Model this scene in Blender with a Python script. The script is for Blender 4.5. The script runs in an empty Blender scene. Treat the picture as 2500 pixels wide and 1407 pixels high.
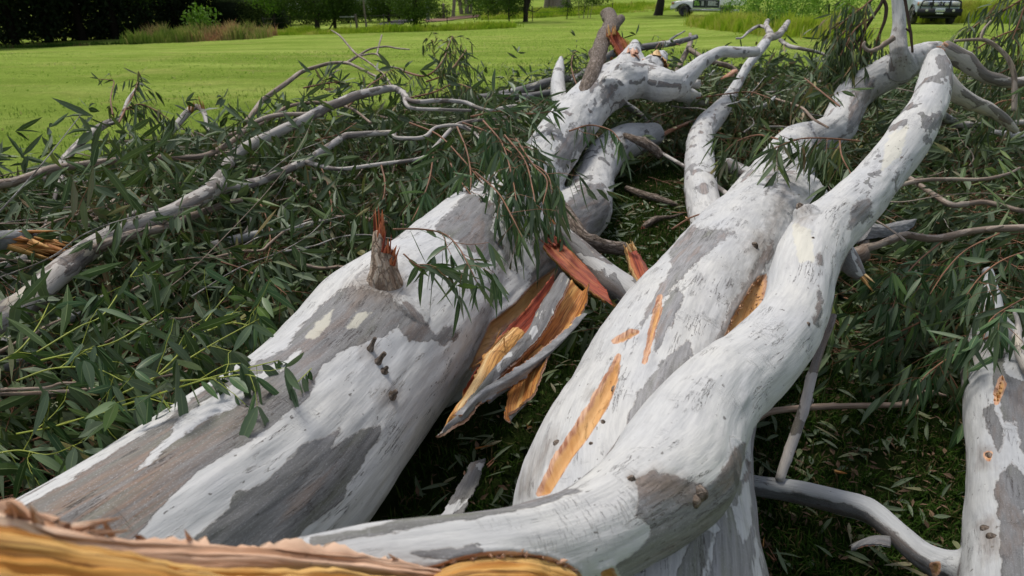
import bpy, math, random
import numpy as np
from mathutils import Vector
random.seed(7)
RNG = np.random.default_rng(11)
scene = bpy.context.scene
C = scene.collection

# ------------------------------------------------------------------ camera
F = 1667.0                      # focal length in photograph pixels (24 mm on 36 mm)
CAM_H = 1.70
PITCH = math.radians(24.0)
SP, CP = math.sin(PITCH), math.cos(PITCH)
cam_data = bpy.data.cameras.new("camera")
cam = bpy.data.objects.new("camera", cam_data)
C.objects.link(cam)
cam.location = (0, 0, CAM_H)
cam.rotation_euler = (math.radians(90) - PITCH, 0, 0)
cam_data.sensor_width = 36.0
cam_data.lens = 24.0
cam_data.clip_start = 0.02
cam_data.clip_end = 2000
cam_data.dof.use_dof = True
cam_data.dof.focus_distance = 2.7
cam_data.dof.aperture_fstop = 5.0
scene.camera = cam

# ------------------------------------------------------------------ light
SUN_EL, SUN_AZ = math.radians(64), math.radians(325)     # azimuth measured clockwise from +Y
world = bpy.data.worlds.new("World")
scene.world = world
world.use_nodes = True
wn = world.node_tree
bg = wn.nodes["Background"]
sky = wn.nodes.new("ShaderNodeTexSky")
sky.sky_type = 'NISHITA'
sky.sun_disc = False
sky.sun_elevation = SUN_EL
sky.sun_rotation = SUN_AZ
sky.air_density = 1.0
sky.dust_density = 2.5
sky.ozone_density = 1.0
hs = wn.nodes.new("ShaderNodeHueSaturation")
hs.inputs['Saturation'].default_value = 0.55
wn.links.new(sky.outputs[0], hs.inputs['Color'])
wn.links.new(hs.outputs[0], bg.inputs[0])
bg.inputs[1].default_value = 0.12
sun = bpy.data.lights.new("sun", 'SUN')
sun.energy = 1.8
sun.angle = math.radians(14)
sun.color = (1.0, 0.95, 0.87)
so = bpy.data.objects.new("sun", sun)
C.objects.link(so)
sd = Vector((math.sin(SUN_AZ) * math.cos(SUN_EL), math.cos(SUN_AZ) * math.cos(SUN_EL), math.sin(SUN_EL)))
so.rotation_euler = sd.to_track_quat('Z', 'Y').to_euler()
scene.view_settings.view_transform = 'Standard'
scene.view_settings.look = 'None'
scene.view_settings.exposure = 0.38
scene.view_settings.gamma = 1.0
scene.cycles.max_bounces = 5
scene.cycles.diffuse_bounces = 3
scene.cycles.glossy_bounces = 2
scene.cycles.transmission_bounces = 3
scene.cycles.transparent_max_bounces = 4

# ------------------------------------------------------------------ projection helpers (photo pixels -> world)
def vv(y): return -(y - 703.5) / F
def PD(x, y, D):
    u = (x - 1250.0) / F * D
    v = vv(y) * D
    return np.array((u, D * CP + v * SP, CAM_H - D * SP + v * CP))
def depth_z(y, z):
    return (CAM_H - z) / (SP - CP * vv(y))
def PZ(x, y, z): return PD(x, y, depth_z(y, z))
def project(P):
    P = np.asarray(P, float)
    q = P - np.array((0, 0, CAM_H))
    D = q[:, 1] * CP - q[:, 2] * SP
    v = q[:, 1] * SP + q[:, 2] * CP
    D = np.where(D < 0.05, 0.05, D)
    return np.stack((1250 + F * q[:, 0] / D, 703.5 - F * v / D, D), 1)

def sst(a, b, x):
    t = np.clip((x - a) / (b - a), 0, 1)
    return t * t * (3 - 2 * t)
def terrain(x, y):
    x = np.asarray(x, float); y = np.asarray(y, float)
    t = sst(13, 42, y)
    z = t * (-0.95 + 0.024 * np.clip(x, -45, 45))
    z = z + 0.35 * sst(6, 16, x) * sst(14, 26, y) * (1 - sst(34, 48, y))
    z = z + 1.0 * sst(58, 95, y)
    z = z + 3.0 * sst(110, 300, y)
    return z
def ground(px, py):
    lo, hi = 0.5, 300.0
    for i in range(600):
        D = 1.0 * (1.01 ** i)
        p = PD(px, py, D)
        if p[2] < terrain(p[0], p[1]): break
    hi = D; lo = D / 1.01
    for i in range(20):
        m = (lo + hi) / 2
        p = PD(px, py, m)
        if p[2] < terrain(p[0], p[1]): hi = m
        else: lo = m
    return PD(px, py, hi), hi

# ------------------------------------------------------------------ noise
def _hash(ix, iy, iz, seed):
    h = (ix.astype(np.int64) * 374761393 + iy.astype(np.int64) * 668265263 + iz.astype(np.int64) * 2147483647 + seed * 974634777)
    h = (h ^ (h >> 13)) * 1274126177
    h = h & 0x7fffffff
    h = (h ^ (h >> 16)) * 2246822519 & 0x7fffffff
    return (h & 0xffffff) / float(0xffffff)
def vnoise(P, seed=0):
    P = np.asarray(P, float)
    i = np.floor(P).astype(np.int64); f = P - i
    f = f * f * (3 - 2 * f)
    r = 0
    for dx in (0, 1):
        for dy in (0, 1):
            for dz in (0, 1):
                w = (f[:, 0] if dx else 1 - f[:, 0]) * (f[:, 1] if dy else 1 - f[:, 1]) * (f[:, 2] if dz else 1 - f[:, 2])
                r = r + w * _hash(i[:, 0] + dx, i[:, 1] + dy, i[:, 2] + dz, seed)
    return r * 2 - 1
def fbm(P, seed=0, o=3):
    a, r, s = 1.0, 0, 0
    P = np.asarray(P, float)
    for k in range(o):
        r = r + a * vnoise(P * (2.03 ** k), seed + k * 17); s += a; a *= 0.5
    return r / s

# ------------------------------------------------------------------ mesh building
class MB:
    """collects vertex/face arrays with per-vertex attributes; build() links ONE mesh object"""
    def __init__(s): s.V = []; s.F = []; s.n = 0; s.A = {}
    def add(s, V, Fs, mat=0, **attrs):
        V = np.asarray(V, float).reshape(-1, 3)
        for F_ in (Fs if isinstance(Fs, list) and len(Fs) and isinstance(Fs[0], np.ndarray) and Fs[0].ndim == 2 else [np.asarray(Fs)]):
            if len(F_): s.F.append((F_ + s.n, mat))
        for k, a in attrs.items():
            a = np.asarray(a, float)
            s.A.setdefault(k, []).append((s.n, a))
        s.V.append(V); s.n += len(V)
    def build(s, name, mats, parent=None, smooth=True):
        V = np.concatenate(s.V) if s.V else np.zeros((0, 3))
        me = bpy.data.meshes.new(name)
        me.vertices.add(len(V)); me.vertices.foreach_set('co', V.astype(np.float32).ravel())
        nl = sum(f.size for f, m in s.F)
        me.loops.add(nl)
        me.loops.foreach_set('vertex_index', np.concatenate([f.ravel() for f, m in s.F]).astype(np.int32))
        cnt = np.concatenate([np.full(len(f), f.shape[1]) for f, m in s.F])
        st = np.concatenate(([0], np.cumsum(cnt)[:-1])).astype(np.int32)
        me.polygons.add(len(cnt)); me.polygons.foreach_set('loop_start', st)
        if not isinstance(mats, (list, tuple)): mats = [mats]
        for m in mats: me.materials.append(m)
        me.polygons.foreach_set('material_index', np.concatenate([np.full(len(f), m) for f, m in s.F]).astype(np.int32))
        me.polygons.foreach_set('use_smooth', np.full(len(cnt), bool(smooth)))
        me.update(calc_edges=True)
        for k, chunks in s.A.items():
            dim = 3 if chunks[0][1].ndim == 2 else 1
            at = me.attributes.new(k, 'FLOAT_VECTOR' if dim == 3 else 'FLOAT', 'POINT')
            buf = np.zeros((len(V), 3) if dim == 3 else len(V), np.float32)
            for off, a in chunks: buf[off:off + len(a)] = a
            at.data.foreach_set('vector' if dim == 3 else 'value', buf.ravel())
        o = bpy.data.objects.new(name, me); C.objects.link(o)
        if parent: o.parent = parent
        return o
def tag(o, label=None, cat=None, group=None, kind=None):
    if label: o['label'] = label
    if cat: o['category'] = cat
    if group: o['group'] = group
    if kind: o['kind'] = kind
    return o
def thing(name, label, cat, loc=(0, 0, 0), group=None):
    o = bpy.data.objects.new(name, None); C.objects.link(o); o.location = loc
    o.empty_display_size = 0.2
    return tag(o, label, cat, group)

def box(mb, c, s, mat=0, bev=0.0, rot=None, **at):
    c = np.array(c, float); h = np.array(s, float) / 2
    v = np.array([(x, y, z) for x in (-1, 1) for y in (-1, 1) for z in (-1, 1)], float) * h
    if rot is not None: v = v @ rot.T
    f = np.array([(0, 1, 3, 2), (4, 6, 7, 5), (0, 4, 5, 1), (2, 3, 7, 6), (0, 2, 6, 4), (1, 5, 7, 3)])
    mb.add(v + c, f, mat, **at)

def catmull(pts, step):
    """pts (n,4) xyz r -> resampled smooth chain"""
    P = np.asarray(pts, float)
    if len(P) == 2:
        n = max(2, int(np.linalg.norm(P[1, :3] - P[0, :3]) / step) + 1)
        t = np.linspace(0, 1, n)[:, None]
        return P[0] * (1 - t) + P[1] * t
    Q = np.vstack((2 * P[0] - P[1], P, 2 * P[-1] - P[-2]))
    out = []
    for i in range(1, len(Q) - 2):
        p0, p1, p2, p3 = Q[i - 1], Q[i], Q[i + 1], Q[i + 2]
        n = max(1, int(math.ceil(np.linalg.norm(p2[:3] - p1[:3]) / step)))
        t = (np.arange(n) / n)[:, None]
        out.append(0.5 * (2 * p1 + (p2 - p0) * t + (2 * p0 - 5 * p1 + 4 * p2 - p3) * t * t + (3 * p1 - p0 - 3 * p2 + p3) * t ** 3))
    out.append(P[-1:])
    R = np.vstack(out)
    R[:, 3] = np.maximum(R[:, 3], min(P[:, 3]) * 0.5)
    return R

def frames(ch):
    P = ch[:, :3]
    T = np.gradient(P, axis=0); T /= np.linalg.norm(T, axis=1)[:, None] + 1e-9
    a = np.cross(T[0], (0, 0, 1.0))
    if np.linalg.norm(a) < 1e-3: a = np.array((1.0, 0, 0))
    a /= np.linalg.norm(a)
    A = [a]
    for i in range(1, len(P)):
        a = A[-1] - T[i] * np.dot(A[-1], T[i]); a /= np.linalg.norm(a) + 1e-9
        A.append(a)
    A = np.array(A); B = np.cross(T, A)
    s = np.concatenate(([0], np.cumsum(np.linalg.norm(np.diff(P, axis=0), axis=1))))
    return T, A, B, s

def tube(mb, pts, sides=10, step=None, mat=0, cap=(1, 1), wob=0.06, seed=0, bumps=0, jag=0, endmat=None, raw=False):
    """tapered curved limb; cap 1 = rounded, 0 = open, 2 = torn (jagged)"""
    P = np.asarray(pts, float)
    if step is None: step = max(0.012, np.mean(P[:, 3]) * 1.1)
    ch = P if raw else catmull(P, step)
    T, A, B, s = frames(ch)
    n = len(ch)
    th = np.linspace(0, 2 * math.pi, sides, endpoint=False)
    ct, st = np.cos(th), np.sin(th)
    r = ch[:, 3][:, None] * np.ones(sides)[None]
    co = np.stack(np.broadcast_arrays(ct[None] * 1.1, st[None] * 1.1, (s / max(1e-3, np.mean(ch[:, 3])) * 0.28)[:, None]), -1).reshape(-1, 3)
    r = r * (1 + wob * fbm(co + seed * 3.7, seed, 3).reshape(n, sides))
    if bumps:
        rr = np.random.default_rng(seed + 5)
        for k in range(bumps):
            i = rr.integers(1, n - 1); tt = rr.uniform(0, 6.28); rad = ch[i, 3]
            ds = (s - s[i]) / (rad * rr.uniform(.5, 1.1)); da = (np.angle(np.exp(1j * (th - tt)))) / 0.8
            r += rad * rr.uniform(.15, .45) * np.exp(-(ds[:, None] ** 2) - da[None] ** 2)
    V = ch[:, None, :3] + A[:, None] * (ct[None] * r)[..., None] + B[:, None] * (st[None] * r)[..., None]
    off = np.random.default_rng(seed).uniform(0, 50, 3)
    R0 = ch[:, 3][:, None]
    bk = np.stack((ct[None] * R0 + off[0], st[None] * R0 + off[1], np.broadcast_to(s[:, None] + off[2], r.shape)), -1)
    idx = np.arange(n * sides).reshape(n, sides)
    nx = np.roll(idx, -1, 1)
    Fq = np.stack((idx[:-1], nx[:-1], nx[1:], idx[1:]), -1).reshape(-1, 4)
    Vl = [V.reshape(-1, 3)]; bl = [bk.reshape(-1, 3)]
    tris = []; tm = []
    m = n * sides
    rr = np.random.default_rng(seed + 1)
    for e, i, sg in ((0, 0, -1), (1, n - 1, 1)):
        if cap[e] == 0: continue
        c = ch[i, :3] + sg * T[i] * ch[i, 3] * (0.45 if cap[e] == 1 else 0.1)
        if cap[e] == 2:
            # torn end: push rim verts out unevenly
            jl = ch[i, 3] * (rr.uniform(-0.2, 1.6, sides) * (1 + jag))
            Vl[0][idx[i]] += sg * T[i] * jl[:, None]
        Vl.append(c[None]); bl.append((bk[i].mean(0))[None])
        a, b = idx[i], nx[i]
        t = np.stack((b, a, np.full(sides, m)), -1) if sg < 0 else np.stack((a, b, np.full(sides, m)), -1)
        tris.append(t); tm.append(cap[e]); m += 1
    V = np.vstack(Vl); bkv = np.vstack(bl)
    base = mb.n
    mb.add(V, Fq, mat, bk=bkv)
    for t, c in zip(tris, tm):
        mb.F.append((t + base, (endmat if (c == 2 and endmat is not None) else mat)))
    return ch

def parse(s, zdef=None):
    """'x,y,z,r ...' in photo pixels; z = height above ground in m, or dN = depth in m; r in pixels"""
    out = []
    for tkn in s.split():
        x, y, z, r = tkn.split(',')
        x, y, r = float(x), float(y), float(r)
        D = float(z[1:]) if z[0] == 'd' else depth_z(y, float(z))
        p = PD(x, y, D)
        out.append((p[0], p[1], p[2], r * D / F))
    return np.array(out)
# ------------------------------------------------------------------ materials
class NT:
    def __init__(s, name):
        s.m = bpy.data.materials.new(name); s.m.use_nodes = True
        s.t = s.m.node_tree; s.b = s.t.nodes["Principled BSDF"]; s.out = s.t.nodes["Material Output"]
    def n(s, ty, **kw):
        nd = s.t.nodes.new(ty)
        for k, v in kw.items(): setattr(nd, k, v)
        return nd
    def l(s, a, b): s.t.links.new(a, b)
    def attr(s, name, out='Vector'):
        nd = s.n('ShaderNodeAttribute'); nd.attribute_name = name
        return nd.outputs[out]
    def map(s, vec, scale):
        nd = s.n('ShaderNodeVectorMath', operation='MULTIPLY'); s.l(vec, nd.inputs[0]); nd.inputs[1].default_value = scale
        return nd.outputs[0]
    def noise(s, vec, scale, detail=4, rough=0.55, dist=0.0):
        nd = s.n('ShaderNodeTexNoise'); nd.inputs['Scale'].default_value = scale; nd.inputs['Detail'].default_value = detail
        nd.inputs['Roughness'].default_value = rough; nd.inputs['Distortion'].default_value = dist
        if vec is not None: s.l(vec, nd.inputs['Vector'])
        return nd.outputs[0]
    def ramp(s, fac, stops, interp='LINEAR'):
        nd = s.n('ShaderNodeValToRGB'); cr = nd.color_ramp; cr.interpolation = interp
        while len(cr.elements) < len(stops): cr.elements.new(0.5)
        for e, (p, c) in zip(cr.elements, stops):
            e.position = p; e.color = tuple(c) + (1,) if len(c) == 3 else c
        s.l(fac, nd.inputs[0]); return nd.outputs[0]
    def g(s, fac, a, b):          # grey ramp between a and b
        nd = s.n('ShaderNodeMapRange'); nd.inputs[1].default_value = a; nd.inputs[2].default_value = b; s.l(fac, nd.inputs[0])
        return nd.outputs[0]
    def mix(s, fac, a, b, mode='MIX'):
        nd = s.n('ShaderNodeMix', data_type='RGBA', blend_type=mode)
        for sock, v in ((nd.inputs[0], fac), (nd.inputs[6], a), (nd.inputs[7], b)):
            if isinstance(v, (int, float)): sock.default_value = v
            elif isinstance(v, tuple): sock.default_value = v + (1,)
            else: s.l(v, sock)
        return nd.outputs[2]
    def ma(s, op, a, b=None, c=None):
        nd = s.n('ShaderNodeMath', operation=op)
        for i, v in enumerate((a, b, c)):
            if v is None: continue
            if isinstance(v, (int, float)): nd.inputs[i].default_value = v
            else: s.l(v, nd.inputs[i])
        return nd.outputs[0]
    def bump(s, h, dist, strength=1.0):
        nd = s.n('ShaderNodeBump'); nd.inputs['Strength'].default_value = strength; nd.inputs['Distance'].default_value = dist
        s.l(h, nd.inputs['Height']); s.l(nd.outputs[0], s.b.inputs['Normal']); return nd
    def col(s, c):
        if isinstance(c, tuple): s.b.inputs['Base Color'].default_value = c + (1,)
        else: s.l(c, s.b.inputs['Base Color'])
    def rough(s, r, spec=0.5):
        s.b.inputs['Roughness'].default_value = r; s.b.inputs['Specular IOR Level'].default_value = spec

def plain(name, c, r=0.6, spec=0.5, metal=0.0, var=0.0):
    t = NT(name); t.rough(r, spec); t.b.inputs['Metallic'].default_value = metal
    if var:
        tc = t.n('ShaderNodeTexCoord').outputs['Object']
        nz = t.noise(tc, 9, 5)
        t.col(t.mix(t.g(nz, .3, .7), tuple(x * (1 - var) for x in c), tuple(min(1, x * (1 + var)) for x in c)))
    else: t.col(c)
    return t.m

#
WOOD_O = (0.50, 0.215, 0.045)
def wood_nodes(t, bk, base, dark, light):
    f = t.noise(t.map(bk, (150, 150, 5)), 1.0, 5, .6)
    b = t.noise(t.map(bk, (14, 14, 1.6)), 1.0, 4)
    c = t.mix(t.g(f, .3, .7), dark, base)
    return t.mix(t.g(b, .5, .8), c, light), f

def gum_bark(name, painted=False, tint=(1, 1, 1), greyamt=0.5, brown=0.0, gk=1.0):
    """smooth white gum bark with shedding grey patches, fine streaks along the limb, dark flecks"""
    t = NT(name); t.rough(0.62, 0.28)
    bk = t.attr('bk')
    if painted:
        g0 = t.attr('grey', 'Fac'); cr0 = t.attr('cream', 'Fac'); wd0 = t.attr('wood', 'Fac'); st0 = t.attr('stain_or_crease', 'Fac')
        en = t.noise(t.map(bk, (36, 36, 16)), 1.0, 8, .68)
        en = t.ma('SUBTRACT', en, .5)
        g = t.g(t.ma('ADD', g0, t.ma('MULTIPLY', en, 40.0)), 1.0, -1.0)
        cr = t.g(t.ma('ADD', cr0, t.ma('MULTIPLY', en, 30.0)), 2.0, -2.0)
        wd = t.g(t.ma('ADD', wd0, t.ma('MULTIPLY', en, 9.0)), 1.2, -1.2)
        rim = t.g(t.ma('ADD', wd0, t.ma('MULTIPLY', en, 14.0)), 7.0, 5.5)
        stn = t.g(t.ma('ADD', st0, t.ma('MULTIPLY', en, 80.0)), 26.0, -26.0)
    else:
        n1 = t.noise(t.map(bk, (11, 11, 5.0)), 1.0, 4, .5, .3)
        g = t.g(n1, 0.5 + 0.12 * (0.5 - greyamt) * 2, 0.515 + 0.12 * (0.5 - greyamt) * 2)
        n2 = t.noise(t.map(bk, (7, 7, 2.2)), 1.3, 3)
        cr = t.g(n2, .66, .675); wd = None; stn = t.g(t.noise(t.map(bk, (9, 9, 4)), 1.0, 5, .7), .64, .78)
    # whites
    broad = t.noise(t.map(bk, (5, 5, 2.2)), 1.0, 5)
    streak = t.noise(t.map(bk, (120, 120, 9)), 1.0, 5, .65)
    speck = t.noise(t.map(bk, (300, 300, 170)), 1.0, 3, .7)
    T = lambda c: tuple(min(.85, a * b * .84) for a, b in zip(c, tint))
    K = lambda c: tuple(x * gk for x in T(c))
    white = t.mix(t.g(broad, .3, .7), T((.585, .59, .595)), T((.70, .685, .64)))
    white = t.mix(t.g(streak, .36, .60), t.mix(0.32, white, T((.36, .36, .37))), white)
    blotch = t.noise(t.map(bk, (26, 26, 9)), 1.0, 5, .65)
    white = t.mix(t.ma('MULTIPLY', t.g(blotch, .52, .68), .38), white, T((.38, .375, .38)))
    # greys with reddish and olive runs
    gb = t.noise(t.map(bk, (10, 10, 1.4)), 1.4, 5)
    grey = t.ramp(gb, [(.30, K((.165, .170, .125))), (.42, K((.23, .225, .215))), (.52, K((.255, .25, .25))), (.60, K((.235, .19, .165))), (.72, K((.31, .30, .305)))])
    if painted:
        wn2 = t.noise(t.map(bk, (26, 26, 1.5)), 1.0, 5, .6)
        warmc = t.ramp(wn2, [(.36, (.12, .125, .075)), (.47, (.19, .165, .125)), (.54, (.25, .155, .10)), (.62, (.20, .185, .17))])
        grey = t.mix(t.ma('MULTIPLY', t.g(t.attr('warm', 'Fac'), 60, -40), .8), grey, warmc)
    grey = t.mix(t.g(streak, .35, .62), t.mix(.55, grey, T((.12, .115, .11))), grey)
    grey = t.mix(t.ma('MULTIPLY', t.g(speck, .56, .66), .5), grey, T((.46, .45, .46)))
    col = t.mix(g, white, grey)
    if painted:
        el = t.g(t.ma('ABSOLUTE', t.ma('SUBTRACT', t.ma('ADD', g0, t.ma('MULTIPLY', en, 40.0)), 1.5)), 2.0, .4)
        col = t.mix(t.ma('MULTIPLY', el, .35), col, (.16, .12, .09))
    col = t.mix(t.ma('MULTIPLY', cr, .6), col, T((.76, .72, .58)))
    # dark flecks
    fl = t.noise(t.map(bk, (70, 70, 38)), 1.0, 2, .5)
    col = t.mix(t.ma('MULTIPLY', t.g(fl, .70, .74), .75), col, (.07, .06, .05))
    col = t.mix(t.ma('MULTIPLY', stn, .78), col, t.mix(t.g(streak, .3, .7), (.10, .075, .055), (.24, .19, .15)))
    if brown: col = t.mix(brown, col, t.mix(t.g(streak, .35, .6), (.17, .10, .06), (.38, .28, .21)))
    h = t.ma('ADD', t.ma('MULTIPLY', streak, .6), t.ma('MULTIPLY', blotch, .5))
    h = t.ma('ADD', h, t.ma('MULTIPLY', g, .9))
    # compression wrinkles across the limb and hairline cracks along it
    wr = t.noise(t.map(bk, (16, 16, 120)), 1.0, 4, .7, 2.2)
    wm = t.g(t.noise(t.map(bk, (5, 5, 4.2)), 1.0, 3), .56, .68)
    wrk = t.ma('MULTIPLY', t.g(wr, .56, .66), wm)
    col = t.mix(t.ma('MULTIPLY', wrk, .28), col, (.22, .18, .14))
    ck = t.noise(t.map(bk, (34, 34, 2.6)), 1.0, 5, .7)
    ckl = t.g(t.ma('ABSOLUTE', t.ma('SUBTRACT', ck, .5)), .010, .003)
    ckm = t.g(t.noise(t.map(bk, (9, 9, 4)), 1.3, 2), .54, .62)
    ckl = t.ma('MULTIPLY', ckl, ckm)
    col = t.mix(t.ma('MULTIPLY', ckl, .8), col, (.08, .06, .05))
    h = t.ma('SUBTRACT', h, t.ma('ADD', t.ma('MULTIPLY', wrk, .8), t.ma('MULTIPLY', ckl, 1.0)))
    if painted:
        wc, wf = wood_nodes(t, bk, (.62, .36, .14), (.50, .25, .085), (.70, .46, .22))
        rimc = t.mix(t.g(streak, .35, .6), (.30, .12, .06), (.62, .38, .24))
        col = t.mix(rim, col, rimc); col = t.mix(wd, col, wc)
    t.col(col); t.bump(h, .004, .75)
    return t.m

def torn_wood(name, base=(.52, .22, .05), dark=(.26, .085, .02), light=(.66, .38, .12), bump=.004, key='bk', sc=1.0):
    t = NT(name); t.rough(.6, .3)
    bk = t.attr(key)
    f = t.noise(t.map(bk, (150 * sc, 150 * sc, 4 * sc)), 1.0, 5, .65)
    b = t.noise(t.map(bk, (22 * sc, 22 * sc, 1.8 * sc)), 1.0, 4, .6)
    c = t.mix(t.g(f, .38, .60), dark, base)
    c = t.mix(t.g(b, .48, .60), c, light)
    dl = t.noise(t.map(bk, (75 * sc, 75 * sc, 1.6 * sc)), 1.0, 3, .6)
    c = t.mix(t.ma('MULTIPLY', t.g(t.ma('ABSOLUTE', t.ma('SUBTRACT', dl, .5)), .022, .004), .75), c, tuple(x * .3 for x in dark))
    sp = t.noise(t.map(bk, (60 * sc, 60 * sc, 30 * sc)), 1.0, 2)
    c = t.mix(t.ma('MULTIPLY', t.g(sp, .68, .74), .6), c, tuple(x * .35 for x in dark))
    t.col(c); t.bump(t.ma('ADD', f, t.ma('MULTIPLY', b, .8)), bump, .8)
    return t.m

def rough_bark(name, c1=(.075, .055, .042), c2=(.20, .155, .12), c3=(.36, .31, .27), crack=True):
    t = NT(name); t.rough(.85, .2)
    bk = t.attr('bk')
    a = t.noise(t.map(bk, (60, 60, 12)), 1.0, 6, .7)
    vo = t.n('ShaderNodeTexVoronoi', feature='DISTANCE_TO_EDGE'); vo.inputs['Scale'].default_value = 1.0
    wv = t.n('ShaderNodeTexNoise'); wv.inputs['Scale'].default_value = 1.0; wv.inputs['Detail'].default_value = 5; t.l(t.map(bk, (55, 55, 30)), wv.inputs['Vector'])
    av = t.n('ShaderNodeVectorMath', operation='ADD'); t.l(t.map(bk, (42, 42, 16)), av.inputs[0]); t.l(t.map(wv.outputs['Color'], (1.6, 1.6, 1.6)), av.inputs[1])
    t.l(av.outputs[0], vo.inputs['Vector'])
    e = t.g(vo.outputs['Distance'], .0, .16)
    c = t.ramp(a, [(.3, c1), (.5, c2), (.68, c3)])
    if crack: c = t.mix(e, t.mix(.55, c, tuple(x * .25 for x in c1)), c)
    t.col(c)
    t.bump(t.ma('ADD', a, t.ma('MULTIPLY', e, .5 if crack else 0)), .008, 1.0)
    return t.m

def leaf_mat(name, stops, back=(.15, .19, .12), midrib=(.22, .29, .12), trans=.12, gloss=.42, spots=True):
    t = NT(name); t.rough(gloss, .28 if spots else .08)
    lf = t.attr('lf')
    sx = t.n('ShaderNodeSeparateXYZ'); t.l(lf, sx.inputs[0])
    u, v, r = sx.outputs
    c = t.ramp(r, stops)
    m = t.g(t.ma('ABSOLUTE', u), .12, .05)
    if spots:
        geo = t.n('ShaderNodeNewGeometry')
        nz = t.noise(t.map(geo.outputs['Position'], (1, 1, 1)), 160, 3)
        c = t.mix(t.ma('MULTIPLY', t.g(nz, .70, .74), .8), c, (.38, .28, .14))
    c = t.mix(t.ma('MULTIPLY', m, .75), c, midrib)
    geo2 = t.n('ShaderNodeNewGeometry')
    c = t.mix(t.ma('MULTIPLY', geo2.outputs['Backfacing'], .55), c, back)
    t.col(c)
    if trans:
        tr = t.n('ShaderNodeBsdfTranslucent'); t.l(t.mix(.5, c, (.10, .16, .02)), tr.inputs[0])
        mx = t.n('ShaderNodeMixShader'); mx.inputs[0].default_value = trans
        t.l(t.b.outputs[0], mx.inputs[1]); t.l(tr.outputs[0], mx.inputs[2]); t.l(mx.outputs[0], t.out.inputs[0])
    return t.m

M = {}
M['trunk'] = gum_bark('painted_gum_bark', True)
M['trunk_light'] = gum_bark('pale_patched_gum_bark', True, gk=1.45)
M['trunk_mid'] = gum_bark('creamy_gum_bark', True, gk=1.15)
M['bark'] = gum_bark('gum_bark', greyamt=.45, tint=(.84, .80, .76), brown=.12)
M['bark_w'] = gum_bark('gum_bark_white', greyamt=.1)
M['bark_g'] = gum_bark('gum_bark_grey', greyamt=.85, tint=(.85, .85, .85))
M['bark_b'] = gum_bark('gum_bark_brown', greyamt=.6, tint=(.72, .66, .58), brown=.5)
M['bark_r'] = gum_bark('gum_bark_red', greyamt=.6, tint=(.8, .7, .62), brown=.75)
M['wood'] = torn_wood('torn_wood')
M['wood_y'] = torn_wood('pale_torn_wood', (.62, .34, .10), (.40, .17, .045), (.72, .50, .24))
M['wood_r'] = torn_wood('red_torn_wood', (.34, .062, .024), (.16, .026, .012), (.47, .15, .05))
M['wood_p'] = torn_wood('pink_torn_bark', (.58, .31, .19), (.33, .12, .06), (.74, .50, .36))
M['dead'] = rough_bark('rough_dead_bark')
M['dead_g'] = rough_bark('grey_weathered_wood', (.12, .12, .125), (.22, .22, .22), (.36, .36, .36), False)
M['slab_out'] = rough_bark('slab_outer_bark', (.10, .10, .10), (.19, .19, .19), (.33, .33, .34), False)
M['leaf'] = leaf_mat('gum_leaf', [(.0, (.018, .034, .009)), (.3, (.036, .066, .016)), (.55, (.056, .100, .024)), (.72, (.095, .140, .050)), (.82, (.13, .19, .04)), (.9, (.20, .20, .06)), (.96, (.25, .15, .07)), (1., (.30, .21, .12))], gloss=.5)
M['leaf_near'] = leaf_mat('gum_leaf_close', [(0, (.026, .060, .020)), (.5, (.050, .108, .036)), (.8, (.085, .155, .062)), (1., (.14, .23, .04))])
M['twig'] = plain('brown_twig', (.20, .095, .05), .6, .3, var=.35)
M['twig_y'] = plain('yellow_green_twig', (.28, .32, .04), .5, .4, var=.3)
M['blossom'] = plain('cream_gum_buds', (.45, .47, .28), .7, .3, var=.3)

def lawn_mat():
    t = NT('mown_lawn'); t.rough(1.0, .0)
    pos = t.n('ShaderNodeNewGeometry').outputs['Position']
    stripe = t.noise(t.map(pos, (.10, .55, 1)), 1.0, 4, .55)
    patch = t.noise(pos, .55, 5, .6)
    fine = t.noise(pos, 26, 6, .75)
    fine2 = t.noise(t.map(pos, (1, .5, 1)), 7, 5, .7)
    c = t.ramp(stripe, [(.34, (.13, .235, .022)), (.5, (.235, .36, .050)), (.66, (.36, .47, .10))])
    c = t.mix(t.ma('MULTIPLY', t.g(patch, .52, .68), .6), c, (.42, .42, .13))
    big = t.noise(t.map(pos, (.16, .30, 1)), 1.0, 5, .6)
    c = t.mix(t.ma('MULTIPLY', t.g(big, .50, .66), .5), c, (.12, .225, .022))
    mid = t.noise(t.map(pos, (1.6, 3.2, 1)), 1.0, 5, .7)
    c = t.mix(t.ma('MULTIPLY', t.g(mid, .50, .64), .5), c, (.13, .21, .03))
    bare = t.noise(t.map(pos, (.35, 1.1, 1)), .8, 5, .6)
    c = t.mix(t.ma('MULTIPLY', t.g(bare, .62, .70), .6), c, (.38, .27, .14))
    c = t.mix(t.g(fine, .25, .75), t.mix(.42, c, (.03, .06, .004)), t.mix(.3, c, (.56, .58, .17)))
    c = t.mix(t.ma('MULTIPLY', t.g(fine2, .45, .7), .45), c, t.mix(.5, c, (.04, .10, .008)))
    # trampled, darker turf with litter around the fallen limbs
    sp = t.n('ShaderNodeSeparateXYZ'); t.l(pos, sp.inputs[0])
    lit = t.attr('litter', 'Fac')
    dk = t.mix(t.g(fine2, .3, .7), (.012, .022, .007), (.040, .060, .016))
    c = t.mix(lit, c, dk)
    t.col(c)
    t.bump(t.ma('ADD', fine, t.ma('MULTIPLY', fine2, .8)), .05, 1.0)
    return t.m
M['lawn'] = lawn_mat()
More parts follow.
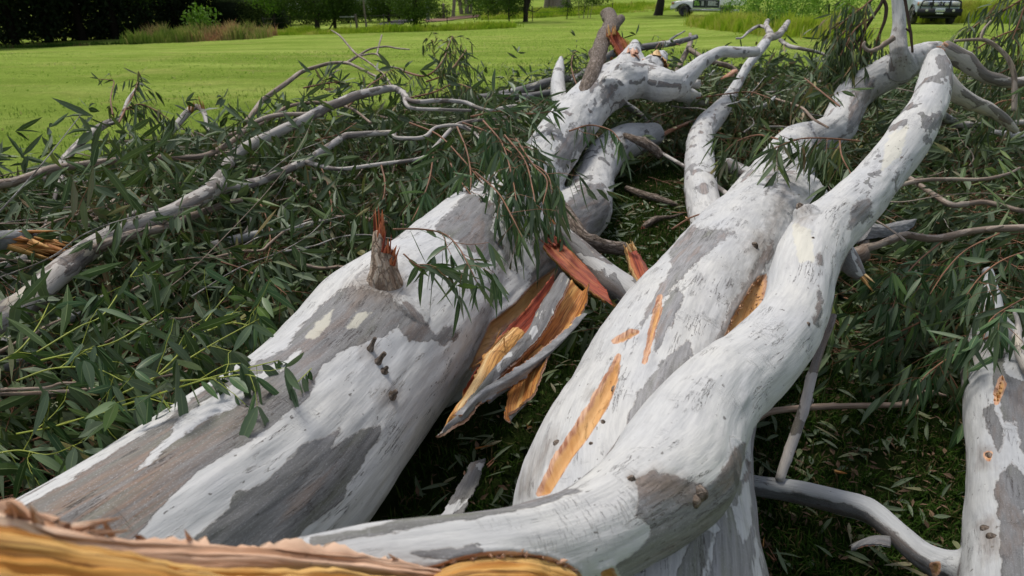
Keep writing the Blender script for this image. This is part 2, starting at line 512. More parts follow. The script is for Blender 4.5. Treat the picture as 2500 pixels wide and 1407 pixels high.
def grass_mat(name, stops):
    t = NT(name); t.rough(.8, .05)
    r = t.n('ShaderNodeSeparateXYZ'); t.l(t.attr('lf'), r.inputs[0])
    c = t.ramp(r.outputs[2], stops)
    t.col(c)
    tr = t.n('ShaderNodeBsdfTranslucent'); t.l(c, tr.inputs[0]); mx = t.n('ShaderNodeMixShader'); mx.inputs[0].default_value = .35
    t.l(t.b.outputs[0], mx.inputs[1]); t.l(tr.outputs[0], mx.inputs[2]); t.l(mx.outputs[0], t.out.inputs[0])
    return t.m
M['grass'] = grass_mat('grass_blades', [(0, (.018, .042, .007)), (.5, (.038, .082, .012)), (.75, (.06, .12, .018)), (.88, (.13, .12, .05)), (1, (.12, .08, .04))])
M['grass_far'] = grass_mat('lawn_blades', [(0, (.10, .19, .02)), (.5, (.19, .30, .04)), (.85, (.30, .38, .08)), (1, (.42, .36, .15))])

M['leaf_hedge'] = leaf_mat('hedge_foliage', [(0, (.04, .065, .02)), (.5, (.08, .12, .035)), (1, (.16, .20, .06))], trans=.2, gloss=.6, spots=False, back=(.06, .09, .03), midrib=(.06, .1, .02))
M['leaf_bg'] = leaf_mat('background_foliage', [(0, (.014, .032, .006)), (.5, (.05, .10, .013)), (.85, (.12, .22, .022)), (1, (.20, .30, .035))], trans=.2, gloss=.6, spots=False, back=(.05, .09, .015), midrib=(.06, .1, .02))
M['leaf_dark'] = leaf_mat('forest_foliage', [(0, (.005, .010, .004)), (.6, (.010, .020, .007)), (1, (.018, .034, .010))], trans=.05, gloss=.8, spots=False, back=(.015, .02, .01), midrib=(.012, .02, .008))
M['leaf_bright'] = leaf_mat('bright_foliage', [(0, (.07, .17, .012)), (.5, (.18, .36, .025)), (1, (.30, .46, .06))], trans=.25, gloss=.55, spots=False, back=(.12, .2, .05), midrib=(.1, .2, .03))
M['weeds'] = grass_mat('tall_weeds', [(0, (.12, .20, .03)), (.4, (.26, .30, .07)), (.6, (.42, .34, .14)), (1, (.38, .20, .11))])
M['weeds_y'] = grass_mat('tall_bright_grass', [(0, (.20, .33, .02)), (.5, (.36, .46, .04)), (1, (.50, .48, .12))])
M['trunk_bg'] = rough_bark('background_trunk', (.014, .011, .008), (.03, .025, .02), (.06, .05, .04), False)
M['trunk_pale'] = rough_bark('pale_papery_trunk', (.12, .09, .07), (.28, .22, .18), (.45, .38, .32), False)
M['asphalt'] = plain('asphalt', (.07, .066, .07), .9, .2, var=.25)
M['white_wall'] = plain('white_painted_boards', (.72, .72, .70), .6, .3)
M['roof_grey'] = plain('grey_metal_roof', (.30, .32, .34), .45, .5)
M['post'] = plain('weathered_post_timber', (.16, .13, .10), .85, .2, var=.4)
M['picket'] = plain('dark_steel_picket', (.025, .022, .02), .6, .4)
M['pole'] = plain('power_pole_timber', (.26, .28, .26), .85, .2, var=.25)
M['glass'] = plain('dark_glass', (.015, .02, .025), .06, .7)
M['paint_w'] = plain('white_car_paint', (.78, .78, .78), .25, .5)
M['paint_s'] = plain('silver_blue_car_paint', (.36, .43, .47), .28, .6, metal=.35)
M['paint_d'] = plain('dark_door_wrap', (.012, .02, .022), .35, .5)
M['lime'] = plain('lime_lettering', (.38, .72, .12), .5)
M['lime_pale'] = plain('pale_lime_stripe', (.66, .80, .40), .5)
M['letter'] = plain('white_lettering', (.78, .80, .80), .5)
M['tyre'] = plain('tyre_rubber', (.075, .072, .068), .85, .2, var=.2)
M['black'] = plain('black_plastic', (.010, .011, .013), .45, .4)
M['rim'] = plain('dark_alloy', (.03, .03, .04), .35, .6, metal=.5)
M['lamp'] = plain('headlight_lens', (.62, .62, .52), .12, .7)
M['amber'] = plain('amber_lens', (.5, .13, .02), .2, .6)
M['chrome'] = plain('chrome_trim', (.7, .7, .72), .2, .6, metal=.9)

M['wood_near'] = torn_wood('close_torn_wood', (.56, .27, .055), (.36, .13, .022), (.68, .42, .14), bump=.004, sc=.95)
M['bark_torn'] = torn_wood('torn_bark_fibre', (.78, .52, .36), (.52, .28, .16), (.84, .66, .50), bump=.004, sc=1.1)

M['stub_bark'] = rough_bark('flaky_stub_bark', (.20, .125, .085), (.42, .31, .23), (.60, .52, .43))

M['lip'] = plain('frayed_bark_lip', (.60, .36, .22), .8, .2, var=.3)
M['twig_dark'] = plain('dark_hanging_twig', (.055, .035, .025), .8, .2, var=.4)
M['trunk_shaded'] = plain('forest_trunk_shaded', (.010, .008, .006), .95, .05, var=.3)  # near-black colour carries the crown shade on the forest trunks

M['litter'] = plain('bark_crumbs', (.13, .085, .055), .9, .1, var=.6)
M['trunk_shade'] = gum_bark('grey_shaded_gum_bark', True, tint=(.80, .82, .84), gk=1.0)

M['tuft'] = grass_mat('lawn_tufts', [(0, (.20, .33, .04)), (.5, (.32, .46, .07)), (.85, (.42, .52, .12)), (1, (.52, .48, .22))])
# ------------------------------------------------------------------ terrain
def poly_sdf(P, poly):
    """signed distance (negative inside) of 2-D points P to polygon"""
    poly = np.asarray(poly, float); n = len(poly)
    d = np.full(len(P), 1e9); inside = np.zeros(len(P), bool)
    for i in range(n):
        a, b = poly[i], poly[(i + 1) % n]
        e = b - a; w = P - a
        t = np.clip((w @ e) / (e @ e + 1e-12), 0, 1)
        d = np.minimum(d, np.linalg.norm(w - t[:, None] * e, axis=1))
        c = (a[1] > P[:, 1]) != (b[1] > P[:, 1])
        xi = (b[0] - a[0]) * (P[:, 1] - a[1]) / (b[1] - a[1] + 1e-12) + a[0]
        inside ^= c & (P[:, 0] < xi)
    return np.where(inside, -d, d)
def plist(s): return [tuple(float(q) for q in t.split(',')) for t in s.split()]

def gpoly(px, z=0.0):
    return [tuple(PZ(x, y, z)[:2]) for x, y in plist(px)]
HEAP_L = gpoly("-150,500 60,505 200,480 330,420 560,385 760,362 1010,322 1200,300 1330,275 1480,330 1420,560 1150,640 900,760 700,860 430,1010 250,1150 -60,1330 -700,1330 -700,600", .12)
HEAP_C = gpoly("1100,290 1230,240 1330,222 1500,212 1700,222 1900,215 2150,232 2150,300 2050,380 1850,420 1700,430 1660,540 1600,420 1500,400 1380,300", .12)
HEAP_R = gpoly("2000,235 2250,225 2520,180 2850,170 3200,400 3100,1000 2560,1000 2330,930 2150,880 2030,800 2020,600 2100,420", .12)
gx = np.unique(np.concatenate((np.linspace(-9, 9, 181), np.linspace(-40, 40, 161), np.linspace(-320, 320, 81))))
gy = np.unique(np.concatenate((np.linspace(-4, 14, 181), np.linspace(14, 110, 193), np.linspace(-120, -4, 24), np.linspace(110, 620, 52))))
X, Y = np.meshgrid(gx, gy)
PXY = np.stack((X.ravel(), Y.ravel()), 1)
Z = terrain(PXY[:, 0], PXY[:, 1]) + .035 * fbm(np.c_[PXY * .8, PXY[:, :1] * 0], 3, 3) + .12 * fbm(np.c_[PXY * .09, PXY[:, :1] * 0], 9, 2) * sst(12, 30, PXY[:, 1])
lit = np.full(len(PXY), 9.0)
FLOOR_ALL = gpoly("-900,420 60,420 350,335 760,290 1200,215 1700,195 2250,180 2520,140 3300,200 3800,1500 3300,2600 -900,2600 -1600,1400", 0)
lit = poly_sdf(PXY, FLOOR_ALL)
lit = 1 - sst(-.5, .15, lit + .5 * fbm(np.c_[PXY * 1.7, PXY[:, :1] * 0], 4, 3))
nxg, nyg = len(gx), len(gy)
ii = np.arange(nxg * nyg).reshape(nyg, nxg)
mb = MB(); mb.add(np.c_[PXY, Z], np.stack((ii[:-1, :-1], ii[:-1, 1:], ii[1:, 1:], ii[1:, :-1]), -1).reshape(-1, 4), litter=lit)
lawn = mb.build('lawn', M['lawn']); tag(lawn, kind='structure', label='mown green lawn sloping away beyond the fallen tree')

# ------------------------------------------------------------------ big gum trunks
def gum_trunk(name, label, chains, voxel, polys, group=None, disp=.012, extra=None, knots=(), mat='trunk'):
    mb = MB(); chs = []
    for k, (s, sides) in enumerate(chains):
        ch = tube(mb, parse(s) if isinstance(s, str) else s, sides=sides, wob=0.0, seed=k, step=.05)
        chs.append(ch)
    if extra: extra(mb)
    o = mb.build(name + '_src', M['trunk'])
    md = o.modifiers.new('r', 'REMESH'); md.mode = 'VOXEL'; md.voxel_size = voxel
    sm = o.modifiers.new('s', 'SMOOTH'); sm.iterations = 14; sm.factor = .6
    dg = bpy.context.evaluated_depsgraph_get()
    me = bpy.data.meshes.new_from_object(o.evaluated_get(dg), preserve_all_data_layers=False, depsgraph=dg)
    bpy.data.objects.remove(o)
    me.name = name
    nv = len(me.vertices); V = np.empty(nv * 3, np.float32); me.vertices.foreach_get('co', V); V = V.reshape(-1, 3).astype(float)
    N = np.empty(nv * 3, np.float32); me.vertices.foreach_get('normal', N); N = N.reshape(-1, 3).astype(float)
    # limb coordinates from the closest chain
    best = np.full(nv, 1e9); bk = np.zeros((nv, 3))
    for k, ch in enumerate(chs):
        T, A, B, s = frames(ch)
        for c0 in range(0, nv, 20000):
            v = V[c0:c0 + 20000]
            d = np.linalg.norm(v[:, None] - ch[None, :, :3], axis=2)
            q = d - ch[None, :, 3]
            j = q.argmin(1); qq = q[np.arange(len(v)), j]
            w = v - ch[j, :3]
            ax = (w * T[j]).sum(1); e1 = (w * A[j]).sum(1); e2 = (w * B[j]).sum(1)
            m = qq < best[c0:c0 + 20000]
            b = np.stack((e1, e2, s[j] + ax + k * 1.3), 1)
            bb = bk[c0:c0 + 20000]; bb[m] = b[m]; bk[c0:c0 + 20000] = bb
            best[c0:c0 + 20000] = np.minimum(best[c0:c0 + 20000], qq)
    # muscle-like swellings and fine ripples
    V = V + N * (disp * fbm(bk * (5, 5, 2.2), 21, 3) + disp * .35 * fbm(bk * (30, 30, 7), 5, 2))[:, None]
    pr = project(V); xy = pr[:, :2]
    cdir = np.array((0, 0, CAM_H)) - V; cdir /= np.linalg.norm(cdir, axis=1)[:, None]
    face = sst(-.15, .2, (cdir * N).sum(1))
    pn = fbm(bk * (6, 6, 1.5) + 7, 31, 3) * 160 + 10
    def field(lst, default):
        if not lst: return np.full(nv, 200.0) if default is None else default
        f = np.full(nv, 1e9)
        for p in lst: f = np.minimum(f, poly_sdf(xy, plist(p)))
        return f
    gr = field(polys.get('grey'), None)
    if polys.get('white'): gr = np.maximum(gr, -field(polys['white'], None))
    auto = polys.get('auto', 0)
    if auto:
        gr = np.minimum(gr, pn + auto)
    pf = fbm(bk * (15, 15, 8) + 3, 77, 4) * 210 + 52 + 260 * sst(430, 640, xy[:, 1])
    gr = np.minimum(gr, pf)
    gr = gr * face + pn * (1 - face)
    cream = field(polys.get('cream'), None) + (1 - face) * 400
    wood = field(polys.get('wood'), None) + (1 - face) * 400
    stain_or_crease = field(polys.get('stain_or_crease'), None) + (1 - face) * 400
    warm = field(polys.get('warm'), None)
    V = V - N * (polys.get('wd', .012) * (1 - sst(-7, 3, wood + 2 * fbm(bk * (60, 60, 20), 8, 2))))[:, None]
    V = V + N * (.004 * np.exp(-((wood - 9 + 3 * fbm(bk * (60, 60, 30), 18, 2)) / 6) ** 2))[:, None]
    for (kx, ky, kr, kh) in knots:
        dd = np.hypot(xy[:, 0] - kx, xy[:, 1] - ky) + (1 - face) * 900
        V = V + N * (kh * np.exp(-(dd / kr) ** 2))[:, None]
    me.vertices.foreach_set('co', V.astype(np.float32).ravel())
    for k, a in (('grey', gr), ('cream', cream), ('wood', wood), ('stain_or_crease', stain_or_crease), ('warm', warm)):
        at = me.attributes.new(k, 'FLOAT', 'POINT'); at.data.foreach_set('value', a.astype(np.float32))
    at = me.attributes.new('bk', 'FLOAT_VECTOR', 'POINT'); at.data.foreach_set('vector', (bk + 11.3).astype(np.float32).ravel())
    me.polygons.foreach_set('use_smooth', np.ones(len(me.polygons), bool))
    me.materials.clear(); me.materials.append(M[mat]); me.update()
    ob = bpy.data.objects.new(name, me); C.objects.link(ob)
    tag(ob, label, 'fallen tree', group)
    print(name, nv, np.round(gr.min()))
    return ob, V, N, xy

T1, V1, N1, S1 = gum_trunk('fallen_tree_trunk', 'thickest fallen gum trunk with grey and white patches, running beside the big leafy heap',
    [("-420,2020,.40,430 -60,1730,.40,385 250,1475,.40,325 620,1195,.38,272 822,992,.38,222 955,828,.38,208 1062,722,.38,172 1138,622,.40,134 1232,512,.43,100 1325,405,.48,68 1380,322,.56,60 1436,258,.66,56 1486,214,.77,53 1525,184,.87,46 1544,158,.94,32 1550,138,.99,18", 48),
     ("1010,850,.30,170 1150,750,.26,140 1250,655,.24,108 1340,575,.22,92 1420,515,.20,70 1447,455,.2,52 1460,410,.22,47 1495,365,.28,44 1545,342,.3,40 1600,328,.3,28", 32),
     ("1520,200,.86,44 1570,196,.84,42 1620,208,.82,40 1655,210,.8,30", 20),
     ("1490,230,.76,44 1524,176,.91,38 1543,134,1.02,22 1551,104,1.09,9", 14), ("1560,200,.83,40 1590,168,.92,31 1616,138,.99,17", 12),
     ("1650,212,.8,34 1690,175,.92,22 1720,148,1.0,17 1760,128,1.06,14 1800,128,1.06,13 1850,126,1.06,12", 14),
     ("960,820,.52,110 925,755,.60,76 926,705,.67,60", 24),
     ], .0095,
    dict(grey=["-200,1360 -60,1262 60,1215 250,1112 440,985 560,920 700,850 740,790 800,735 850,700 955,720 985,780 940,825 880,838 830,860 780,900 762,960 690,1020 600,1080 480,1150 420,1210 330,1310 200,1500 -300,1700",
               "300,1500 470,1318 560,1238 575,1190 600,1204 640,1180 700,1130 740,1090 800,1060 832,1045 800,1104 860,1058 928,1040 930,1062 892,1108 872,1150 852,1182 832,1222 780,1262 700,1330 560,1500",
               "985,735 1012,748 1042,788 1062,822 1032,836 1000,832 975,800 968,760", "1056,826 1080,802 1112,795 1118,822 1080,842",
               "1060,560 1140,470 1210,500 1200,560 1230,600 1190,640 1120,590",
               "1300,590 1350,560 1400,600 1390,650 1320,720 1290,700 1310,640",
               "1380,500 1425,450 1470,450 1490,500 1470,560 1430,580 1390,560",
               "1400,350 1440,300 1450,330 1420,380", "1470,215 1510,200 1500,235 1470,260","1350,380 1400,300 1420,330 1380,420"],
         white=["325,1152 400,1075 440,1020 540,952 600,925 690,880 735,853 727,885 680,905 622,942 587,985 500,1030 422,1085 362,1132",
                "-100,1300 30,1228 250,1098 440,972 470,975 400,1030 210,1150 60,1238 -60,1320"],
         cream=["745,822 775,785 815,755 806,792 772,825 752,825", "848,802 868,760 905,765 872,800"],
         stain_or_crease=["850,700 895,668 930,690 975,668 1000,705 960,735 900,730 860,745", "895,845 915,850 912,872 895,868", "935,950 965,950 968,985 930,985","1210,700 1245,620 1225,640 1180,790 1165,840 1190,800"],  # bark stains; the last outline paints crease shade into the fork valley
         wood=["1546,112 1552,112 1550,134 1545,134", "1300,700 1355,660 1335,705 1290,760 1225,800 1180,870 1150,900 1200,790 1260,745"],
         auto=95, wd=.03, warm=["-200,1330 100,1215 300,1105 520,985 640,940 560,1040 440,1150 380,1250 200,1450 -200,1600"]),
    disp=.016)
T2, V2, N2, S2 = gum_trunk('fallen_tree_trunk', 'second thick white gum trunk with a long orange split, lying under the curved limb',
    [("1500,1900,.30,420 1540,1500,.32,330 1545,1250,.32,290 1590,1060,.32,235 1650,900,.32,205 1725,760,.32,172 1795,640,.31,140 1850,545,.31,108 1890,470,.31,86 1915,410,.32,66 1945,360,.36,52 1995,340,.42,46 2040,318,.52,44 2062,280,.62,42 2085,232,.75,42 2130,200,.86,41 2185,172,.97,41 2225,150,1.06,36 2262,130,1.12,27 2292,122,1.16,22", 44),
     ("1790,690,.28,110 1745,600,.30,56 1726,535,.30,44 1712,470,.32,40 1708,410,.34,36 1708,350,.38,33 1722,310,.42,29 1752,278,.5,24 1780,240,.6,17 1806,196,.75,13 1826,160,.88,12 1850,132,.98,11 1868,105,1.06,12", 22),
     ("1860,560,.36,110 1930,500,.34,88 1985,488,.34,52 2008,492,.34,26", 20),
     ("2205,168,1.0,36 2196,132,1.14,23 2192,100,d6.0,22 2196,60,d6.0,17 2192,0,d6.0,16 2180,-90,d6.0,15", 16),
     ], .0085,
    dict(grey=["1640,560 1720,560 1790,565 1700,640 1640,700 1600,760 1560,800 1640,650",
               "1560,960 1620,880 1680,830 1690,870 1640,950 1560,1080 1480,1150 1520,1060",
               "1440,1010 1480,960 1475,990 1440,1045", "1600,790 1650,700 1670,720 1640,790 1600,860",
               "1790,740 1850,640 1885,590 1890,620 1850,680 1800,770 1760,840 1740,850",
               "1600,1500 1700,1300 1760,1300 1800,1180 1835,1140 1842,1240 1835,1500",
               "2080,190 2140,190 2120,240 2095,300 2070,320 2075,250","1880,400 1910,395 1900,440 1870,470"],
         white=["1790,1240 1835,1150 1838,1280 1815,1340 1800,1290", "1690,1500 1720,1380 1745,1300 1735,1400"],
         wood=["1316,1208 1350,1135 1404,1052 1444,985 1482,925 1506,880 1512,872 1504,930 1482,990 1434,1066 1394,1118 1342,1203",
               "1772,828 1790,780 1828,718 1850,685 1866,676 1864,720 1852,760 1818,805 1788,830",
               "1500,836 1538,812 1556,812 1522,831", "1600,762 1612,728 1609,766 1584,850 1574,886 1588,816"],
         stain_or_crease=["1832,608 1855,572 1885,590 1866,618", "1925,400 1932,440 1905,520 1870,600 1820,720 1790,790 1745,870 1730,880 1800,740 1850,640 1880,560 1908,480",
                "1255,1215 1330,1080 1360,1060 1290,1200", "2186,72 2204,72 2207,96 2190,98", "2188,118 2204,106 2210,140 2194,152", "2120,235 2150,215 2155,240 2130,262","1440,968 1452,958 1450,975"],
         auto=70, wd=.022), disp=.017, mat='trunk_light')
L3, V3, N3, S3 = gum_trunk('torn_gum_limb', 'curved creamy white gum limb arching over the second trunk, its torn end nearest the camera', 
    [("2286,122,d4.0,17 2284,150,d4.0,27 2286,185,d3.95,36 2270,250,d3.8,42 2215,345,d3.5,50 2150,430,d3.3,54 2072,515,d3.0,64 2000,582,d2.75,74 1962,670,d2.5,76 1938,770,d2.3,80 1862,872,d2.05,92 1765,955,d1.85,106 1695,1050,d1.65,126 1640,1160,d1.5,150 1500,1270,d1.3,136 1340,1338,d1.2,128 1150,1384,d1.08,136 920,1402,d.98,122 740,1424,d.91,108 580,1450,d.86,86", 44),
     ("1650,1140,d1.55,120 1740,1128,d1.52,86 1802,1138,d1.5,36", 20),
     ("1990,585,d2.7,56 1962,512,d2.75,26", 14)],
    .0068,
    dict(grey=["1550,1170 1600,1150 1650,1165 1720,1190 1760,1150 1800,1090 1822,1080 1850,1140 1800,1220 1720,1310 1660,1400 1560,1480 1500,1380 1560,1340 1600,1290 1555,1260 1560,1210",
               "1080,1230 1200,1200 1350,1180 1420,1200 1300,1240 1150,1265 1010,1290 900,1310 760,1330 760,1315 900,1290",
               "1000,1350 1150,1330 1180,1345 1100,1370", "2080,500 2120,480 2130,530 2070,560", "2000,700 2012,740 2000,800 1985,790"],
         cream=["1930,540 1980,560 1990,640 1950,640", "2170,330 2220,300 2200,380 2150,420"],
         stain_or_crease=["1540,1160 1600,1155 1660,1170 1715,1200 1700,1225 1640,1210 1590,1200 1552,1185", "1640,1400 1700,1330 1730,1290 1720,1330 1670,1400", "1795,1110 1822,1112 1828,1150 1800,1160",
                "1945,495 1962,490 1975,530 1955,545"],
         wood=["640,1348 760,1362 900,1378 1020,1396 1060,1388 1110,1370 1180,1356 1250,1353 1330,1364 1380,1382 1412,1402 1440,1600 200,1700 200,1350",
               "1470,1400 1492,1390 1505,1420 1480,1440"], auto=95, wd=.016), disp=.015, mat='trunk_mid')
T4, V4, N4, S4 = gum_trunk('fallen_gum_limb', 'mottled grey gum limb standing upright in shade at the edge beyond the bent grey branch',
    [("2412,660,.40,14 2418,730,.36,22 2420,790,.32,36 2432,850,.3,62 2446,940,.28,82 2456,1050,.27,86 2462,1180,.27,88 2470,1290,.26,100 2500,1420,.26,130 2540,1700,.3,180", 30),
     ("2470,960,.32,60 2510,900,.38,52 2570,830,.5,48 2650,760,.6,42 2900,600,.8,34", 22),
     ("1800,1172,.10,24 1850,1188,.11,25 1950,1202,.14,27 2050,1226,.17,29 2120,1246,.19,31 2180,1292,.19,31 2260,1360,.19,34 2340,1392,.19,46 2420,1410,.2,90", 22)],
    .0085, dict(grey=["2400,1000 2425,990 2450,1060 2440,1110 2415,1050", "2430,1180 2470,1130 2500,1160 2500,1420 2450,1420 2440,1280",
                      "1780,1186 1950,1206 2050,1230 2120,1252 2200,1316 2330,1420 2200,1420 2000,1300 1780,1260"], white=[], stain_or_crease=["2398,1105 2420,1105 2418,1130 2400,1135","2395,1280 2420,1270 2440,1330 2410,1360", "2380,840 2400,830 2390,870 2375,890"],
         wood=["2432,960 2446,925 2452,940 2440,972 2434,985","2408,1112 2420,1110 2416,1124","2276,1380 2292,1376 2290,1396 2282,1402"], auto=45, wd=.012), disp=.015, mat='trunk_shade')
# ------------------------------------------------------------------ leaves
def unit(a): return a / (np.linalg.norm(a, axis=-1, keepdims=True) + 1e-9)
def leaf_arrays(Bp, d, nrm, L, W, rows=5, sickle=None, droop=None, rnd=None, rng=RNG, fold=.25):
    n = len(Bp); d = unit(d); side = unit(np.cross(nrm, d)); nn = np.cross(d, side)
    if sickle is None: sickle = rng.uniform(-.22, .22, n)
    if droop is None: droop = rng.uniform(0, .25, n)
    if rnd is None: rnd = rng.uniform(0, 1, n)
    t = np.linspace(0, 1, rows)
    w = np.sin(np.pi * np.clip(t, .0, 1) ** .8) ** .8; w[0] = .06; w[-1] = .02
    Lt = L[:, None] * t[None]
    cen = Bp[:, None] + d[:, None] * Lt[..., None] + side[:, None] * (sickle[:, None] * L[:, None] * (t ** 2)[None])[..., None]
    cen[..., 2] -= (droop * L)[:, None] * (t ** 2)[None]
    tw = rng.uniform(-.5, .5, n)[:, None] * t[None]
    sd = side[:, None] * np.cos(tw)[..., None] + nn[:, None] * np.sin(tw)[..., None]
    up = nn[:, None] * np.cos(tw)[..., None] - side[:, None] * np.sin(tw)[..., None]
    hw = (W[:, None] * .5 * w[None])[..., None]
    V = np.stack((cen - sd * hw + up * hw * fold, cen, cen + sd * hw + up * hw * fold), 2)     # n,rows,3,3
    u = np.broadcast_to(np.array((-1., 0, 1.)), (n, rows, 3))
    vv_ = np.broadcast_to(t[None, :, None], (n, rows, 3)); r3 = np.broadcast_to(rnd[:, None, None], (n, rows, 3))
    lf = np.stack((u, vv_, r3), -1).reshape(-1, 3)
    idx = np.arange(n * rows * 3).reshape(n, rows, 3)
    Fq = np.stack((idx[:, :-1, :-1], idx[:, :-1, 1:], idx[:, 1:, 1:], idx[:, 1:, :-1]), -1).reshape(-1, 4)
    return V.reshape(-1, 3), Fq, lf

def stem_arrays(P0, P1, r0, r1):
    """many straight 3-sided stems"""
    n = len(P0); d = unit(P1 - P0)
    a = unit(np.cross(d, np.where(np.abs(d[:, 2:3]) > .9, np.array((1., 0, 0)), np.array((0, 0, 1.))))); b = np.cross(d, a)
    V = []
    for P, r in ((P0, r0), (P1, r1)):
        for k in range(3):
            an = 2.0944 * k
            V.append(P + (a * math.cos(an) + b * math.sin(an)) * np.asarray(r)[:, None])
    V = np.stack(V, 1)
    i = np.arange(n * 6).reshape(n, 6)
    Fq = np.concatenate([np.stack((i[:, k], i[:, (k + 1) % 3], i[:, 3 + (k + 1) % 3], i[:, 3 + k]), -1) for k in range(3)])
    return V.reshape(-1, 3), Fq

def make_sprig(rng, length=.55, nside=5, L=.12, W=.02, hang=.8, rows=4, dens=1.0):
    """one template leafy spray in local coordinates along +X; returns stem segs and leaf params"""
    segs = []; LB, LD = [], []
    def walk(p, d, length, r, depth):
        n = max(3, int(length / .05))
        for i in range(n):
            d2 = d + rng.normal(0, .18, 3) + np.array((0, 0, -.05 * hang)); d = d2 / np.linalg.norm(d2)
            q = p + d * length / n
            rr = r * (1 - .8 * i / n)
            segs.append((p, q, rr, rr * .9))
            if depth == 0 and rng.random() < nside / n:
                s = np.cross(d, rng.normal(0, 1, 3)); s /= np.linalg.norm(s)
                walk(q, d * .6 + s * .7, length * rng.uniform(.3, .6), rr * .6, 1)
            if rng.random() < (.85 if depth else .55) * dens:
                s = np.cross(d, rng.normal(0, 1, 3)); s /= np.linalg.norm(s)
                LB.append(q); LD.append(d * .35 + s * .5 + np.array((0, 0, -hang * rng.uniform(.2, 1.3))))
            p = q
        for k in range(2): LB.append(p); LD.append(d + rng.normal(0, .4, 3) + np.array((0, 0, -.4 * hang)))
    walk(np.zeros(3), np.array((1., 0, 0)), length, .0035, 0)
    n = len(LB)
    B = np.array(LB); D = unit(np.array(LD))
    N = unit(np.cross(D, rng.normal(0, 1, (n, 3))))
    Ls = L * rng.uniform(.5, 1.3, n); Ws = W * rng.uniform(.65, 1.7, n)
    V, Fq, lf = leaf_arrays(B, D, N, Ls, Ws, rows=rows, rng=rng)
    S = segs
    SV, SF = stem_arrays(np.array([s[0] for s in S]), np.array([s[1] for s in S]), np.array([s[2] for s in S]), np.array([s[3] for s in S]))
    return dict(V=V, F=Fq, lf=lf, SV=SV, SF=SF, n=n)

def rotm(yaw, pitch, roll):
    cy, sy, cp, sp, cr, sr = math.cos(yaw), math.sin(yaw), math.cos(pitch), math.sin(pitch), math.cos(roll), math.sin(roll)
    Rz = np.array(((cy, -sy, 0), (sy, cy, 0), (0, 0, 1))); Ry = np.array(((cp, 0, -sp), (0, 1, 0), (sp, 0, cp))); Rx = np.array(((1, 0, 0), (0, cr, -sr), (0, sr, cr)))
    return Rz @ Ry @ Rx

def merge_instances(tmpls, poses):
    """poses: (template index, pos, R, scale, colour offset). one pair of MBs: leaves, stems"""
    ml, ms = MB(), MB()
    for k, tp in enumerate(tmpls):
        sel = [p for p in poses if p[0] == k]
        if not sel: continue
        Rm = np.array([p[2] * p[3] for p in sel]); T = np.array([p[1] for p in sel]); co = np.array([p[4] for p in sel])
        V = np.einsum('nij,vj->nvi', Rm, tp['V']) + T[:, None]
        m, nv = len(sel), len(tp['V'])
        lf = np.broadcast_to(tp['lf'], (m, nv, 3)).copy(); lf[..., 2] = np.clip(lf[..., 2] * .72 + co[:, None], 0, 1)
        Fq = (tp['F'][None] + (np.arange(m) * nv)[:, None, None]).reshape(-1, 4)
        ml.add(V.reshape(-1, 3), Fq, lf=lf.reshape(-1, 3))
        SV = np.einsum('nij,vj->nvi', Rm, tp['SV']) + T[:, None]
        sv = len(tp['SV'])
        ms.add(SV.reshape(-1, 3), (tp['SF'][None] + (np.arange(m) * sv)[:, None, None]).reshape(-1, 4))
    return ml, ms

def inside(P, poly):
    return poly_sdf(P, poly) < 0

TRUNK_PTS = np.vstack([V1[::40], V2[::40], V3[::40], V4[::40]])
def under_trunk_mask(P, r=.045):
    """True where a point lies inside/over a big trunk's footprint and near its surface"""
    k = np.floor(P / r).astype(int)
    return k

def heap(name, label, poly, dens, hfun, tm_args, near=1.0, seed=1, skip=None, col=(0., .3)):
    rng = np.random.default_rng(seed)
    tmpls = [make_sprig(rng, **tm_args) for _ in range(9)]
    poly = np.array(poly); lo, hi = poly.min(0), poly.max(0)
    area = (hi - lo).prod(); n = int(area * dens)
    P = rng.uniform(lo, hi, (n, 2)); sd_ = poly_sdf(P, poly)
    P = P[(sd_ < -.2 + .13 * rng.normal(0, 1, n))]; sdv = poly_sdf(P, poly)
    H = hfun(P, -sdv)
    z = H * rng.uniform(.05, 1, len(P)) ** .7
    pts = np.c_[P, z]
    pr = project(pts)
    vis = (pr[:, 0] > -800) & (pr[:, 0] < 3300) & (pr[:, 1] < 1750) & (pr[:, 1] > -300)
    pts = pts[vis]
    if skip is not None: pts = pts[~skip(pts)]
    poses = []
    base = rng.uniform(0, 6.28)
    fld = fbm(np.c_[pts[:, :2] * .7, pts[:, :1] * 0], seed, 2) * 4
    for i, p in enumerate(pts):
        yaw = base + fld[i] + rng.normal(0, 1.0)
        up = rng.random() < .07
        poses.append((rng.integers(0, len(tmpls)), p, rotm(yaw, rng.normal(.5, .2) if up else rng.normal(.02, .17), rng.uniform(-.8, .8)), rng.uniform(.8, 1.6) * (.9 if up else 1), rng.uniform(*col)))
    ml, ms = merge_instances(tmpls, poses)
    # buds
    o = ml.build(name, M['leaf'], smooth=False); tag(o, label, 'foliage', kind='stuff')
    s = ms.build('twigs', M['twig'], parent=o); s['kind'] = 'stuff'
    print(name, len(poses), ml.n // 12)
    return o

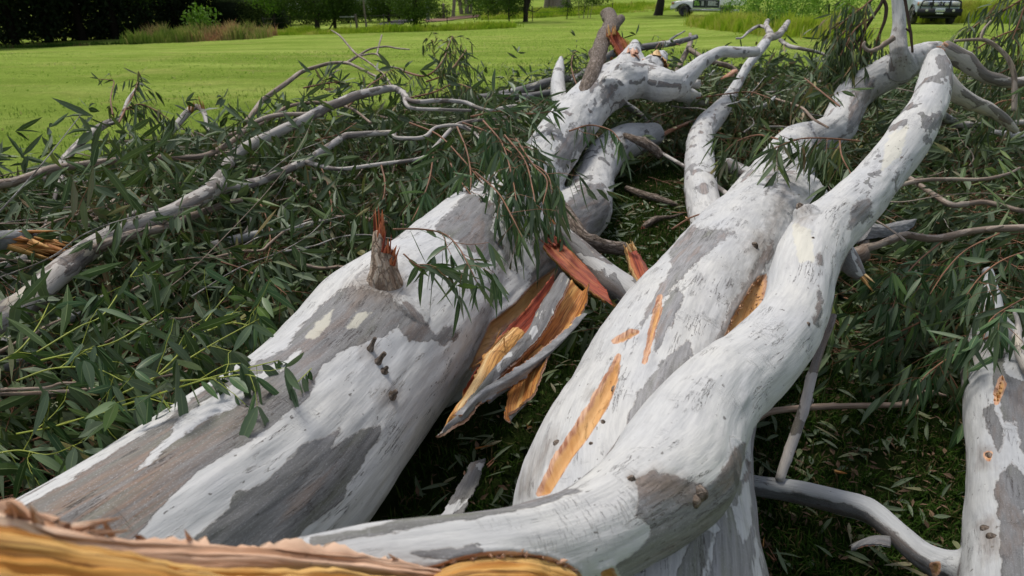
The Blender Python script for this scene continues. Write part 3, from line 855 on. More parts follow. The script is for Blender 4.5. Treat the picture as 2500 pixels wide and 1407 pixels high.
def clear_of_trunks(pts):
    """mask of points inside the volume of big trunks (would poke out of the bark)"""
    bad = np.zeros(len(pts), bool)
    for c0 in range(0, len(pts), 4000):
        d = pts[c0:c0 + 4000, None, :] - TRUNK_SK[None, :, :3]
        bad[c0:c0 + 4000] = ((np.linalg.norm(d, axis=2) - TRUNK_SK[None, :, 3]) < .11).any(1)
    return bad
SKS = []
for s in ("620,1195,.38,285 828,1000,.38,225 973,843,.38,195 1140,626,.40,125 1235,515,.43,95 1325,405,.48,70 1436,258,.66,58 1530,175,.9,45",
          "-420,2020,.40,430 250,1475,.40,330 620,1195,.38,280", "960,900,.34,190 1130,760,.26,165 1250,655,.24,120 1340,575,.22,92 1447,455,.2,52 1495,365,.28,44 1600,328,.3,28",
          "1500,1900,.30,420 1545,1250,.32,290 1650,900,.32,205 1795,640,.31,140 1890,470,.31,86 1945,360,.36,52",
          "1790,690,.28,110 1726,535,.30,44 1708,410,.34,36 1722,310,.42,29",
          "2002,582,d2.75,84 1945,770,d2.3,88 1765,950,d1.85,110 1640,1160,d1.5,150",
          "2418,730,.36,22 2432,850,.3,62 2446,940,.28,82 2462,1180,.27,88 2500,1420,.26,130"):
    SKS.append(catmull(parse(s), .07))
TRUNK_SK = np.vstack(SKS)

def hL(P, e):
    return (.05 + .25 * sst(.1, 1.3, e)) * (1 + .35 * fbm(np.c_[P * 1.1, P[:, :1] * 0], 12, 2))
def hR(P, e):
    return (.08 + .34 * sst(.1, 1.2, e)) * (1 + .4 * fbm(np.c_[P * .9, P[:, :1] * 0], 14, 2))
heap('leaf_heap', 'deep heap of dark green gum leaves and twigs beside the thickest trunk', HEAP_L, 80, hL,
     dict(length=.5, nside=5, L=.125, W=.020, hang=.9, rows=4), seed=3, skip=clear_of_trunks)
heap('leaf_heap', 'matted gum leaves filling the ground behind and between the forked trunks', HEAP_C, 50, hR,
     dict(length=.5, nside=5, L=.125, W=.019, hang=.8, rows=4), seed=5, skip=clear_of_trunks, col=(.05, .38))
heap('leaf_heap', 'shaded mass of drooping gum leaves on the side beyond the curved limb', HEAP_R, 50, hR,
     dict(length=.52, nside=5, L=.135, W=.02, hang=1.0, rows=4), seed=8, skip=clear_of_trunks)

# ---- thin scatter of fallen leaves on the turf
def leaf_litter(name, label, polypx, n, seed, L=.11):
    rng = np.random.default_rng(seed)
    poly = np.array(gpoly(polypx)); lo, hi = poly.min(0), poly.max(0)
    P = rng.uniform(lo, hi, (n, 2)); P = P[inside(P, poly)]
    z = terrain(P[:, 0], P[:, 1]) + rng.uniform(.01, .05, len(P))
    a = rng.uniform(0, 6.28, len(P)); m = len(P)
    d = np.stack((np.cos(a), np.sin(a), rng.normal(0, .2, m)), 1)
    N = unit(np.stack((rng.normal(0, .35, m), rng.normal(0, .35, m), np.ones(m)), 1))
    V, Fq, lf = leaf_arrays(np.c_[P, z], d, N, L * rng.uniform(.4, 1.2, m), .018 * rng.uniform(.6, 1.2, m), rows=5, rng=rng, rnd=np.where(rng.random(m) < .22, rng.uniform(.86, 1, m), rng.uniform(0, .55, m)))
    mb = MB(); mb.add(V, Fq, lf=lf)
    return tag(mb.build(name, M['leaf'], smooth=False), label, 'leaves', kind='stuff')
leaf_litter('fallen_leaves', 'loose gum leaves scattered over the dark grass between and beside the trunks', "1000,1300 1100,1000 1300,760 1420,560 1700,430 1700,560 1850,700 2450,700 2600,1500 1000,1700", 3600, 4)
leaf_litter('fallen_leaves', 'sparse gum leaves strewn on the mown lawn at the edge of the heap', "-100,390 300,290 700,255 1200,150 1700,120 2200,80 2400,150 1300,240 760,320 0,440", 1500, 6)

# ------------------------------------------------------------------ grass
def blades(name, label, polypx, n, h, w, mat, seed, kind='stuff', zoff=0.0, parent=None):
    rng = np.random.default_rng(seed)
    poly = np.array(gpoly(polypx)) if isinstance(polypx, str) else np.array(polypx, float); lo, hi = poly.min(0), poly.max(0)
    P = rng.uniform(lo, hi, (n, 2)); P = P[inside(P, poly)]
    m = len(P)
    tuft = fbm(np.c_[P * 5, P[:, :1] * 0], seed, 3)
    P = P[tuft > rng.uniform(-.75, .25, m)]; m = len(P)
    z = terrain(P[:, 0], P[:, 1]) - .005
    a = rng.uniform(0, 6.28, m); lean = rng.uniform(.15, 1.1, m)
    hh = h * rng.uniform(.45, 1.3, m); ww = w * rng.uniform(.6, 1.3, m)
    B = np.c_[P, z]; ax = np.stack((np.cos(a), np.sin(a), a * 0), 1); pe = np.stack((-np.sin(a), np.cos(a), a * 0), 1)
    up = np.array((0, 0, 1.))
    m1 = B + up * (hh * .6)[:, None] + ax * (hh * lean * .3)[:, None]
    tp = B + up * (hh * (1 - .25 * lean))[:, None] + ax * (hh * lean * .95)[:, None]
    V = np.stack((B - pe * ww[:, None] * .5, B + pe * ww[:, None] * .5, m1 + pe * ww[:, None] * .4, m1 - pe * ww[:, None] * .4, tp), 1)
    i = np.arange(m * 5).reshape(m, 5)
    r = rng.uniform(0, 1, m)
    lf = np.stack((np.zeros((m, 5)), np.broadcast_to(np.array((0, 0, .6, .6, 1.)), (m, 5)), np.broadcast_to(r[:, None], (m, 5))), -1)
    mb = MB(); mb.add(V.reshape(-1, 3), [i[:, :4], i[:, [3, 2, 4]]], lf=lf.reshape(-1, 3))
    print(name, m)
    return tag(mb.build(name, mat, smooth=False), label, 'grass', kind=kind)
blades('grass', 'trampled dark green grass showing in the gap between the two thick trunks', "850,1500 1000,1150 1200,860 1450,660 1500,420 1720,420 1690,600 1500,850 1300,1150 1200,1700", 60000, .05, .006, M['grass'], 3)
blades('grass', 'shaded grass around the bent grey branch near the picture bottom', "1780,1700 1800,1050 1990,760 2420,760 2520,1100 2700,1700", 70000, .055, .006, M['grass'], 5)
blades('grass', 'short mown blades where lawn meets the leaf heap', "-900,520 -600,300 400,235 900,190 1500,110 2300,80 2700,100 2300,260 1300,280 600,350 60,460", 110000, .05, .012, M['grass_far'], 7)

def buds(label, poly, n, zr, seed):
    rng = np.random.default_rng(seed); poly = np.array(poly); lo, hi = poly.min(0), poly.max(0)
    P = rng.uniform(lo, hi, (n, 2)); P = P[inside(P, poly)]; m = len(P); c = np.c_[P, rng.uniform(*zr, m)]
    c = c[~clear_of_trunks(c)]; m = len(c); k = 7
    A0 = np.repeat(c, k, 0); A1 = A0 + unit(rng.normal(0, 1, (m * k, 3))) * rng.uniform(.008, .022, (m * k, 1))
    V, Fq = stem_arrays(A0, A1, np.full(m * k, .001), np.full(m * k, .0028)); mb = MB(); mb.add(V, Fq)
    return tag(mb.build('gum_blossom', M['blossom']), label, 'blossom', kind='stuff')
buds('tiny cream gum buds dotted through the shaded leaves', HEAP_R, 900, (.2, .62), 4)
buds('tiny cream gum buds dotted through the leaves behind the trunks', HEAP_C, 800, (.2, .62), 5)
buds('tiny cream gum buds dotted through the big leaf heap', HEAP_L, 500, (.2, .5), 6)

blades('grass', 'coarser tufts speckling the open mown lawn', [(-9, 11), (9, 13), (20, 32), (14, 54), (-14, 46), (-34, 42)], 90000, .028, .035, M['tuft'], 17)
def chips(name, label, polypx, n, mat, seed, L=(.008, .05)):
    rng = np.random.default_rng(seed); poly = np.array(gpoly(polypx)); lo, hi = poly.min(0), poly.max(0)
    P = rng.uniform(lo, hi, (n, 2)); P = P[inside(P, poly)]; m = len(P)
    z = rng.uniform(.012, .045, m); a = rng.uniform(0, 6.28, m)
    d_ = np.stack((np.cos(a), np.sin(a), rng.normal(0, .25, m)), 1); N = unit(np.stack((rng.normal(0, .4, m), rng.normal(0, .4, m), np.ones(m)), 1))
    Ls = rng.uniform(*L, m); V, Fq, lf = leaf_arrays(np.c_[P, z], d_, N, Ls, Ls * rng.uniform(.12, .45, m), rows=3, rng=rng)
    mb = MB(); mb.add(V, Fq, lf=lf, bk=V * 3)
    tag(mb.build(name, M[mat], smooth=False), label, 'litter', kind='stuff')
GAP = "850,1500 1000,1150 1200,860 1450,660 1500,420 1720,420 1690,600 1500,850 1300,1150 1200,1700"
LOW = "1780,1700 1800,1050 1990,760 2420,760 2520,1100 2700,1700"
chips('bark_litter', 'brown bark crumbs scattered in the grass between the two thick trunks', GAP, 2600, 'litter', 31)
chips('bark_litter', 'brown bark crumbs scattered in the shaded grass by the bent grey branch', LOW, 3200, 'litter', 32)
chips('wood_litter', 'small orange wood shavings under the torn limbs', GAP, 260, 'lip', 33, (.01, .04))
# ------------------------------------------------------------------ torn ends
def splinters(mb, c, axis, rad, ln, n, seed=0, w=.35, spread=.18, flat=.45):
    """a tuft of sharp fibres around an end point"""
    rng = np.random.default_rng(seed)
    axis = np.array(axis, float); axis /= np.linalg.norm(axis)
    a = np.cross(axis, (0, 0, 1.)); a /= np.linalg.norm(a) + 1e-9; b = np.cross(axis, a)
    for k in range(n):
        th = rng.uniform(0, 6.28); rr = rad * rng.uniform(.2, .95)
        base = np.array(c) + (a * math.cos(th) + b * math.sin(th)) * rr - axis * ln * .15
        d = axis + (a * math.cos(th) + b * math.sin(th)) * spread * rng.uniform(-.4, 1.2) + rng.normal(0, .05, 3); d /= np.linalg.norm(d)
        L = ln * rng.uniform(.35, 1.15); ww = rad * w * rng.uniform(.5, 1.2)
        sd = np.cross(d, a * math.cos(th) + b * math.sin(th)); sd /= np.linalg.norm(sd) + 1e-9; ot = np.cross(d, sd)
        v = []
        for t, s in ((0, 1), (.35, .9), (.7, .55), (1, .05)):
            p = base + d * L * t
            for (x, y) in ((-1, -flat), (1, -flat), (.8, flat), (-.8, flat)):
                v.append(p + sd * ww * s * x * rng.uniform(.8, 1.2) + ot * ww * s * y)
        f = []
        for i in range(3):
            for q in range(4):
                f.append((i * 4 + q, i * 4 + (q + 1) % 4, i * 4 + 4 + (q + 1) % 4, i * 4 + 4 + q))
        f.append((12, 13, 14, 15))
        bk = np.stack((np.array([(i % 4) * .01 + k * .03 for i in range(16)]), np.array([(i % 4 // 2) * .01 for i in range(16)]), np.repeat([0, .35, .7, 1], 4) * L + k), 1)
        mb.add(np.array(v), np.array(f), 0, bk=bk)

def branch(name, label, mat, specs, group=None, sides=12, cat='branch', torn=(), torn_mat='wood', bumps=3, wob=.10, seed=None, parts=(), cap=(1, 1)):
    """specs: list of strings; the first is the limb, the rest its forks. torn: list of (spec index, end, length factor, n)"""
    seed = seed if seed is not None else abs(hash(label)) % 9973
    seed = sum(ord(ch) * (i + 1) for i, ch in enumerate(label)) % 9973
    mb = MB(); chs = []
    for k, s in enumerate(specs):
        ch = tube(mb, parse(s), sides=max(6, sides - 3 * (k > 0)), seed=seed + k * 7, bumps=bumps if k == 0 else 1, wob=wob, cap=cap)
        chs.append(ch)
    o = mb.build(name, M[mat]); tag(o, label, cat, group)
    for (k, end, lf, n) in torn:
        ch = chs[k]
        i = 0 if end == 0 else -1; j = 2 if end == 0 else -3
        ax = ch[i, :3] - ch[j, :3]
        tb = MB(); splinters(tb, ch[i, :3], ax, ch[i, 3], ch[i, 3] * lf, n, seed=seed + 3)
        tb.build('splintered_end', M[torn_mat], parent=o)
    return o, chs

BR = {}
def B_(key, *a, **k): BR[key] = branch(*a, **k); return BR[key][0]

# ---- long limbs on the leaf heap
B_('L1', 'fallen_branch', 'longest pale branch sweeping over the leaf heap and forking into two near its middle', 'bark',
   ["-420,1050,.30,46 -200,905,.36,42 -60,815,.42,38 0,783,.43,33 67,738,.45,32 141,668,.48,30 202,621,.50,27 252,588,.52,25 336,548,.57,20 420,518,.61,19.5 480,486,.63,20 518,462,.63,20 545,425,.60,15 571,380,.64,14 622,350,.68,13 672,326,.73,12.5 739,294,.80,12 790,266,.86,11.5 833,249,.89,11 864,236,.91,11 907,225,.92,10 958,216,.93,8.5 981,226,.92,7.5 998,245,.9,6 1030,249,.9,5.5 1065,246,.9,5.5 1132,250,.88,5 1166,263,.87,4.5 1200,270,.87,4.2 1250,259,.87,3.6 1290,262,.87,2.6",
    "520,462,.56,19 560,458,.57,13 605,452,.58,11 672,427,.60,10 739,397,.64,9.5 806,356,.70,8.5 840,334,.72,8.2 864,330,.73,8 914,326,.74,7 966,324,.75,7",
    "745,396,.64,7 773,403,.64,5.5 830,413,.64,5 931,401,.66,5 1032,386,.68,5 1065,356,.72,5 1109,309,.78,4.6 1149,296,.8,4.2 1200,292,.8,3.4 1240,284,.8,2",
    "960,326,.75,6 971,337,.74,5 1032,336,.75,5 1065,312,.78,4.4 1116,306,.8,4 1150,318,.78,3 1176,345,.76,2",
    "1116,306,.8,3.5 1160,325,.76,2.8 1200,350,.74,2.4 1232,372,.72,1.8", "985,228,.92,6 1000,262,.88,4.5 1080,268,.87,4 1150,270,.86,3.5"],
   sides=20, bumps=9, torn=[(1, 1, 1.2, 6)])
B_('L2', 'fallen_branch', 'slender grey brown branch lying straight across the heap top and curving up to the fork', 'bark_b',
   ["-520,640,.30,17 -260,520,.46,14 -80,462,.56,12 0,450,.58,11.5 50,440,.60,11 128,413,.62,10 208,402,.64,9 302,390,.66,8 386,385,.67,7.5 487,383,.67,7 538,363,.68,6.5 578,336,.72,6 612,306,.76,6 655,286,.80,5.5 706,279,.82,5 756,277,.83,4.6 813,256,.86,3.6 850,250,.86,2"], bumps=5)
B_('L3', 'broken_branch', 'pale broken branch at the heap edge ending in an orange torn spike', 'bark',
   ["-300,640,.12,14 -20,500,.22,11 34,467,.26,10.5 84,447,.30,9.5 134,418,.34,9.5 161,386,.38,10 188,356,.42,9.5 218,330,.46,9.5 250,308,.50,9 272,296,.52,7",
    "196,350,.44,5 176,368,.42,5 160,400,.38,5.5 148,440,.36,5 124,510,.32,4.6 103,576,.28,4",
    "262,305,.5,5 285,296,.53,4 300,275,.56,4 312,245,.62,4 326,225,.68,3.4 340,205,.72,3"], torn=[(0, 1, 5.0, 9), (2, 1, 6, 4)])
B_('L4', 'fallen_branch', 'thin twiggy branch arching above the heap against the lawn', 'bark_b',
   ["600,300,.52,6.5 620,274,.58,6.5 638,249,.64,6.2 660,231,.70,6 706,198,.80,5.6 736,176,.86,5 775,163,.90,4.6 806,155,.93,4.3 846,154,.94,3.8 880,168,.92,3.4 920,188,.88,3.2 950,198,.86,3",
    "846,154,.94,3.6 872,138,.98,3 904,120,1.03,2.4 942,114,1.05,2.2 968,118,1.05,2 1000,121,1.05,1.6",
    "868,140,.97,2.8 885,135,.99,2.4 920,133,1.0,2.3 946,160,.95,2.4 980,170,.92,2.3 1004,192,.88,2", "920,133,1.0,2.2 924,115,1.04,1.9 932,86,1.1,2.2"], sides=8)
B_('L4b', 'stick', 'thin dark dead stick crossing the arching branch, its bare tip high over the lawn', 'bark_b',
   ["809,74,1.15,1.4 830,88,1.13,2.4 856,118,1.06,2.6 872,134,1.02,2.6 900,152,.98,2.4 930,176,.93,2.4 948,198,.89,2.6 960,220,.86,2.6"], sides=7, cat='stick')
B_('L5', 'broken_branch', 'short snapped grey branch bent over like a hook with an orange fibrous top', 'bark',
   ["405,330,.38,8 423,316,.42,8.5 446,288,.50,8.5 468,266,.56,8 484,262,.57,6.5 498,276,.54,6 504,300,.48,5 508,322,.42,4.5"], )
tb = MB(); p0 = PZ(466, 266, .57); p1 = PZ(474, 240, .68); splinters(tb, p0, p1 - p0, .024, .13, 9, 4, w=.4)
p0 = PZ(498, 276, .53); p1 = PZ(486, 232, .70); splinters(tb, p0, p1 - p0, .02, .21, 9, 5, w=.45, spread=.08)
tb.build('splintered_end', M['wood'], parent=BR['L5'][0])
B_('L6', 'fallen_branch', 'olive brown branch dipping under the pale fork towards the heap centre', 'bark_b',
   ["560,372,.50,4.5 524,384,.48,5 504,392,.46,5.5 480,417,.40,6 464,454,.34,6.5 455,480,.3,6"], sides=9)
B_('L7', 'fallen_branch', 'straight twin limbed branch passing behind the forked pale branch', 'bark_b',
   ["500,390,.46,5 571,400,.46,4.6 640,409,.46,4.4 700,414,.46,4 760,420,.45,3", "560,412,.42,6.5 638,417,.42,6 690,426,.41,6 760,436,.4,5 830,440,.4,3"], sides=9)
B_('L8', 'fallen_branch', 'knobbly brown branch leaning on the longest pale branch below its fork', 'bark_b',
   ["180,640,.44,10 240,606,.52,13 269,592,.54,12 330,571,.55,11.5 386,560,.55,10 430,547,.5,9.5 464,530,.52,9 520,510,.53,8 554,497,.54,8 591,489,.54,4"], sides=14, bumps=8)
B_('L9', 'broken_branch', 'straight olive stick slanting up to a yellow torn tip left of the heap middle', 'bark_b',
   ["110,610,.22,8.5 151,578,.26,8.5 218,534,.32,8 289,487,.38,8"], torn=[(0, 1, 4, 9)], torn_mat='wood_y')
B_('L9b', 'stick', 'short torn orange splinter stick poking from the leaves by the olive stick tip', 'bark_b',
   ["250,530,.30,5 290,500,.32,5 330,488,.34,5.5 372,470,.36,5 400,462,.37,4"], cat='stick', sides=8)
B_('L10', 'fallen_branch', 'smooth silver branch lying low under the knobbly brown one', 'bark',
   ["130,620,.22,10 168,594,.24,11 215,563,.26,10.5 260,553,.28,10 323,546,.30,9 356,534,.31,8 420,525,.32,6"], sides=12)
B_('L11', 'stick', 'thin brown stick parallel to the olive stick, running up to the pale fork', 'bark_r',
   ["160,600,.30,4.6 208,557,.33,5 255,524,.36,5 336,486,.4,5 400,463,.43,4 440,448,.44,3"], cat='stick', sides=8)
B_('L13', 'fallen_branch', 'pale branch half buried in leaves beneath the torn grey log', 'bark',
   ["-320,820,.10,18 -60,690,.18,14 0,658,.2,14 77,628,.22,12 151,606,.24,9 200,590,.25,7"], sides=12)
B_('L14', 'fallen_branch', 'thick pale branch end emerging below the lowest sweep of the longest pale branch', 'bark_w',
   ["-300,980,.12,26 -60,880,.18,22 0,846,.2,20 50,826,.2,14 84,815,.21,10 180,770,.22,14 230,745,.22,10 260,720,.22,7"], sides=14)
B_('L15', 'dead_limb', 'rough grey dead limb at the heap bottom under close leaves', 'dead_g',
   ["-300,1060,.10,28 -60,930,.14,24 0,902,.16,22 60,884,.17,15 110,868,.17,10"], sides=12)
B_('L16', 'fallen_branch', 'white branch lying flat in the leaves before the broken rough stub', 'bark_w',
   ["440,640,.26,8 470,621,.28,10 538,596,.30,12 600,580,.32,11 638,571,.33,10.5 722,557,.35,10 790,540,.37,8 820,524,.38,6",], sides=12)
B_('L16b', 'stick', 'small crooked upright stick hooked above the flat white branch', 'bark',
   ["590,578,.33,5 602,565,.35,5 612,545,.38,5 606,528,.41,4.4 592,518,.42,4 575,510,.42,3"], cat='stick', sides=8)
B_('L17', 'stick', 'long thin reddish twig curving across the lower leaf heap', 'bark_r',
   ["300,720,.36,2.6 363,688,.38,2.8 430,662,.39,3 504,635,.4,3.4 588,615,.41,3.6 638,612,.42,3.6 659,594,.43,3.4 706,557,.45,3 760,535,.46,2.4"], cat='stick', sides=7)
B_('L18', 'stick', 'thin red brown twig rising from the bottom leaves to a bare tip', 'bark_r',
   ["250,840,.40,2.4 286,822,.41,2.6 340,796,.42,2.8 390,780,.42,2.8 440,778,.42,2.6 474,772,.42,2"], cat='stick', sides=7)
B_('L19', 'stick', 'upper of the two brown sticks side by side at the heap bottom', 'bark_r',
   ["-40,954,.40,4.2 0,952,.41,4.2 60,950,.42,4 119,946,.43,4 148,936,.44,3.4 190,934,.45,2.4 240,922,.46,2"], cat='stick', sides=8, group=None)
B_('L19b', 'stick', 'lower of the two brown sticks side by side, running on to the thick trunk', 'bark_r',
   ["-40,966,.38,5 0,963,.39,5 80,960,.4,5 170,955,.41,4.6 271,945,.42,4 339,930,.43,3.6 437,912,.44,3 520,890,.45,2.4"], cat='stick', sides=8)
B_('L20', 'stick', 'thin brown twig slanting out of the heap corner beneath the big close leaves', 'bark_r',
   ["-20,868,.44,4.4 40,838,.46,4 81,818,.47,3.6 114,796,.48,3.4 170,772,.49,2.6"], cat='stick', sides=8)
B_('L21', 'stick', 'thin grey twig lying level across the heap corner under the torn grey log', 'bark_b',
   ["-20,632,.34,4 40,636,.34,4 100,640,.34,3.6 160,630,.35,3"], cat='stick', sides=8)
B_('L22', 'stick', 'reddish curved twig crossing the heap beside the thick trunk top', 'bark_r',
   ["700,430,.52,5 760,470,.50,4.6 800,520,.47,4.4 830,530,.46,4 870,528,.46,4 900,535,.46,4 960,545,.48,3.6 1030,560,.5,3 1090,580,.52,2.6"], cat='stick', sides=8)
B_('L23', 'stick', 'second reddish twig curving down to the rough broken stub', 'bark_r',
   ["720,640,.34,4 780,655,.34,4 830,652,.36,4 885,658,.4,3.4"], cat='stick', sides=8)

branch('stick', 'pale curved stick lying on leaves by the drooping dark leaf clump', 'bark', ["1965,168,.62,3.5 2000,200,.57,4.5 2035,225,.52,4 2056,242,.47,3"], cat='stick', sides=8)
branch('stick', 'short white curved stub in the leaves below the forked twig top', 'bark_w', ["1840,264,.45,3 1868,257,.52,5.5 1886,243,.58,4 1892,236,.6,2"], cat='stick', sides=9)
branch('stick', 'thin brown curved twig between the side fork and the limb with the pole', 'bark_r', ["1895,242,.62,2.6 1955,262,.64,3.2 1985,290,.64,3.2 2022,312,.62,2.6"], cat='stick', sides=7)
branch('fallen_branch', 'pale level branch under the dropped pale limb running to the picture edge', 'bark', ["2215,285,.62,8 2290,298,.56,10 2350,305,.52,8 2430,300,.5,7 2540,300,.5,6"], sides=11, bumps=5)
branch('fallen_branch', 'stout shaded branch propping up the arching limb top', 'bark_g', ["2255,235,.9,14 2290,275,.72,12 2330,300,.55,9 2360,318,.4,7"], sides=12)
branch('fallen_branch', 'white branch end poking in from the picture edge under the thin bent branch', 'bark_w', ["2420,322,.5,6 2470,330,.5,9 2560,340,.5,11"], sides=11)
branch('fallen_branch', 'light brown branch crossing the leaf heap between the two pale forks', 'bark_r', ["560,330,.66,4 640,300,.70,4.6 700,262,.74,4.6 770,250,.8,4 850,262,.82,3.4 905,300,.78,3"], sides=8)
branch('fallen_branch', 'second straight pale stick low in the heap near the torn grey log', 'bark', ["60,700,.36,7 150,640,.40,8 240,575,.44,8 330,520,.46,6.5 400,490,.48,4"], sides=10)

# torn grey log at the heap edge
o, ch = branch('broken_log', 'weathered grey log at the heap edge with its orange heartwood torn out', 'dead_g', ["-420,720,.30,34 -120,600,.52,30 -40,594,.54,29 40,583,.55,23 84,574,.56,14"], cat='log', sides=16)
tb = MB()
p0, p1 = PZ(40, 592, .53), PZ(175, 615, .50)
splinters(tb, p0, p1 - p0, .055, .30, 26, 8, w=.42, spread=.05); splinters(tb, p0 + (p1 - p0) * .45, (p1 - p0) + np.array((0, 0, -.04)), .05, .2, 18, 9, w=.4, spread=.1)
tb.build('torn_heartwood', M['wood'], parent=o)

# ---- centre
def surf_D(Vv, Nn, Ss, x, y):
    j = np.argmin(np.hypot(Ss[:, 0] - x, Ss[:, 1] - y) + 900 * ((Nn * (np.array((0, 0, CAM_H)) - Vv)).sum(1) < 0))
    return project(Vv[j:j + 1])[0][2]
sD = surf_D(V1, N1, S1, 928, 690) + .03
o, _ = branch('broken_stub', 'rough barked stub snapped off short on top of the thickest trunk, tip splintered red', 'stub_bark',
   ["934,712,d%.3f,48 936,686,d%.3f,35 935,660,d%.3f,29 932,630,d%.3f,24 927,598,d%.3f,19 925,566,d%.3f,14" % (sD + .05, sD, sD - .02, sD - .03, sD - .03, sD - .03)], cat='broken branch', sides=26, bumps=8, wob=.2)
tb = MB()
splinters(tb, PD(926, 575, sD - .03), PD(921, 512, sD - .03) - PD(926, 575, sD - .03), .022, .125, 9, 3, w=.55, spread=.02, flat=.2)
splinters(tb, PD(955, 640, sD - .04), PD(970, 592, sD - .04) - PD(955, 640, sD - .04), .016, .075, 6, 6, w=.5, spread=.03)
splinters(tb, PD(940, 610, sD - .05), PD(946, 555, sD - .05) - PD(940, 610, sD - .05), .018, .08, 6, 16, w=.5, spread=.02)
tb.build('splintered_tip', M['wood_r'], parent=o)
branch('dead_branch', 'thick rough brown dead branch standing up out of the trunk crotch against the lawn', 'dead',
   ["1386,305,.60,20 1400,280,.66,22 1428,225,.80,20.5 1452,165,.96,19 1466,115,1.08,18.5 1478,85,1.15,19 1492,66,1.2,17 1492,48,1.24,17 1486,34,1.27,15",
    "1484,76,1.17,17 1500,58,1.21,15 1516,46,1.23,10"], sides=20, bumps=8, wob=.14)
branch('broken_stub', 'white pointed stub standing upright beside the rough brown dead branch', 'bark_w',
   ["1380,300,.52,26 1374,265,.58,21 1364,230,.66,19 1362,195,.76,17 1366,165,.84,12 1370,142,.9,5"], cat='broken branch', sides=18, bumps=3)
branch('fallen_branch', 'grey branch lying behind the white pointed stub, thick and low over the lawn edge', 'bark_g',
   ["1090,250,.40,6 1130,243,.42,10 1180,240,.44,11 1240,230,.46,11 1300,215,.50,12 1345,200,.54,11 1400,190,.6,9 1440,180,.62,8", "1225,235,.46,8 1290,235,.46,8 1350,225,.48,8"], sides=12)
branch('broken_branch', 'grey branch slanting behind the trunk top with an orange torn fork end', 'bark_g',
   ["1400,200,.56,10 1430,178,.66,10.5 1470,148,.78,10 1510,127,.88,9.5 1560,117,.92,8.5 1610,110,.96,8 1650,104,1.0,7 1700,90,1.05,5.5", "1626,112,.96,4 1640,95,1.0,3 1672,76,1.07,1.6"],
   sides=12, torn=[(0, 1, 3, 6)], torn_mat='wood_p')
branch('broken_branch', 'dark forked branch crossing below the orange torn fork', 'bark_b',
   ["1650,182,.66,7 1664,150,.78,6.5 1682,115,.92,6.5 1686,96,.98,6 1685,84,1.02,4", "1680,118,.92,6 1705,135,.86,6 1735,150,.8,6 1780,162,.72,6 1800,175,.66,5"], sides=9)
_late_slab = True
tb = MB()
pA = PZ(1544, 150, 1.0); splinters(tb, pA, PZ(1545, 98, 1.16) - pA, .12, .17, 20, 5, w=.28, spread=.05)
tb.build('bark_splinters', M['wood_p'], parent=T1)
tb = MB(); pA = PZ(1597, 165, .93); splinters(tb, pA, PZ(1612, 118, 1.05) - pA, .13, .19, 26, 15, w=.3, spread=.25)
tb.build('splintered_tip', M['wood_y'], parent=T1)
# sawn looking scar on the far limb
mb = MB(); tube(mb, [tuple(PD(1658, 212, 6.9)) + (.075,), tuple(PD(1645, 214, 6.55)) + (.07,)], sides=16, cap=(1, 1), wob=.12); mb.build('snapped_face', M['wood'], parent=T1)
branch('broken_limb', 'stubby white limb piece with knotty end lying behind the fork', 'bark_w', ["1640,222,.7,18 1670,232,.62,20 1700,240,.55,16 1725,250,.5,10"], cat='branch', sides=14, bumps=5)
branch('broken_limb', 'short sawn white stub beside the far torn trunk end', 'bark_w', ["1665,205,.74,12 1690,205,.74,11 1708,206,.74,11"], cat='branch', sides=12)
branch('fallen_branch', 'dark thin branch drooping under the upper trunk', 'bark_g', ["1520,250,.5,8 1550,272,.4,9 1580,290,.34,5 1620,302,.3,3"], sides=9)
branch('forked_branch', 'pale forked twig top rising over the weedy bank', 'bark',
   ["1836,150,.86,9 1856,120,1.0,11 1872,98,1.08,11 1880,84,1.12,9 1874,70,1.16,7 1870,62,1.18,6 1874,52,1.2,6", "1880,92,1.1,10 1900,86,1.12,9 1912,72,1.15,8 1924,54,1.2,6", "1870,68,1.16,4 1852,64,1.17,4 1830,76,1.14,3.4 1812,92,1.1,2.6 1798,94,1.1,2.4", "1905,98,1.1,5 1925,112,1.06,5 1950,118,1.05,4.6 1980,124,1.03,4 2010,132,1.0,3.6 2040,150,.95,2.6"], sides=11)
branch('stick', 'short cut stick with bare orange end in the leaves behind the trunks', 'wood_p', ["1765,195,.62,7 1785,183,.66,7.5 1796,176,.68,7"], cat='stick', sides=10)
branch('stick', 'small white upright twig beside the bare orange cut stick', 'bark_w', ["1730,203,.55,5 1734,188,.62,5 1744,172,.7,2.6"], cat='stick', sides=9)

branch('dead_branch', 'dark rough dead branch draped over the side fork of the thickest trunk', 'dead',
   ["1308,452,.48,5 1330,475,.48,12 1352,495,.47,21 1378,525,.45,23 1402,560,.42,21 1430,588,.38,19 1465,600,.36,17 1500,607,.34,16 1532,612,.32,14"], sides=20, bumps=14, wob=.2)
o, ch = branch('broken_branch', 'light grey snapped branch resting between the two trunks with red torn underside', 'bark_g',
   ["1345,556,.46,10 1372,574,.45,19 1410,606,.42,26 1450,645,.38,30 1500,690,.34,35 1550,728,.30,39 1600,765,.26,43 1640,800,.2,44"], sides=20, bumps=5, cat='branch')
M['bark_g2'] = M['bark_g']
tb = MB()
p0, p1 = PZ(1400, 640, .34), PZ(1470, 700, .26)
q0 = PZ(1345, 595, .40)
splinters(tb, PZ(1360, 610, .38), PZ(1345, 590, .41) - PZ(1360, 610, .38), .04, .09, 12, 4)
splinters(tb, PZ(1348, 560, .45), PZ(1335, 540, .48) - PZ(1348, 560, .45), .04, .10, 14, 7)
tb.build('splintered_end', M['wood'], parent=o)

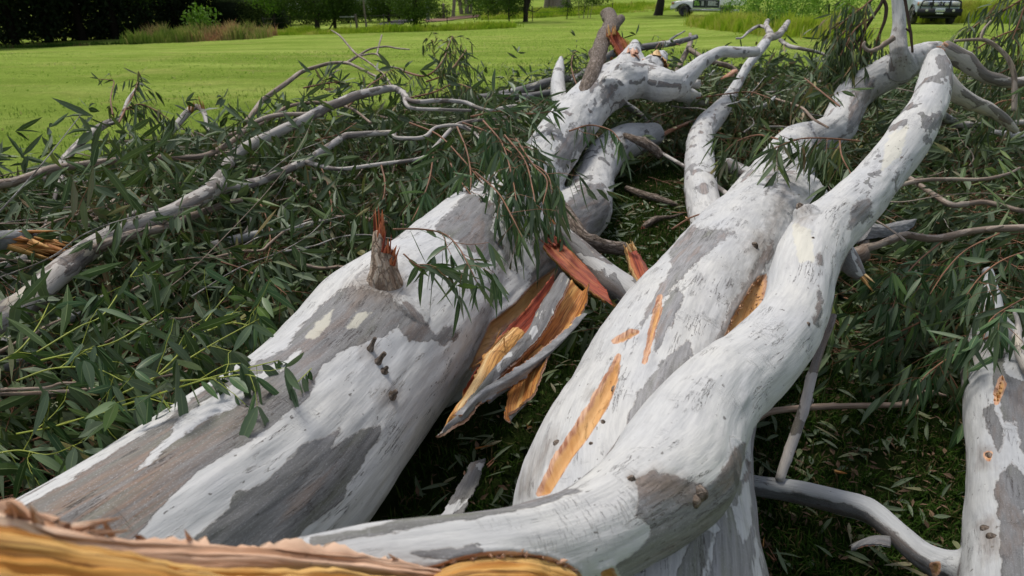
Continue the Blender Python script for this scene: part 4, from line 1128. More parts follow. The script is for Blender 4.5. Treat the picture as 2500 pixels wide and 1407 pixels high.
# slabs: lofted sheets with thickness
def slab(name, specs, mo, mi, parent=None, thick=.012, bulge=.02, jag=.006, seed=0, ny=16, edge=None):
    """specs: 'xL,yL,DL,xR,yR,DR' rows (photo pixels, depth in m); curved sheet: material 0 faces away/outer, 1 inner side"""
    rows = np.array([[float(q) for q in r.split(',')] for r in specs.split()])
    L = np.array([PD(*r[:3]) for r in rows]); R = np.array([PD(*r[3:]) for r in rows])
    def rs(P):
        c = catmull(np.c_[P, np.ones(len(P)) * .01], .02); s = np.concatenate(([0], np.cumsum(np.linalg.norm(np.diff(c[:, :3], axis=0), axis=1)))); s /= s[-1]
        tt = np.linspace(0, 1, n); return np.stack([np.interp(tt, s, c[:, k]) for k in range(3)], 1)
    n = max(16, int(np.linalg.norm(np.diff(L, axis=0), axis=1).sum() / .007))
    L, R = rs(L), rs(R)
    rng = np.random.default_rng(seed)
    u = np.linspace(0, 1, ny)
    G = L[:, None] * (1 - u)[None, :, None] + R[:, None] * u[None, :, None]
    T = unit(np.gradient((L + R) / 2, axis=0)); Wd = unit(R - L); Nn = unit(np.cross(T, Wd))
    Nn = np.where((Nn * (np.array((0, 0, CAM_H)) - (L + R) / 2)).sum(1)[:, None] < 0, -Nn, Nn)     # towards the viewer
    G = G - Nn[:, None] * (bulge * np.sin(np.pi * u))[None, :, None]
    ej = (fbm(np.c_[np.arange(n) * .12, np.zeros(n), np.zeros(n) + seed], seed, 2) * 1.2 + fbm(np.c_[np.arange(n) * .8, np.zeros(n), np.zeros(n) + seed], seed, 2) * .7) * jag
    ek = (fbm(np.c_[np.arange(n) * .12, np.zeros(n), np.zeros(n) + seed + 9], seed, 2) * 1.2 + fbm(np.c_[np.arange(n) * .8, np.zeros(n), np.zeros(n) + seed + 9], seed, 2) * .7) * jag
    G[:, 0] += Wd * ej[:, None]; G[:, -1] += Wd * ek[:, None]
    sl_ = np.linspace(0, 1, n) * np.linalg.norm(np.diff(L, axis=0), axis=1).sum()
    wl_ = np.linalg.norm(R - L, axis=1)
    fz = fbm(np.stack(((u[None] * wl_[:, None] * 90).ravel(), np.zeros(n * ny), (np.broadcast_to(sl_[:, None], (n, ny)) * 5).ravel()), 1), seed, 3).reshape(n, ny) * .006 + fbm(np.c_[G.reshape(-1, 3) * 14], seed, 2).reshape(n, ny) * .006
    G = G + Nn[:, None] * fz[..., None]
    Bk = G - Nn[:, None] * thick
    s = np.linspace(0, 1, n) * np.linalg.norm(np.diff(L, axis=0), axis=1).sum()
    wd = np.linalg.norm(R - L, axis=1)
    bk = np.stack((np.broadcast_to(u[None] * wd[:, None], (n, ny)), np.zeros((n, ny)), np.broadcast_to(s[:, None], (n, ny))), -1) + seed
    V = np.vstack((G.reshape(-1, 3), Bk.reshape(-1, 3))); b2 = np.vstack((bk.reshape(-1, 3), bk.reshape(-1, 3) + (0, .3, 0)))
    i = np.arange(n * ny).reshape(n, ny); m = n * ny
    fr = np.stack((i[:-1, :-1], i[:-1, 1:], i[1:, 1:], i[1:, :-1]), -1).reshape(-1, 4)
    mb = MB(); mb.add(V, fr, 0, bk=b2)
    mb.F.append((fr[:, ::-1] + m, 1))
    ed = []
    for a in (i[:, 0], i[:, -1], i[0], i[-1]):
        ed.append(np.stack((a[:-1], a[1:], a[1:] + m, a[:-1] + m), -1))
    mb.F.append((np.concatenate(ed), 2))
    return mb.build(name, [M[mi], M[mo], M[edge or 'wood_p']], parent=parent)

o2 = slab('torn_slab', "1482,82,7.45,1500,70,7.45 1492,100,7.4,1520,92,7.4 1503,122,7.35,1536,116,7.35 1518,146,7.3,1550,140,7.3 1535,170,7.25,1556,160,7.25", 'wood', 'wood_r', thick=.05, bulge=.03, jag=.012, seed=51, edge='wood')
tag(o2, 'dark red torn wood spike leaning beside the trunk top', 'splintered wood')
tb = MB(); pa = PD(1492, 84, 7.45); splinters(tb, pa, PD(1490, 66, 7.45) - pa, .06, .12, 12, 3, w=.25); pa = PD(1535, 118, 7.3); splinters(tb, pa, PD(1520, 90, 7.3) - pa, .05, .14, 10, 5, w=.2)
tb.build('fibres', M['wood'], parent=o2)
branch('splinter', 'thin upright orange splinter behind the thickest trunk end', 'wood', ["1495,195,d7.6,5 1494,165,d7.6,5 1493,140,d7.6,3"], cat='splinter', sides=6)
slab('torn_heartwood', "1326,598,3.42,1362,590,3.46 1350,628,3.36,1392,612,3.38 1385,664,3.26,1430,648,3.28 1425,694,3.16,1462,684,3.18 1462,724,3.06,1484,716,3.07 1492,744,3.0,1494,741,3.0", 'wood', 'wood_r', parent=o, thick=.02, bulge=.004, jag=.005, seed=3, edge='wood')
slab('torn_heartwood', "1348,572,3.6,1362,585,3.56 1360,600,3.55,1395,640,3.4 1392,620,3.5,1440,680,3.32", 'wood_r', 'wood_r', parent=o, thick=.015, bulge=.0, jag=.005, seed=5, edge='wood')
tb = MB()
for k in range(16):
    x0, y0 = 1340 + k * 1.9, 604 - k * .8; pa = PD(x0, y0, 3.42); splinters(tb, pa, PD(1325, 585, 3.45) - PD(1365, 625, 3.4), .010, .05 + .03 * (k % 3), 1, k, w=.7, spread=.05)
tb.build('torn_fibres', M['wood_r'], parent=o)
o = slab('red_wood_slab', "1530,602,3.55,1546,600,3.6 1540,640,3.42,1572,640,3.46 1556,680,3.3,1596,680,3.34 1576,715,3.2,1612,712,3.22 1598,738,3.15,1618,726,3.15", 'wood', 'wood_r', thick=.03, bulge=.008, jag=.005, seed=7, edge='wood_y')
tag(o, 'bright red splintered slab of heartwood standing between the two trunks', 'splintered wood')
tb = MB(); pa = PD(1540, 612, 3.5); splinters(tb, pa, PD(1530, 590, 3.5) - pa, .03, .06, 10, 3); pa = PD(1600, 735, 3.2); splinters(tb, pa, PD(1560, 700, 3.3) - pa, .05, .12, 14, 8, spread=.4)
tb.build('fibres', M['wood_y'], parent=o)

# peeled bark and split wood along the thick trunk's flank (children of the trunk)
slab('split_cavity', "1352,668,3.15,1372,700,3.1 1300,735,2.98,1335,770,2.9 1240,800,2.78,1280,850,2.65 1190,860,2.58,1220,900,2.5 1130,950,2.36,1150,985,2.3", 'wood_r', 'wood_r', parent=T1, thick=.02, bulge=.03, seed=12, edge='wood')
slab('fibrous_wood', "1250,800,2.72,1290,830,2.66 1190,860,2.56,1240,880,2.5 1160,920,2.42,1190,940,2.36 1120,985,2.26,1140,1000,2.2 1080,1050,2.1,1085,1055,2.1", 'wood', 'wood_y', parent=T1, thick=.02, bulge=-.02, jag=.012, seed=13, edge='wood_y')
tb = MB(); rg = np.random.default_rng(5)
for k in range(26):
    pa = PD(1195 + rg.uniform(0, 85), 885 - rg.uniform(0, 75), 2.52 + rg.uniform(-.02, .04)); dd = PD(1180, 950, 2.4) - PD(1270, 800, 2.6)
    dd = dd / np.linalg.norm(dd) + rg.normal(0, .28, 3)
    splinters(tb, pa, dd, .0035, rg.uniform(.06, .14), 1, k, w=.9)
tb.build('wood_fibres', M['wood_y'], parent=T1)
slab('bark_strip', "1368,668,2.98,1392,684,2.9 1325,735,2.85,1357,757,2.75 1290,800,2.68,1314,826,2.6 1250,850,2.52,1268,874,2.45 1190,915,2.36,1205,936,2.32 1130,1000,2.18,1150,1010,2.15 1070,1062,2.04,1074,1066,2.04", 'wood_p', 'bark_g', parent=T1, thick=.012, bulge=-.02, seed=15, edge='wood_p')
slab('peeled_bark', "1396,682,3.0,1438,690,2.95 1360,742,2.85,1432,735,2.85 1315,806,2.7,1402,790,2.7 1270,862,2.56,1338,850,2.56 1220,908,2.44,1262,900,2.42 1180,945,2.34,1185,950,2.32", 'slab_out', 'wood', parent=T1, thick=.014, bulge=.05, seed=17, edge='wood_p')
slab('peeled_bark', "1420,765,2.74,1424,775,2.74 1345,838,2.56,1352,856,2.56 1250,905,2.38,1268,930,2.38 1160,960,2.24,1182,980,2.24 1110,1015,2.12,1115,1025,2.12", 'wood', 'slab_out', parent=T1, thick=.012, bulge=-.03, seed=19, edge='wood_p')
slab('peeled_bark', "1320,842,2.66,1350,835,2.62 1262,900,2.5,1338,870,2.5 1248,945,2.4,1322,905,2.4 1236,975,2.32,1305,950,2.32 1232,992,2.28,1272,990,2.26 1228,1020,2.22,1240,1012,2.22", 'slab_out', 'wood', parent=T1, thick=.01, bulge=.02, seed=23, edge='wood_p')
slab('bark_strip', "1358,715,2.9,1365,690,2.94 1372,700,2.9,1390,685,2.93 1362,716,2.88,1366,714,2.88", 'wood_p', 'bark_g', parent=T1, thick=.008, bulge=.0, seed=25)
o = slab('bark_strip', "1150,1128,2.26,1184,1115,2.28 1128,1170,2.16,1165,1175,2.14 1100,1225,2.02,1140,1232,2.0 1060,1290,1.9,1095,1300,1.88", 'wood_p', 'bark_g', thick=.004, bulge=.0, seed=29, edge='bark_g')
tag(o, 'flat grey strip of shed bark lying on the grass between the trunks', 'bark')

branch('stick', 'barkless brown log stick on the mossy ground between the far forks', 'dead', ["1530,460,.04,7 1560,472,.05,9 1600,484,.05,9 1640,497,.04,7 1655,502,.03,4"], cat='stick', sides=12)
branch('stick', 'short dark stick with raw red end on the ground beside the barkless stick', 'dead', ["1570,556,.04,5 1585,545,.05,9 1605,535,.05,8 1640,530,.04,4 1670,520,.04,3"], cat='stick', sides=10, torn=[(0, 0, 1.6, 7)], torn_mat='wood_r')
branch('dead_branch', 'dark red brown broken branch lying against the end of the side fork', 'dead', ["1525,330,.42,6 1550,340,.44,9 1580,352,.42,11 1605,370,.36,11 1612,384,.32,7"], sides=12, bumps=6, wob=.2)
branch('stick', 'thin pale stick leading from the dark broken branch to the second trunk', 'bark', ["1600,365,.34,4 1680,412,.34,4.6 1740,448,.36,5.5 1790,485,.38,6.5 1845,516,.4,7 1880,528,.4,5"], cat='stick', sides=10)
branch('splinter', 'long raw orange splinter lying behind the side fork end', 'wood_p', ["1618,330,.3,5 1640,318,.32,5 1680,300,.34,4 1700,292,.35,2.5"], cat='splinter', sides=6)
branch('fallen_branch', 'short pale limb bridging the forks behind the second trunk', 'bark_g', ["1755,400,.22,12 1790,408,.22,15 1830,430,.2,17 1850,450,.2,16"], sides=14)

# ---- right
branch('broken_limb', 'shaded white limb continuing past the snapped joint towards the picture edge', 'bark',
   ["2300,118,d5.5,21 2330,135,d5.5,21 2365,158,d5.5,20 2400,184,d5.5,15 2440,196,d5.5,15 2470,203,d5.5,12 2520,197,d5.5,11 2600,200,d5.5,10"], sides=18, bumps=5, torn=[(0, 0, .7, 10)], torn_mat='wood_p')
branch('fallen_limb', 'pale limb dropping from the arching limb top down into the leaves', 'bark',
   ["2300,195,d4.2,26 2330,225,d4.2,22 2375,250,d4.25,17 2420,270,d4.3,14 2455,295,d4.35,12 2480,320,d4.4,8"], sides=16, bumps=4)
branch('fallen_branch', 'thin bent branch hanging at the picture edge over the drooping leaves', 'bark_b',
   ["2330,100,d5.2,3 2380,97,d5.2,4 2410,100,d5.2,5 2440,120,d5.2,5 2462,145,d5.2,5.5 2474,175,d5.2,6 2478,215,d5.2,6 2476,270,d5.2,6", "2395,98,d5.2,4 2400,75,d5.2,3 2420,50,d5.2,2"], sides=10)
branch('dead_branch', 'curled thin dead branch hooking below the upright white pole', 'bark_b', ["2182,92,d5.9,7 2165,105,d5.9,6 2145,118,d5.9,5 2122,124,d5.9,4.6 2108,112,d5.9,4.4 2112,102,d5.9,3"], sides=9)
branch('hanging_branch', 'dark brown hanging branch, upper part of the drooping leaf clump', 'twig_dark', ["2160,-60,d6.4,4 2155,0,d6.4,4 2132,40,d6.4,4 2112,72,d6.4,3.6 2092,105,d6.4,3 2076,132,d6.4,2", "2158,0,d6.4,4 2164,20,d6.4,4.4 2160,50,d6.4,4 2148,82,d6.4,3"], sides=8)
branch('hanging_branch', 'straight dark hanging twig just beyond the upright white pole', 'twig_dark', ["2200,-60,d5.6,4 2210,0,d5.6,3.6 2218,50,d5.6,3.4 2224,85,d5.6,3.4 2228,128,d5.6,2.6", "2220,76,d5.6,3 2212,70,d5.6,2.6"], sides=8)
branch('fallen_branch', 'smooth pinkish branch running level from the curved limb to the picture edge', 'bark_b',
   ["2072,625,.42,17 2098,622,.44,17 2112,606,.46,12 2140,600,.48,9 2180,584,.50,9.5 2212,574,.52,9 2260,582,.52,9 2300,581,.52,9 2360,567,.54,8.5 2420,560,.56,8.5 2500,556,.58,8.5 2600,550,.6,8", "2410,562,.56,6 2450,552,.6,3", "2112,606,.46,9 2106,570,.5,10 2100,540,.54,8"], sides=14, bumps=6)
branch('fallen_branch', 'wavy dark branch emerging under the arching limb into the leaves', 'bark_b',
   ["2190,418,.52,6 2225,438,.52,6 2280,476,.50,6.5 2320,500,.49,7 2350,500,.49,7 2400,494,.5,6.5 2450,504,.5,6 2500,516,.5,6 2600,525,.5,5"], sides=10)
branch('fallen_branch', 'thin curved branch above the wavy dark one', 'bark_b', ["2170,470,.50,7 2200,452,.52,6 2260,440,.54,5 2330,438,.55,4.6 2400,438,.55,4.4 2460,425,.57,3.6 2490,410,.58,2.6"], sides=9)
o, _ = branch('broken_stub', 'olive stub snapped off beneath the curved limb with torn yellow tip', 'bark_g',
   ["2010,585,d2.85,36 2045,612,d2.8,32 2078,645,d2.75,24 2104,676,d2.72,11"], cat='broken branch', sides=18, torn=[(0, 1, 4.5, 8)], torn_mat='wood_y')
o = slab('bark_slab', "2120,545,3.6,2110,585,3.5 2160,548,3.7,2155,580,3.6 2200,540,3.8,2205,568,3.7 2228,538,3.85,2232,552,3.8", 'slab_out', 'dead_g', thick=.05, bulge=-.03, seed=31, edge='dead_g')
tag(o, 'rough grey slab of dead wood on the leaves beside the curved limb', 'dead wood')
branch('fallen_branch', 'grey green branch leaning upright over the shaded grass', 'bark',
   ["2036,770,.55,7 2026,800,.52,8 2004,850,.46,9.5 1988,900,.40,11 1978,935,.36,12 1962,1000,.3,12.5 1938,1070,.24,12.5 1917,1130,.2,12 1903,1172,.17,11", "2005,845,.46,6 1980,862,.42,5 1974,880,.38,4", "1965,1000,.3,6 1978,985,.3,5 1984,975,.32,3"], sides=14, bumps=8)
branch('fallen_branch', 'thin straight branch lying across the shaded grass under the leaning one', 'bark_r',
   ["1830,1035,.10,9 1850,1020,.11,9.5 1880,1006,.12,8.5 1920,1000,.12,8.5 1990,994,.12,8 2060,992,.13,7.5 2150,990,.13,7 2200,988,.14,7 2235,975,.16,6.5 2265,958,.18,6 2310,966,.2,2.4"], sides=11, bumps=5)
branch('fallen_branch', 'small pale knobbly branch against the picture edge above the mottled limb', 'bark', ["2470,750,.55,4 2482,775,.53,5 2486,800,.5,7 2484,830,.48,10 2496,870,.46,14 2520,905,.44,20"], sides=11, bumps=6)
o = slab('bark_strip', "2075,1330,1.92,2078,1345,1.9 2130,1308,1.98,2135,1330,1.92 2170,1310,1.98,2175,1335,1.93", 'wood_p', 'bark_g', thick=.004, bulge=-.01, seed=35, edge='bark_g')
tag(o, 'curled pale bark flake on the grass below the bent grey branch', 'bark')

# thin sticks tangled in the heaps: each its own thing
STICK_COL = {'bark_r': 'reddish brown', 'bark_b': 'grey brown', 'bark': 'pale', 'bark_w': 'white'}
LANDMARKS = {5: [(60, 480, 'by the torn grey log'), (230, 420, 'under the slender straight branch at the heap edge'), (420, 330, 'between the torn spiked branch and the hooked orange branch'), (520, 560, 'below the fork of the longest pale branch'), (700, 480, 'under the lower pale fork'),
  (700, 600, 'behind the rough broken stub'), (900, 450, 'in leaves under the hanging curtain'), (750, 300, 'under the arching branch'), (1000, 300, 'below the bushy upright leafy twig'), (300, 720, 'between the longest pale branch and yellow stemmed twigs'), (500, 760, 'beside the reddish bare twig'),
  (150, 900, 'over the twin brown sticks'), (400, 900, 'near the lowest yellow green stem'), (150, 1080, 'in the heap corner above the torn wood'), (640, 690, 'against the thick trunk flank before the rough stub')],
 6: [(1400, 230, 'by the white pointed stub'), (1600, 290, 'under the thick trunk end'), (1700, 220, 'before the far forked limb'), (1850, 230, 'below the forked twig top'), (1950, 270, 'behind the second trunk top'), (2050, 210, 'beside the limb with the upright pole'), (1800, 330, 'beside the white side fork'), (1640, 400, 'at the end of the side fork'), (1250, 260, 'on the low grey branch by the lawn')],
 7: [(2150, 420, 'under the arching limb top'), (2300, 300, 'beneath the dropped pale limb'), (2450, 330, 'near the thin bent branch'), (2300, 450, 'beside the wavy dark branch'), (2450, 520, 'between the wavy and the pinkish branch'), (2200, 560, 'by the grey dead wood slab'), (2250, 680, 'under the pinkish branch'), (2430, 680, 'above the mottled limb'), (2120, 780, 'beyond the broken olive stub'), (2350, 820, 'in deep shade beside the mottled limb top'), (2150, 240, 'at the foot of the upright pole')]}
def tangle(n, poly, z0, z1, seed, group, label, mats, ang, lr=(.4, 1.3), rr=(.002, .006)):
    rng = np.random.default_rng(seed); poly = np.array(poly); lo, hi = poly.min(0), poly.max(0); k = 0
    while k < n:
        q = rng.uniform(lo, hi)
        if poly_sdf(q[None], poly)[0] > -.15: continue
        pr = project(np.array([[q[0], q[1], .3]]))[0]
        if not (-60 < pr[0] < 2560 and -20 < pr[1] < 1400): continue
        a = ang + rng.normal(0, .7); L = rng.uniform(*lr); z = rng.uniform(z0, z1); m = 6
        d = np.array((math.cos(a), math.sin(a), rng.normal(.05, .18))); p = np.array((q[0], q[1], z)) - d * L * .5; r = rng.uniform(*rr); pts = []
        for i in range(m):
            pts.append(tuple(p) + (r * (1 - .75 * i / (m - 1)),)); d = d + np.array((rng.normal(0, .22), rng.normal(0, .22), rng.normal(-.02, .12))); d /= np.linalg.norm(d); p = p + d * L / (m - 1)
            p[2] = max(p[2], .04)
        if (np.linalg.norm(np.array(pts)[:, None, :3] - TRUNK_SK[None, :, :3], axis=2) < TRUNK_SK[None, :, 3] + .01).any(): continue
        mb = MB(); tube(mb, pts, sides=6, seed=seed * 100 + k, wob=.12, bumps=2, step=.04)
        for j in range(rng.integers(0, 3)):
            i = rng.integers(1, m - 1); a0 = np.array(pts[i][:3]); dd = unit(np.array(pts[i + 1][:3]) - a0) + rng.normal(0, .5, 3); dd /= np.linalg.norm(dd)
            l2 = L * rng.uniform(.15, .35); tube(mb, [tuple(a0) + (pts[i][3] * .7,), tuple(a0 + dd * l2 * .5 + rng.normal(0, .01, 3)) + (pts[i][3] * .5,), tuple(a0 + dd * l2) + (pts[i][3] * .25,)], sides=5, seed=k, step=.04)
        mt = mats[rng.integers(len(mats))]; pp = project(np.array([pts[2][:3]]))[0]
        lm = min(LANDMARKS[seed], key=lambda t: (t[0] - pp[0]) ** 2 + (t[1] - pp[1]) ** 2)[2]
        tag(mb.build('thin_stick', M[mt]), f"{'long' if L > .85 else 'short'} thin {STICK_COL[mt]} stick {lm}", 'stick', group); k += 1
tangle(105, HEAP_L, .26, .56, 5, 'thin sticks tangled in the leaf heap beside the thickest trunk', 'thin bare stick tangled in the leaf heap beside the thickest trunk', ['bark_r', 'bark_r', 'bark_b', 'bark'], .45, lr=(.5, 1.7), rr=(.0025, .0075))
tangle(40, HEAP_C, .25, .65, 6, 'thin sticks tangled in the leaves behind the trunks', 'thin bare stick tangled in the leaves behind the trunks', ['bark_r', 'bark_b', 'bark', 'bark_w'], .2, rr=(.003, .010))
tangle(55, HEAP_R, .2, .65, 7, 'thin sticks tangled in the shaded leaves', 'thin bare stick tangled in the shaded leaves beyond the curved limb', ['bark_r', 'bark_b', 'bark'], -.2, rr=(.002, .009))
# ------------------------------------------------------------------ background
def crown_cards(mb, rng, c, rad, n, size, clump=14, col=(0, 1)):
    """leaf clumps spread through an uneven ellipsoid"""
    c = np.array(c, float); rad = np.array(rad, float)
    nc = max(4, n // clump)
    d = unit(rng.normal(0, 1, (nc, 3))); rr = rng.uniform(.35, 1, nc) ** .5
    cc = c + d * rr[:, None] * rad * rng.uniform(.75, 1.15, (nc, 1))
    k = rng.integers(0, nc, n)
    P = cc[k] + rng.normal(0, 1, (n, 3)) * size * 1.5
    D = unit(rng.normal(0, 1, (n, 3)) + np.array((0, 0, -.3))); N = unit(rng.normal(0, 1, (n, 3)) + np.array((0, 0, .5)))
    base = rng.uniform(0, 1, nc)[k] * .6 + rng.uniform(0, .4, n)
    L = size * rng.uniform(.7, 1.6, n)
    V, Fq, lf = leaf_arrays(P, D, N, L, L * .55, rows=3, rng=rng, rnd=col[0] + (col[1] - col[0]) * base)
    mb.add(V, Fq, lf=lf)

def bg_tree(name, label, px, py, r0, th, crowns, mat='leaf_bg', n=2600, size=.16, seed=1, tm='trunk_bg', lean=(0, 0), group='trees beyond the lawn', limbs=4, D=None, col=(0, 1), cat='tree', fork=None):
    if name in ('lawn_tree', 'paddock_tree', 'fig_tree', 'slim_tree', 'young_tree'):
        crowns = [(c[0], c[1], max(c[2] - .35, c[5] + .45), c[3] * 1.08, c[4] * 1.1, c[5]) for c in crowns]; n = int(n * 1.35); col = (min(1, col[0] + .12), col[1])
    rng = np.random.default_rng(seed * 31 + 5)
    p, dd = ground(px, py)
    if D: p = PD(px, py, D); 
    t = thing(name, label, cat, tuple(p), group)
    mb = MB()
    top = np.array((lean[0], lean[1], th))
    pts = [(0, 0, -.3, r0 * 1.35), (lean[0] * .1, lean[1] * .1, .25, r0 * 1.05), (lean[0] * .35 + rng.normal(0, .05), lean[1] * .3, th * .35, r0 * .9), (lean[0] * .7, lean[1] * .7, th * .7, r0 * .7), (top[0], top[1], top[2], r0 * .45)]
    ch = tube(mb, pts, sides=10, wob=.18, seed=seed, step=.25)
    for k in range(limbs):
        i = rng.integers(len(ch) // 3, len(ch)); c = crowns[rng.integers(len(crowns))]
        q = np.array(c[:3]) + rng.normal(0, .3, 3) * np.array(c[3:6])
        a = ch[i, :3]; m = (a + q) / 2 + rng.normal(0, .25, 3)
        tube(mb, [tuple(a) + (ch[i, 3] * .6,), tuple(m) + (ch[i, 3] * .4,), tuple(q) + (ch[i, 3] * .15,)], sides=7, seed=seed + k, step=.3)
    if fork:
        for f in fork: tube(mb, f, sides=9, wob=.15, seed=seed + 50, step=.3)
    mb.build('trunk', M[tm], parent=t)
    mc = MB(); tot = sum(c[3] * c[5] for c in crowns)
    for c in crowns: crown_cards(mc, rng, c[:3], c[3:6], int(n * c[3] * c[5] / tot), size, col=col)
    mc.build('crown', M[mat], parent=t, smooth=False)
    return t

# dark forest edge
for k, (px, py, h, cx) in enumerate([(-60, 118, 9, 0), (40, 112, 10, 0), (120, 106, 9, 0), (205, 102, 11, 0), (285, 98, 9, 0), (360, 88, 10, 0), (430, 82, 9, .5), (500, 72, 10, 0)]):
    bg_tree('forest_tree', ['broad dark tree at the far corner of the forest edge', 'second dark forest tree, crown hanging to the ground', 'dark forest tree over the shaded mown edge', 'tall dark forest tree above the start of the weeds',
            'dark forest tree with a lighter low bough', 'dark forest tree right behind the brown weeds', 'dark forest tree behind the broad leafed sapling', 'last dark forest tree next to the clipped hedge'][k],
            px, py, .22, h * .8, [(0, 1.0, 4.2, 3.4, 2.6, 3.0), (0, .2, 6.5, 3.6, 3.4, 2.8), (rn := random.uniform(-1, 1), -1.6, 3.9, 2.4, 1.8, 1.4), (0, 1.5, 1.1, 2.6, 1.3, 1.5)], mat='leaf_dark', n=6500, size=.24, seed=k + 2, tm='trunk_shaded', group='trees of the dark forest edge')
bg_tree('forest_tree', 'lighter green bough tree hanging at the picture top before the dark forest', 318, 92, .12, 3.6, [(0, -1.5, 3.0, 1.1, .8, .55), (1.2, -.6, 2.7, 1.6, .8, .7)], mat='leaf_bg', n=1300, size=.13, seed=40, group='trees of the dark forest edge', col=(.2, .9))
# low dark undergrowth behind
mb = MB(); rg = np.random.default_rng(77)
for px, D in ((-150, 46), (0, 47), (130, 49), (250, 50), (380, 52), (470, 54), (560, 56)):
    p = PD(px, 60, D); zt = terrain(p[0], p[1]); crown_cards(mb, rg, (p[0], p[1] + 2, zt + 2), (4.5, 2, 3.6), 2600, .3)
tag(mb.build('undergrowth', M['leaf_dark'], smooth=False), 'black green undergrowth filling the forest edge between the trunks', 'undergrowth', kind='stuff')

def bush(name, label, px, py, rx, ry, rz, mat, n, size, seed, zc=None, group=None, col=(0, 1), cat='bush'):
    p, dd = ground(px, py)
    t = thing(name, label, cat, tuple(p), group)
    rng = np.random.default_rng(seed); mb = MB()
    for k in range(5):
        a = rng.uniform(0, 6.28); tube(mb, [(0, 0, -.1, .03), (math.cos(a) * rx * .3, math.sin(a) * ry * .3, rz * .7, .02), (math.cos(a) * rx * .6, math.sin(a) * ry * .6, rz * 1.3, .006)], sides=5, seed=k, step=.2)
    mb.build('stems', M['trunk_bg'], parent=t)
    mc = MB(); crown_cards(mc, rng, (0, 0, zc or rz), (rx, ry, rz), n, size, col=col); mc.build('foliage', M[mat], parent=t, smooth=False)
    return t
# clipped hedge
def hedge(label, px0, px1, py, h, depth, seed):
    a, _ = ground(px0, py); b, _ = ground(px1, py); rng = np.random.default_rng(seed)
    n = 6500; u = rng.uniform(0, 1, n); f = rng.integers(0, 5, n)
    w = np.linalg.norm(b - a); dx = unit(b - a); dy = np.array((-dx[1], dx[0], 0))
    x = u * w; y = rng.uniform(0, depth, n); z = rng.uniform(0, h, n)
    y = np.where(f < 3, rng.normal(.05, .07, n), y); z = np.where(f >= 3, h + rng.normal(0, .06, n), z)
    x = np.clip(x, 0, w); z = z - .25 * sst(w - .8, w, x) * (z > h * .7)
    P = a + dx * x[:, None] + dy * y[:, None]; P[:, 2] = a[2] + z
    V, Fq, lf = leaf_arrays(P, unit(rng.normal(0, 1, (n, 3))), unit(rng.normal(0, 1, (n, 3))), .16 * rng.uniform(.6, 1.3, n), .09 * rng.uniform(.6, 1.3, n), rows=3, rng=rng)
    mb = MB(); mb.add(V, Fq, lf=lf); t = thing('hedge', label, 'hedge', (0, 0, 0))
    mb.build('foliage', M['leaf_hedge'], parent=t, smooth=False)
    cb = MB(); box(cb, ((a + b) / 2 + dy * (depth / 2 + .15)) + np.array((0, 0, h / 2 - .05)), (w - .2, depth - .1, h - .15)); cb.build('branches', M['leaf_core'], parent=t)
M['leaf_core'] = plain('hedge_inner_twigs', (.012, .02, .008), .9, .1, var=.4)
hedge('clipped dark olive hedge with a flat top beside the forest', 528, 662, 72, 2.0, 1.8, 3)
bush('bush', 'yellow green feathery bush peeping above the hedge', 590, 60, 1.3, .8, .7, 'leaf_bright', 900, .14, 3, zc=2.5, col=(.4, 1))
bush('bush', 'rust tinted low shrub at the foot of the hedge', 586, 78, .6, .4, .3, 'weeds', 260, .1, 4)

def tall(name, label, p0, p1, n, depth, h, w, mat, seed, top=None):
    """strip of tall weeds from photo point p0 to p1"""
    rng = np.random.default_rng(seed)
    u = rng.uniform(0, 1, n); xs = p0[0] + (p1[0] - p0[0]) * u; ys = p0[1] + (p1[1] - p0[1]) * u
    a, _ = ground(*p0); b, _ = ground(*p1)
    P = a[None] * (1 - u)[:, None] + b[None] * u[:, None]; P[:, 1] += rng.uniform(0, depth, n); P[:, 0] += rng.normal(0, .3, n)
    tuft = .5 + .95 * (fbm(np.c_[P[:, :2] * 1.3, P[:, :1] * 0], seed, 4) + .25)
    P[:, 2] = terrain(P[:, 0], P[:, 1]) - .03
    hh = h * rng.uniform(.5, 1.2, n) * np.clip(tuft, .2, 1.3); ww = w * rng.uniform(.6, 1.4, n)
    a_ = rng.uniform(0, 6.28, n); lean = rng.uniform(0, .5, n)
    ax = np.stack((np.cos(a_), np.sin(a_), a_ * 0), 1); pe = np.stack((np.ones(n), rng.normal(0, .4, n), np.zeros(n)), 1); up = np.array((0, 0, 1.))
    m1 = P + up * (hh * .6)[:, None] + ax * (hh * lean * .3)[:, None]; tp = P + up * hh[:, None] + ax * (hh * lean)[:, None]
    V = np.stack((P - pe * ww[:, None] * .5, P + pe * ww[:, None] * .5, m1 + pe * ww[:, None] * .5, m1 - pe * ww[:, None] * .5, tp), 1)
    i = np.arange(n * 5).reshape(n, 5); r = np.clip(fbm(np.c_[P[:, :2] * .7, P[:, :1] * 0], seed + 3, 2) * .8 + .5 + rng.normal(0, .15, n), 0, 1)
    lf = np.stack((np.zeros((n, 5)), np.broadcast_to(np.array((0, 0, .6, .6, 1.)), (n, 5)), np.broadcast_to(r[:, None], (n, 5))), -1)
    mb = MB(); mb.add(V.reshape(-1, 3), [i[:, :4], i[:, [3, 2, 4]]], lf=lf.reshape(-1, 3))
    return tag(mb.build(name, M[mat], smooth=False), label, 'grass', kind='stuff')
tall('tall_weeds', 'brownish tall weeds running along the forest edge to the hedge', (310, 112), (625, 97), 9000, 3.0, .85, .04, 'weeds', 3)
tall('tall_weeds', 'thin low weeds in shade under the dark forest', (-150, 124), (320, 112), 2200, 1.2, .28, .04, 'grass', 5)
tall('tall_grass', 'unmown yellow green grass along the wire fence', (600, 92), (1250, 70), 9000, 2.2, .45, .05, 'weeds_y', 6)
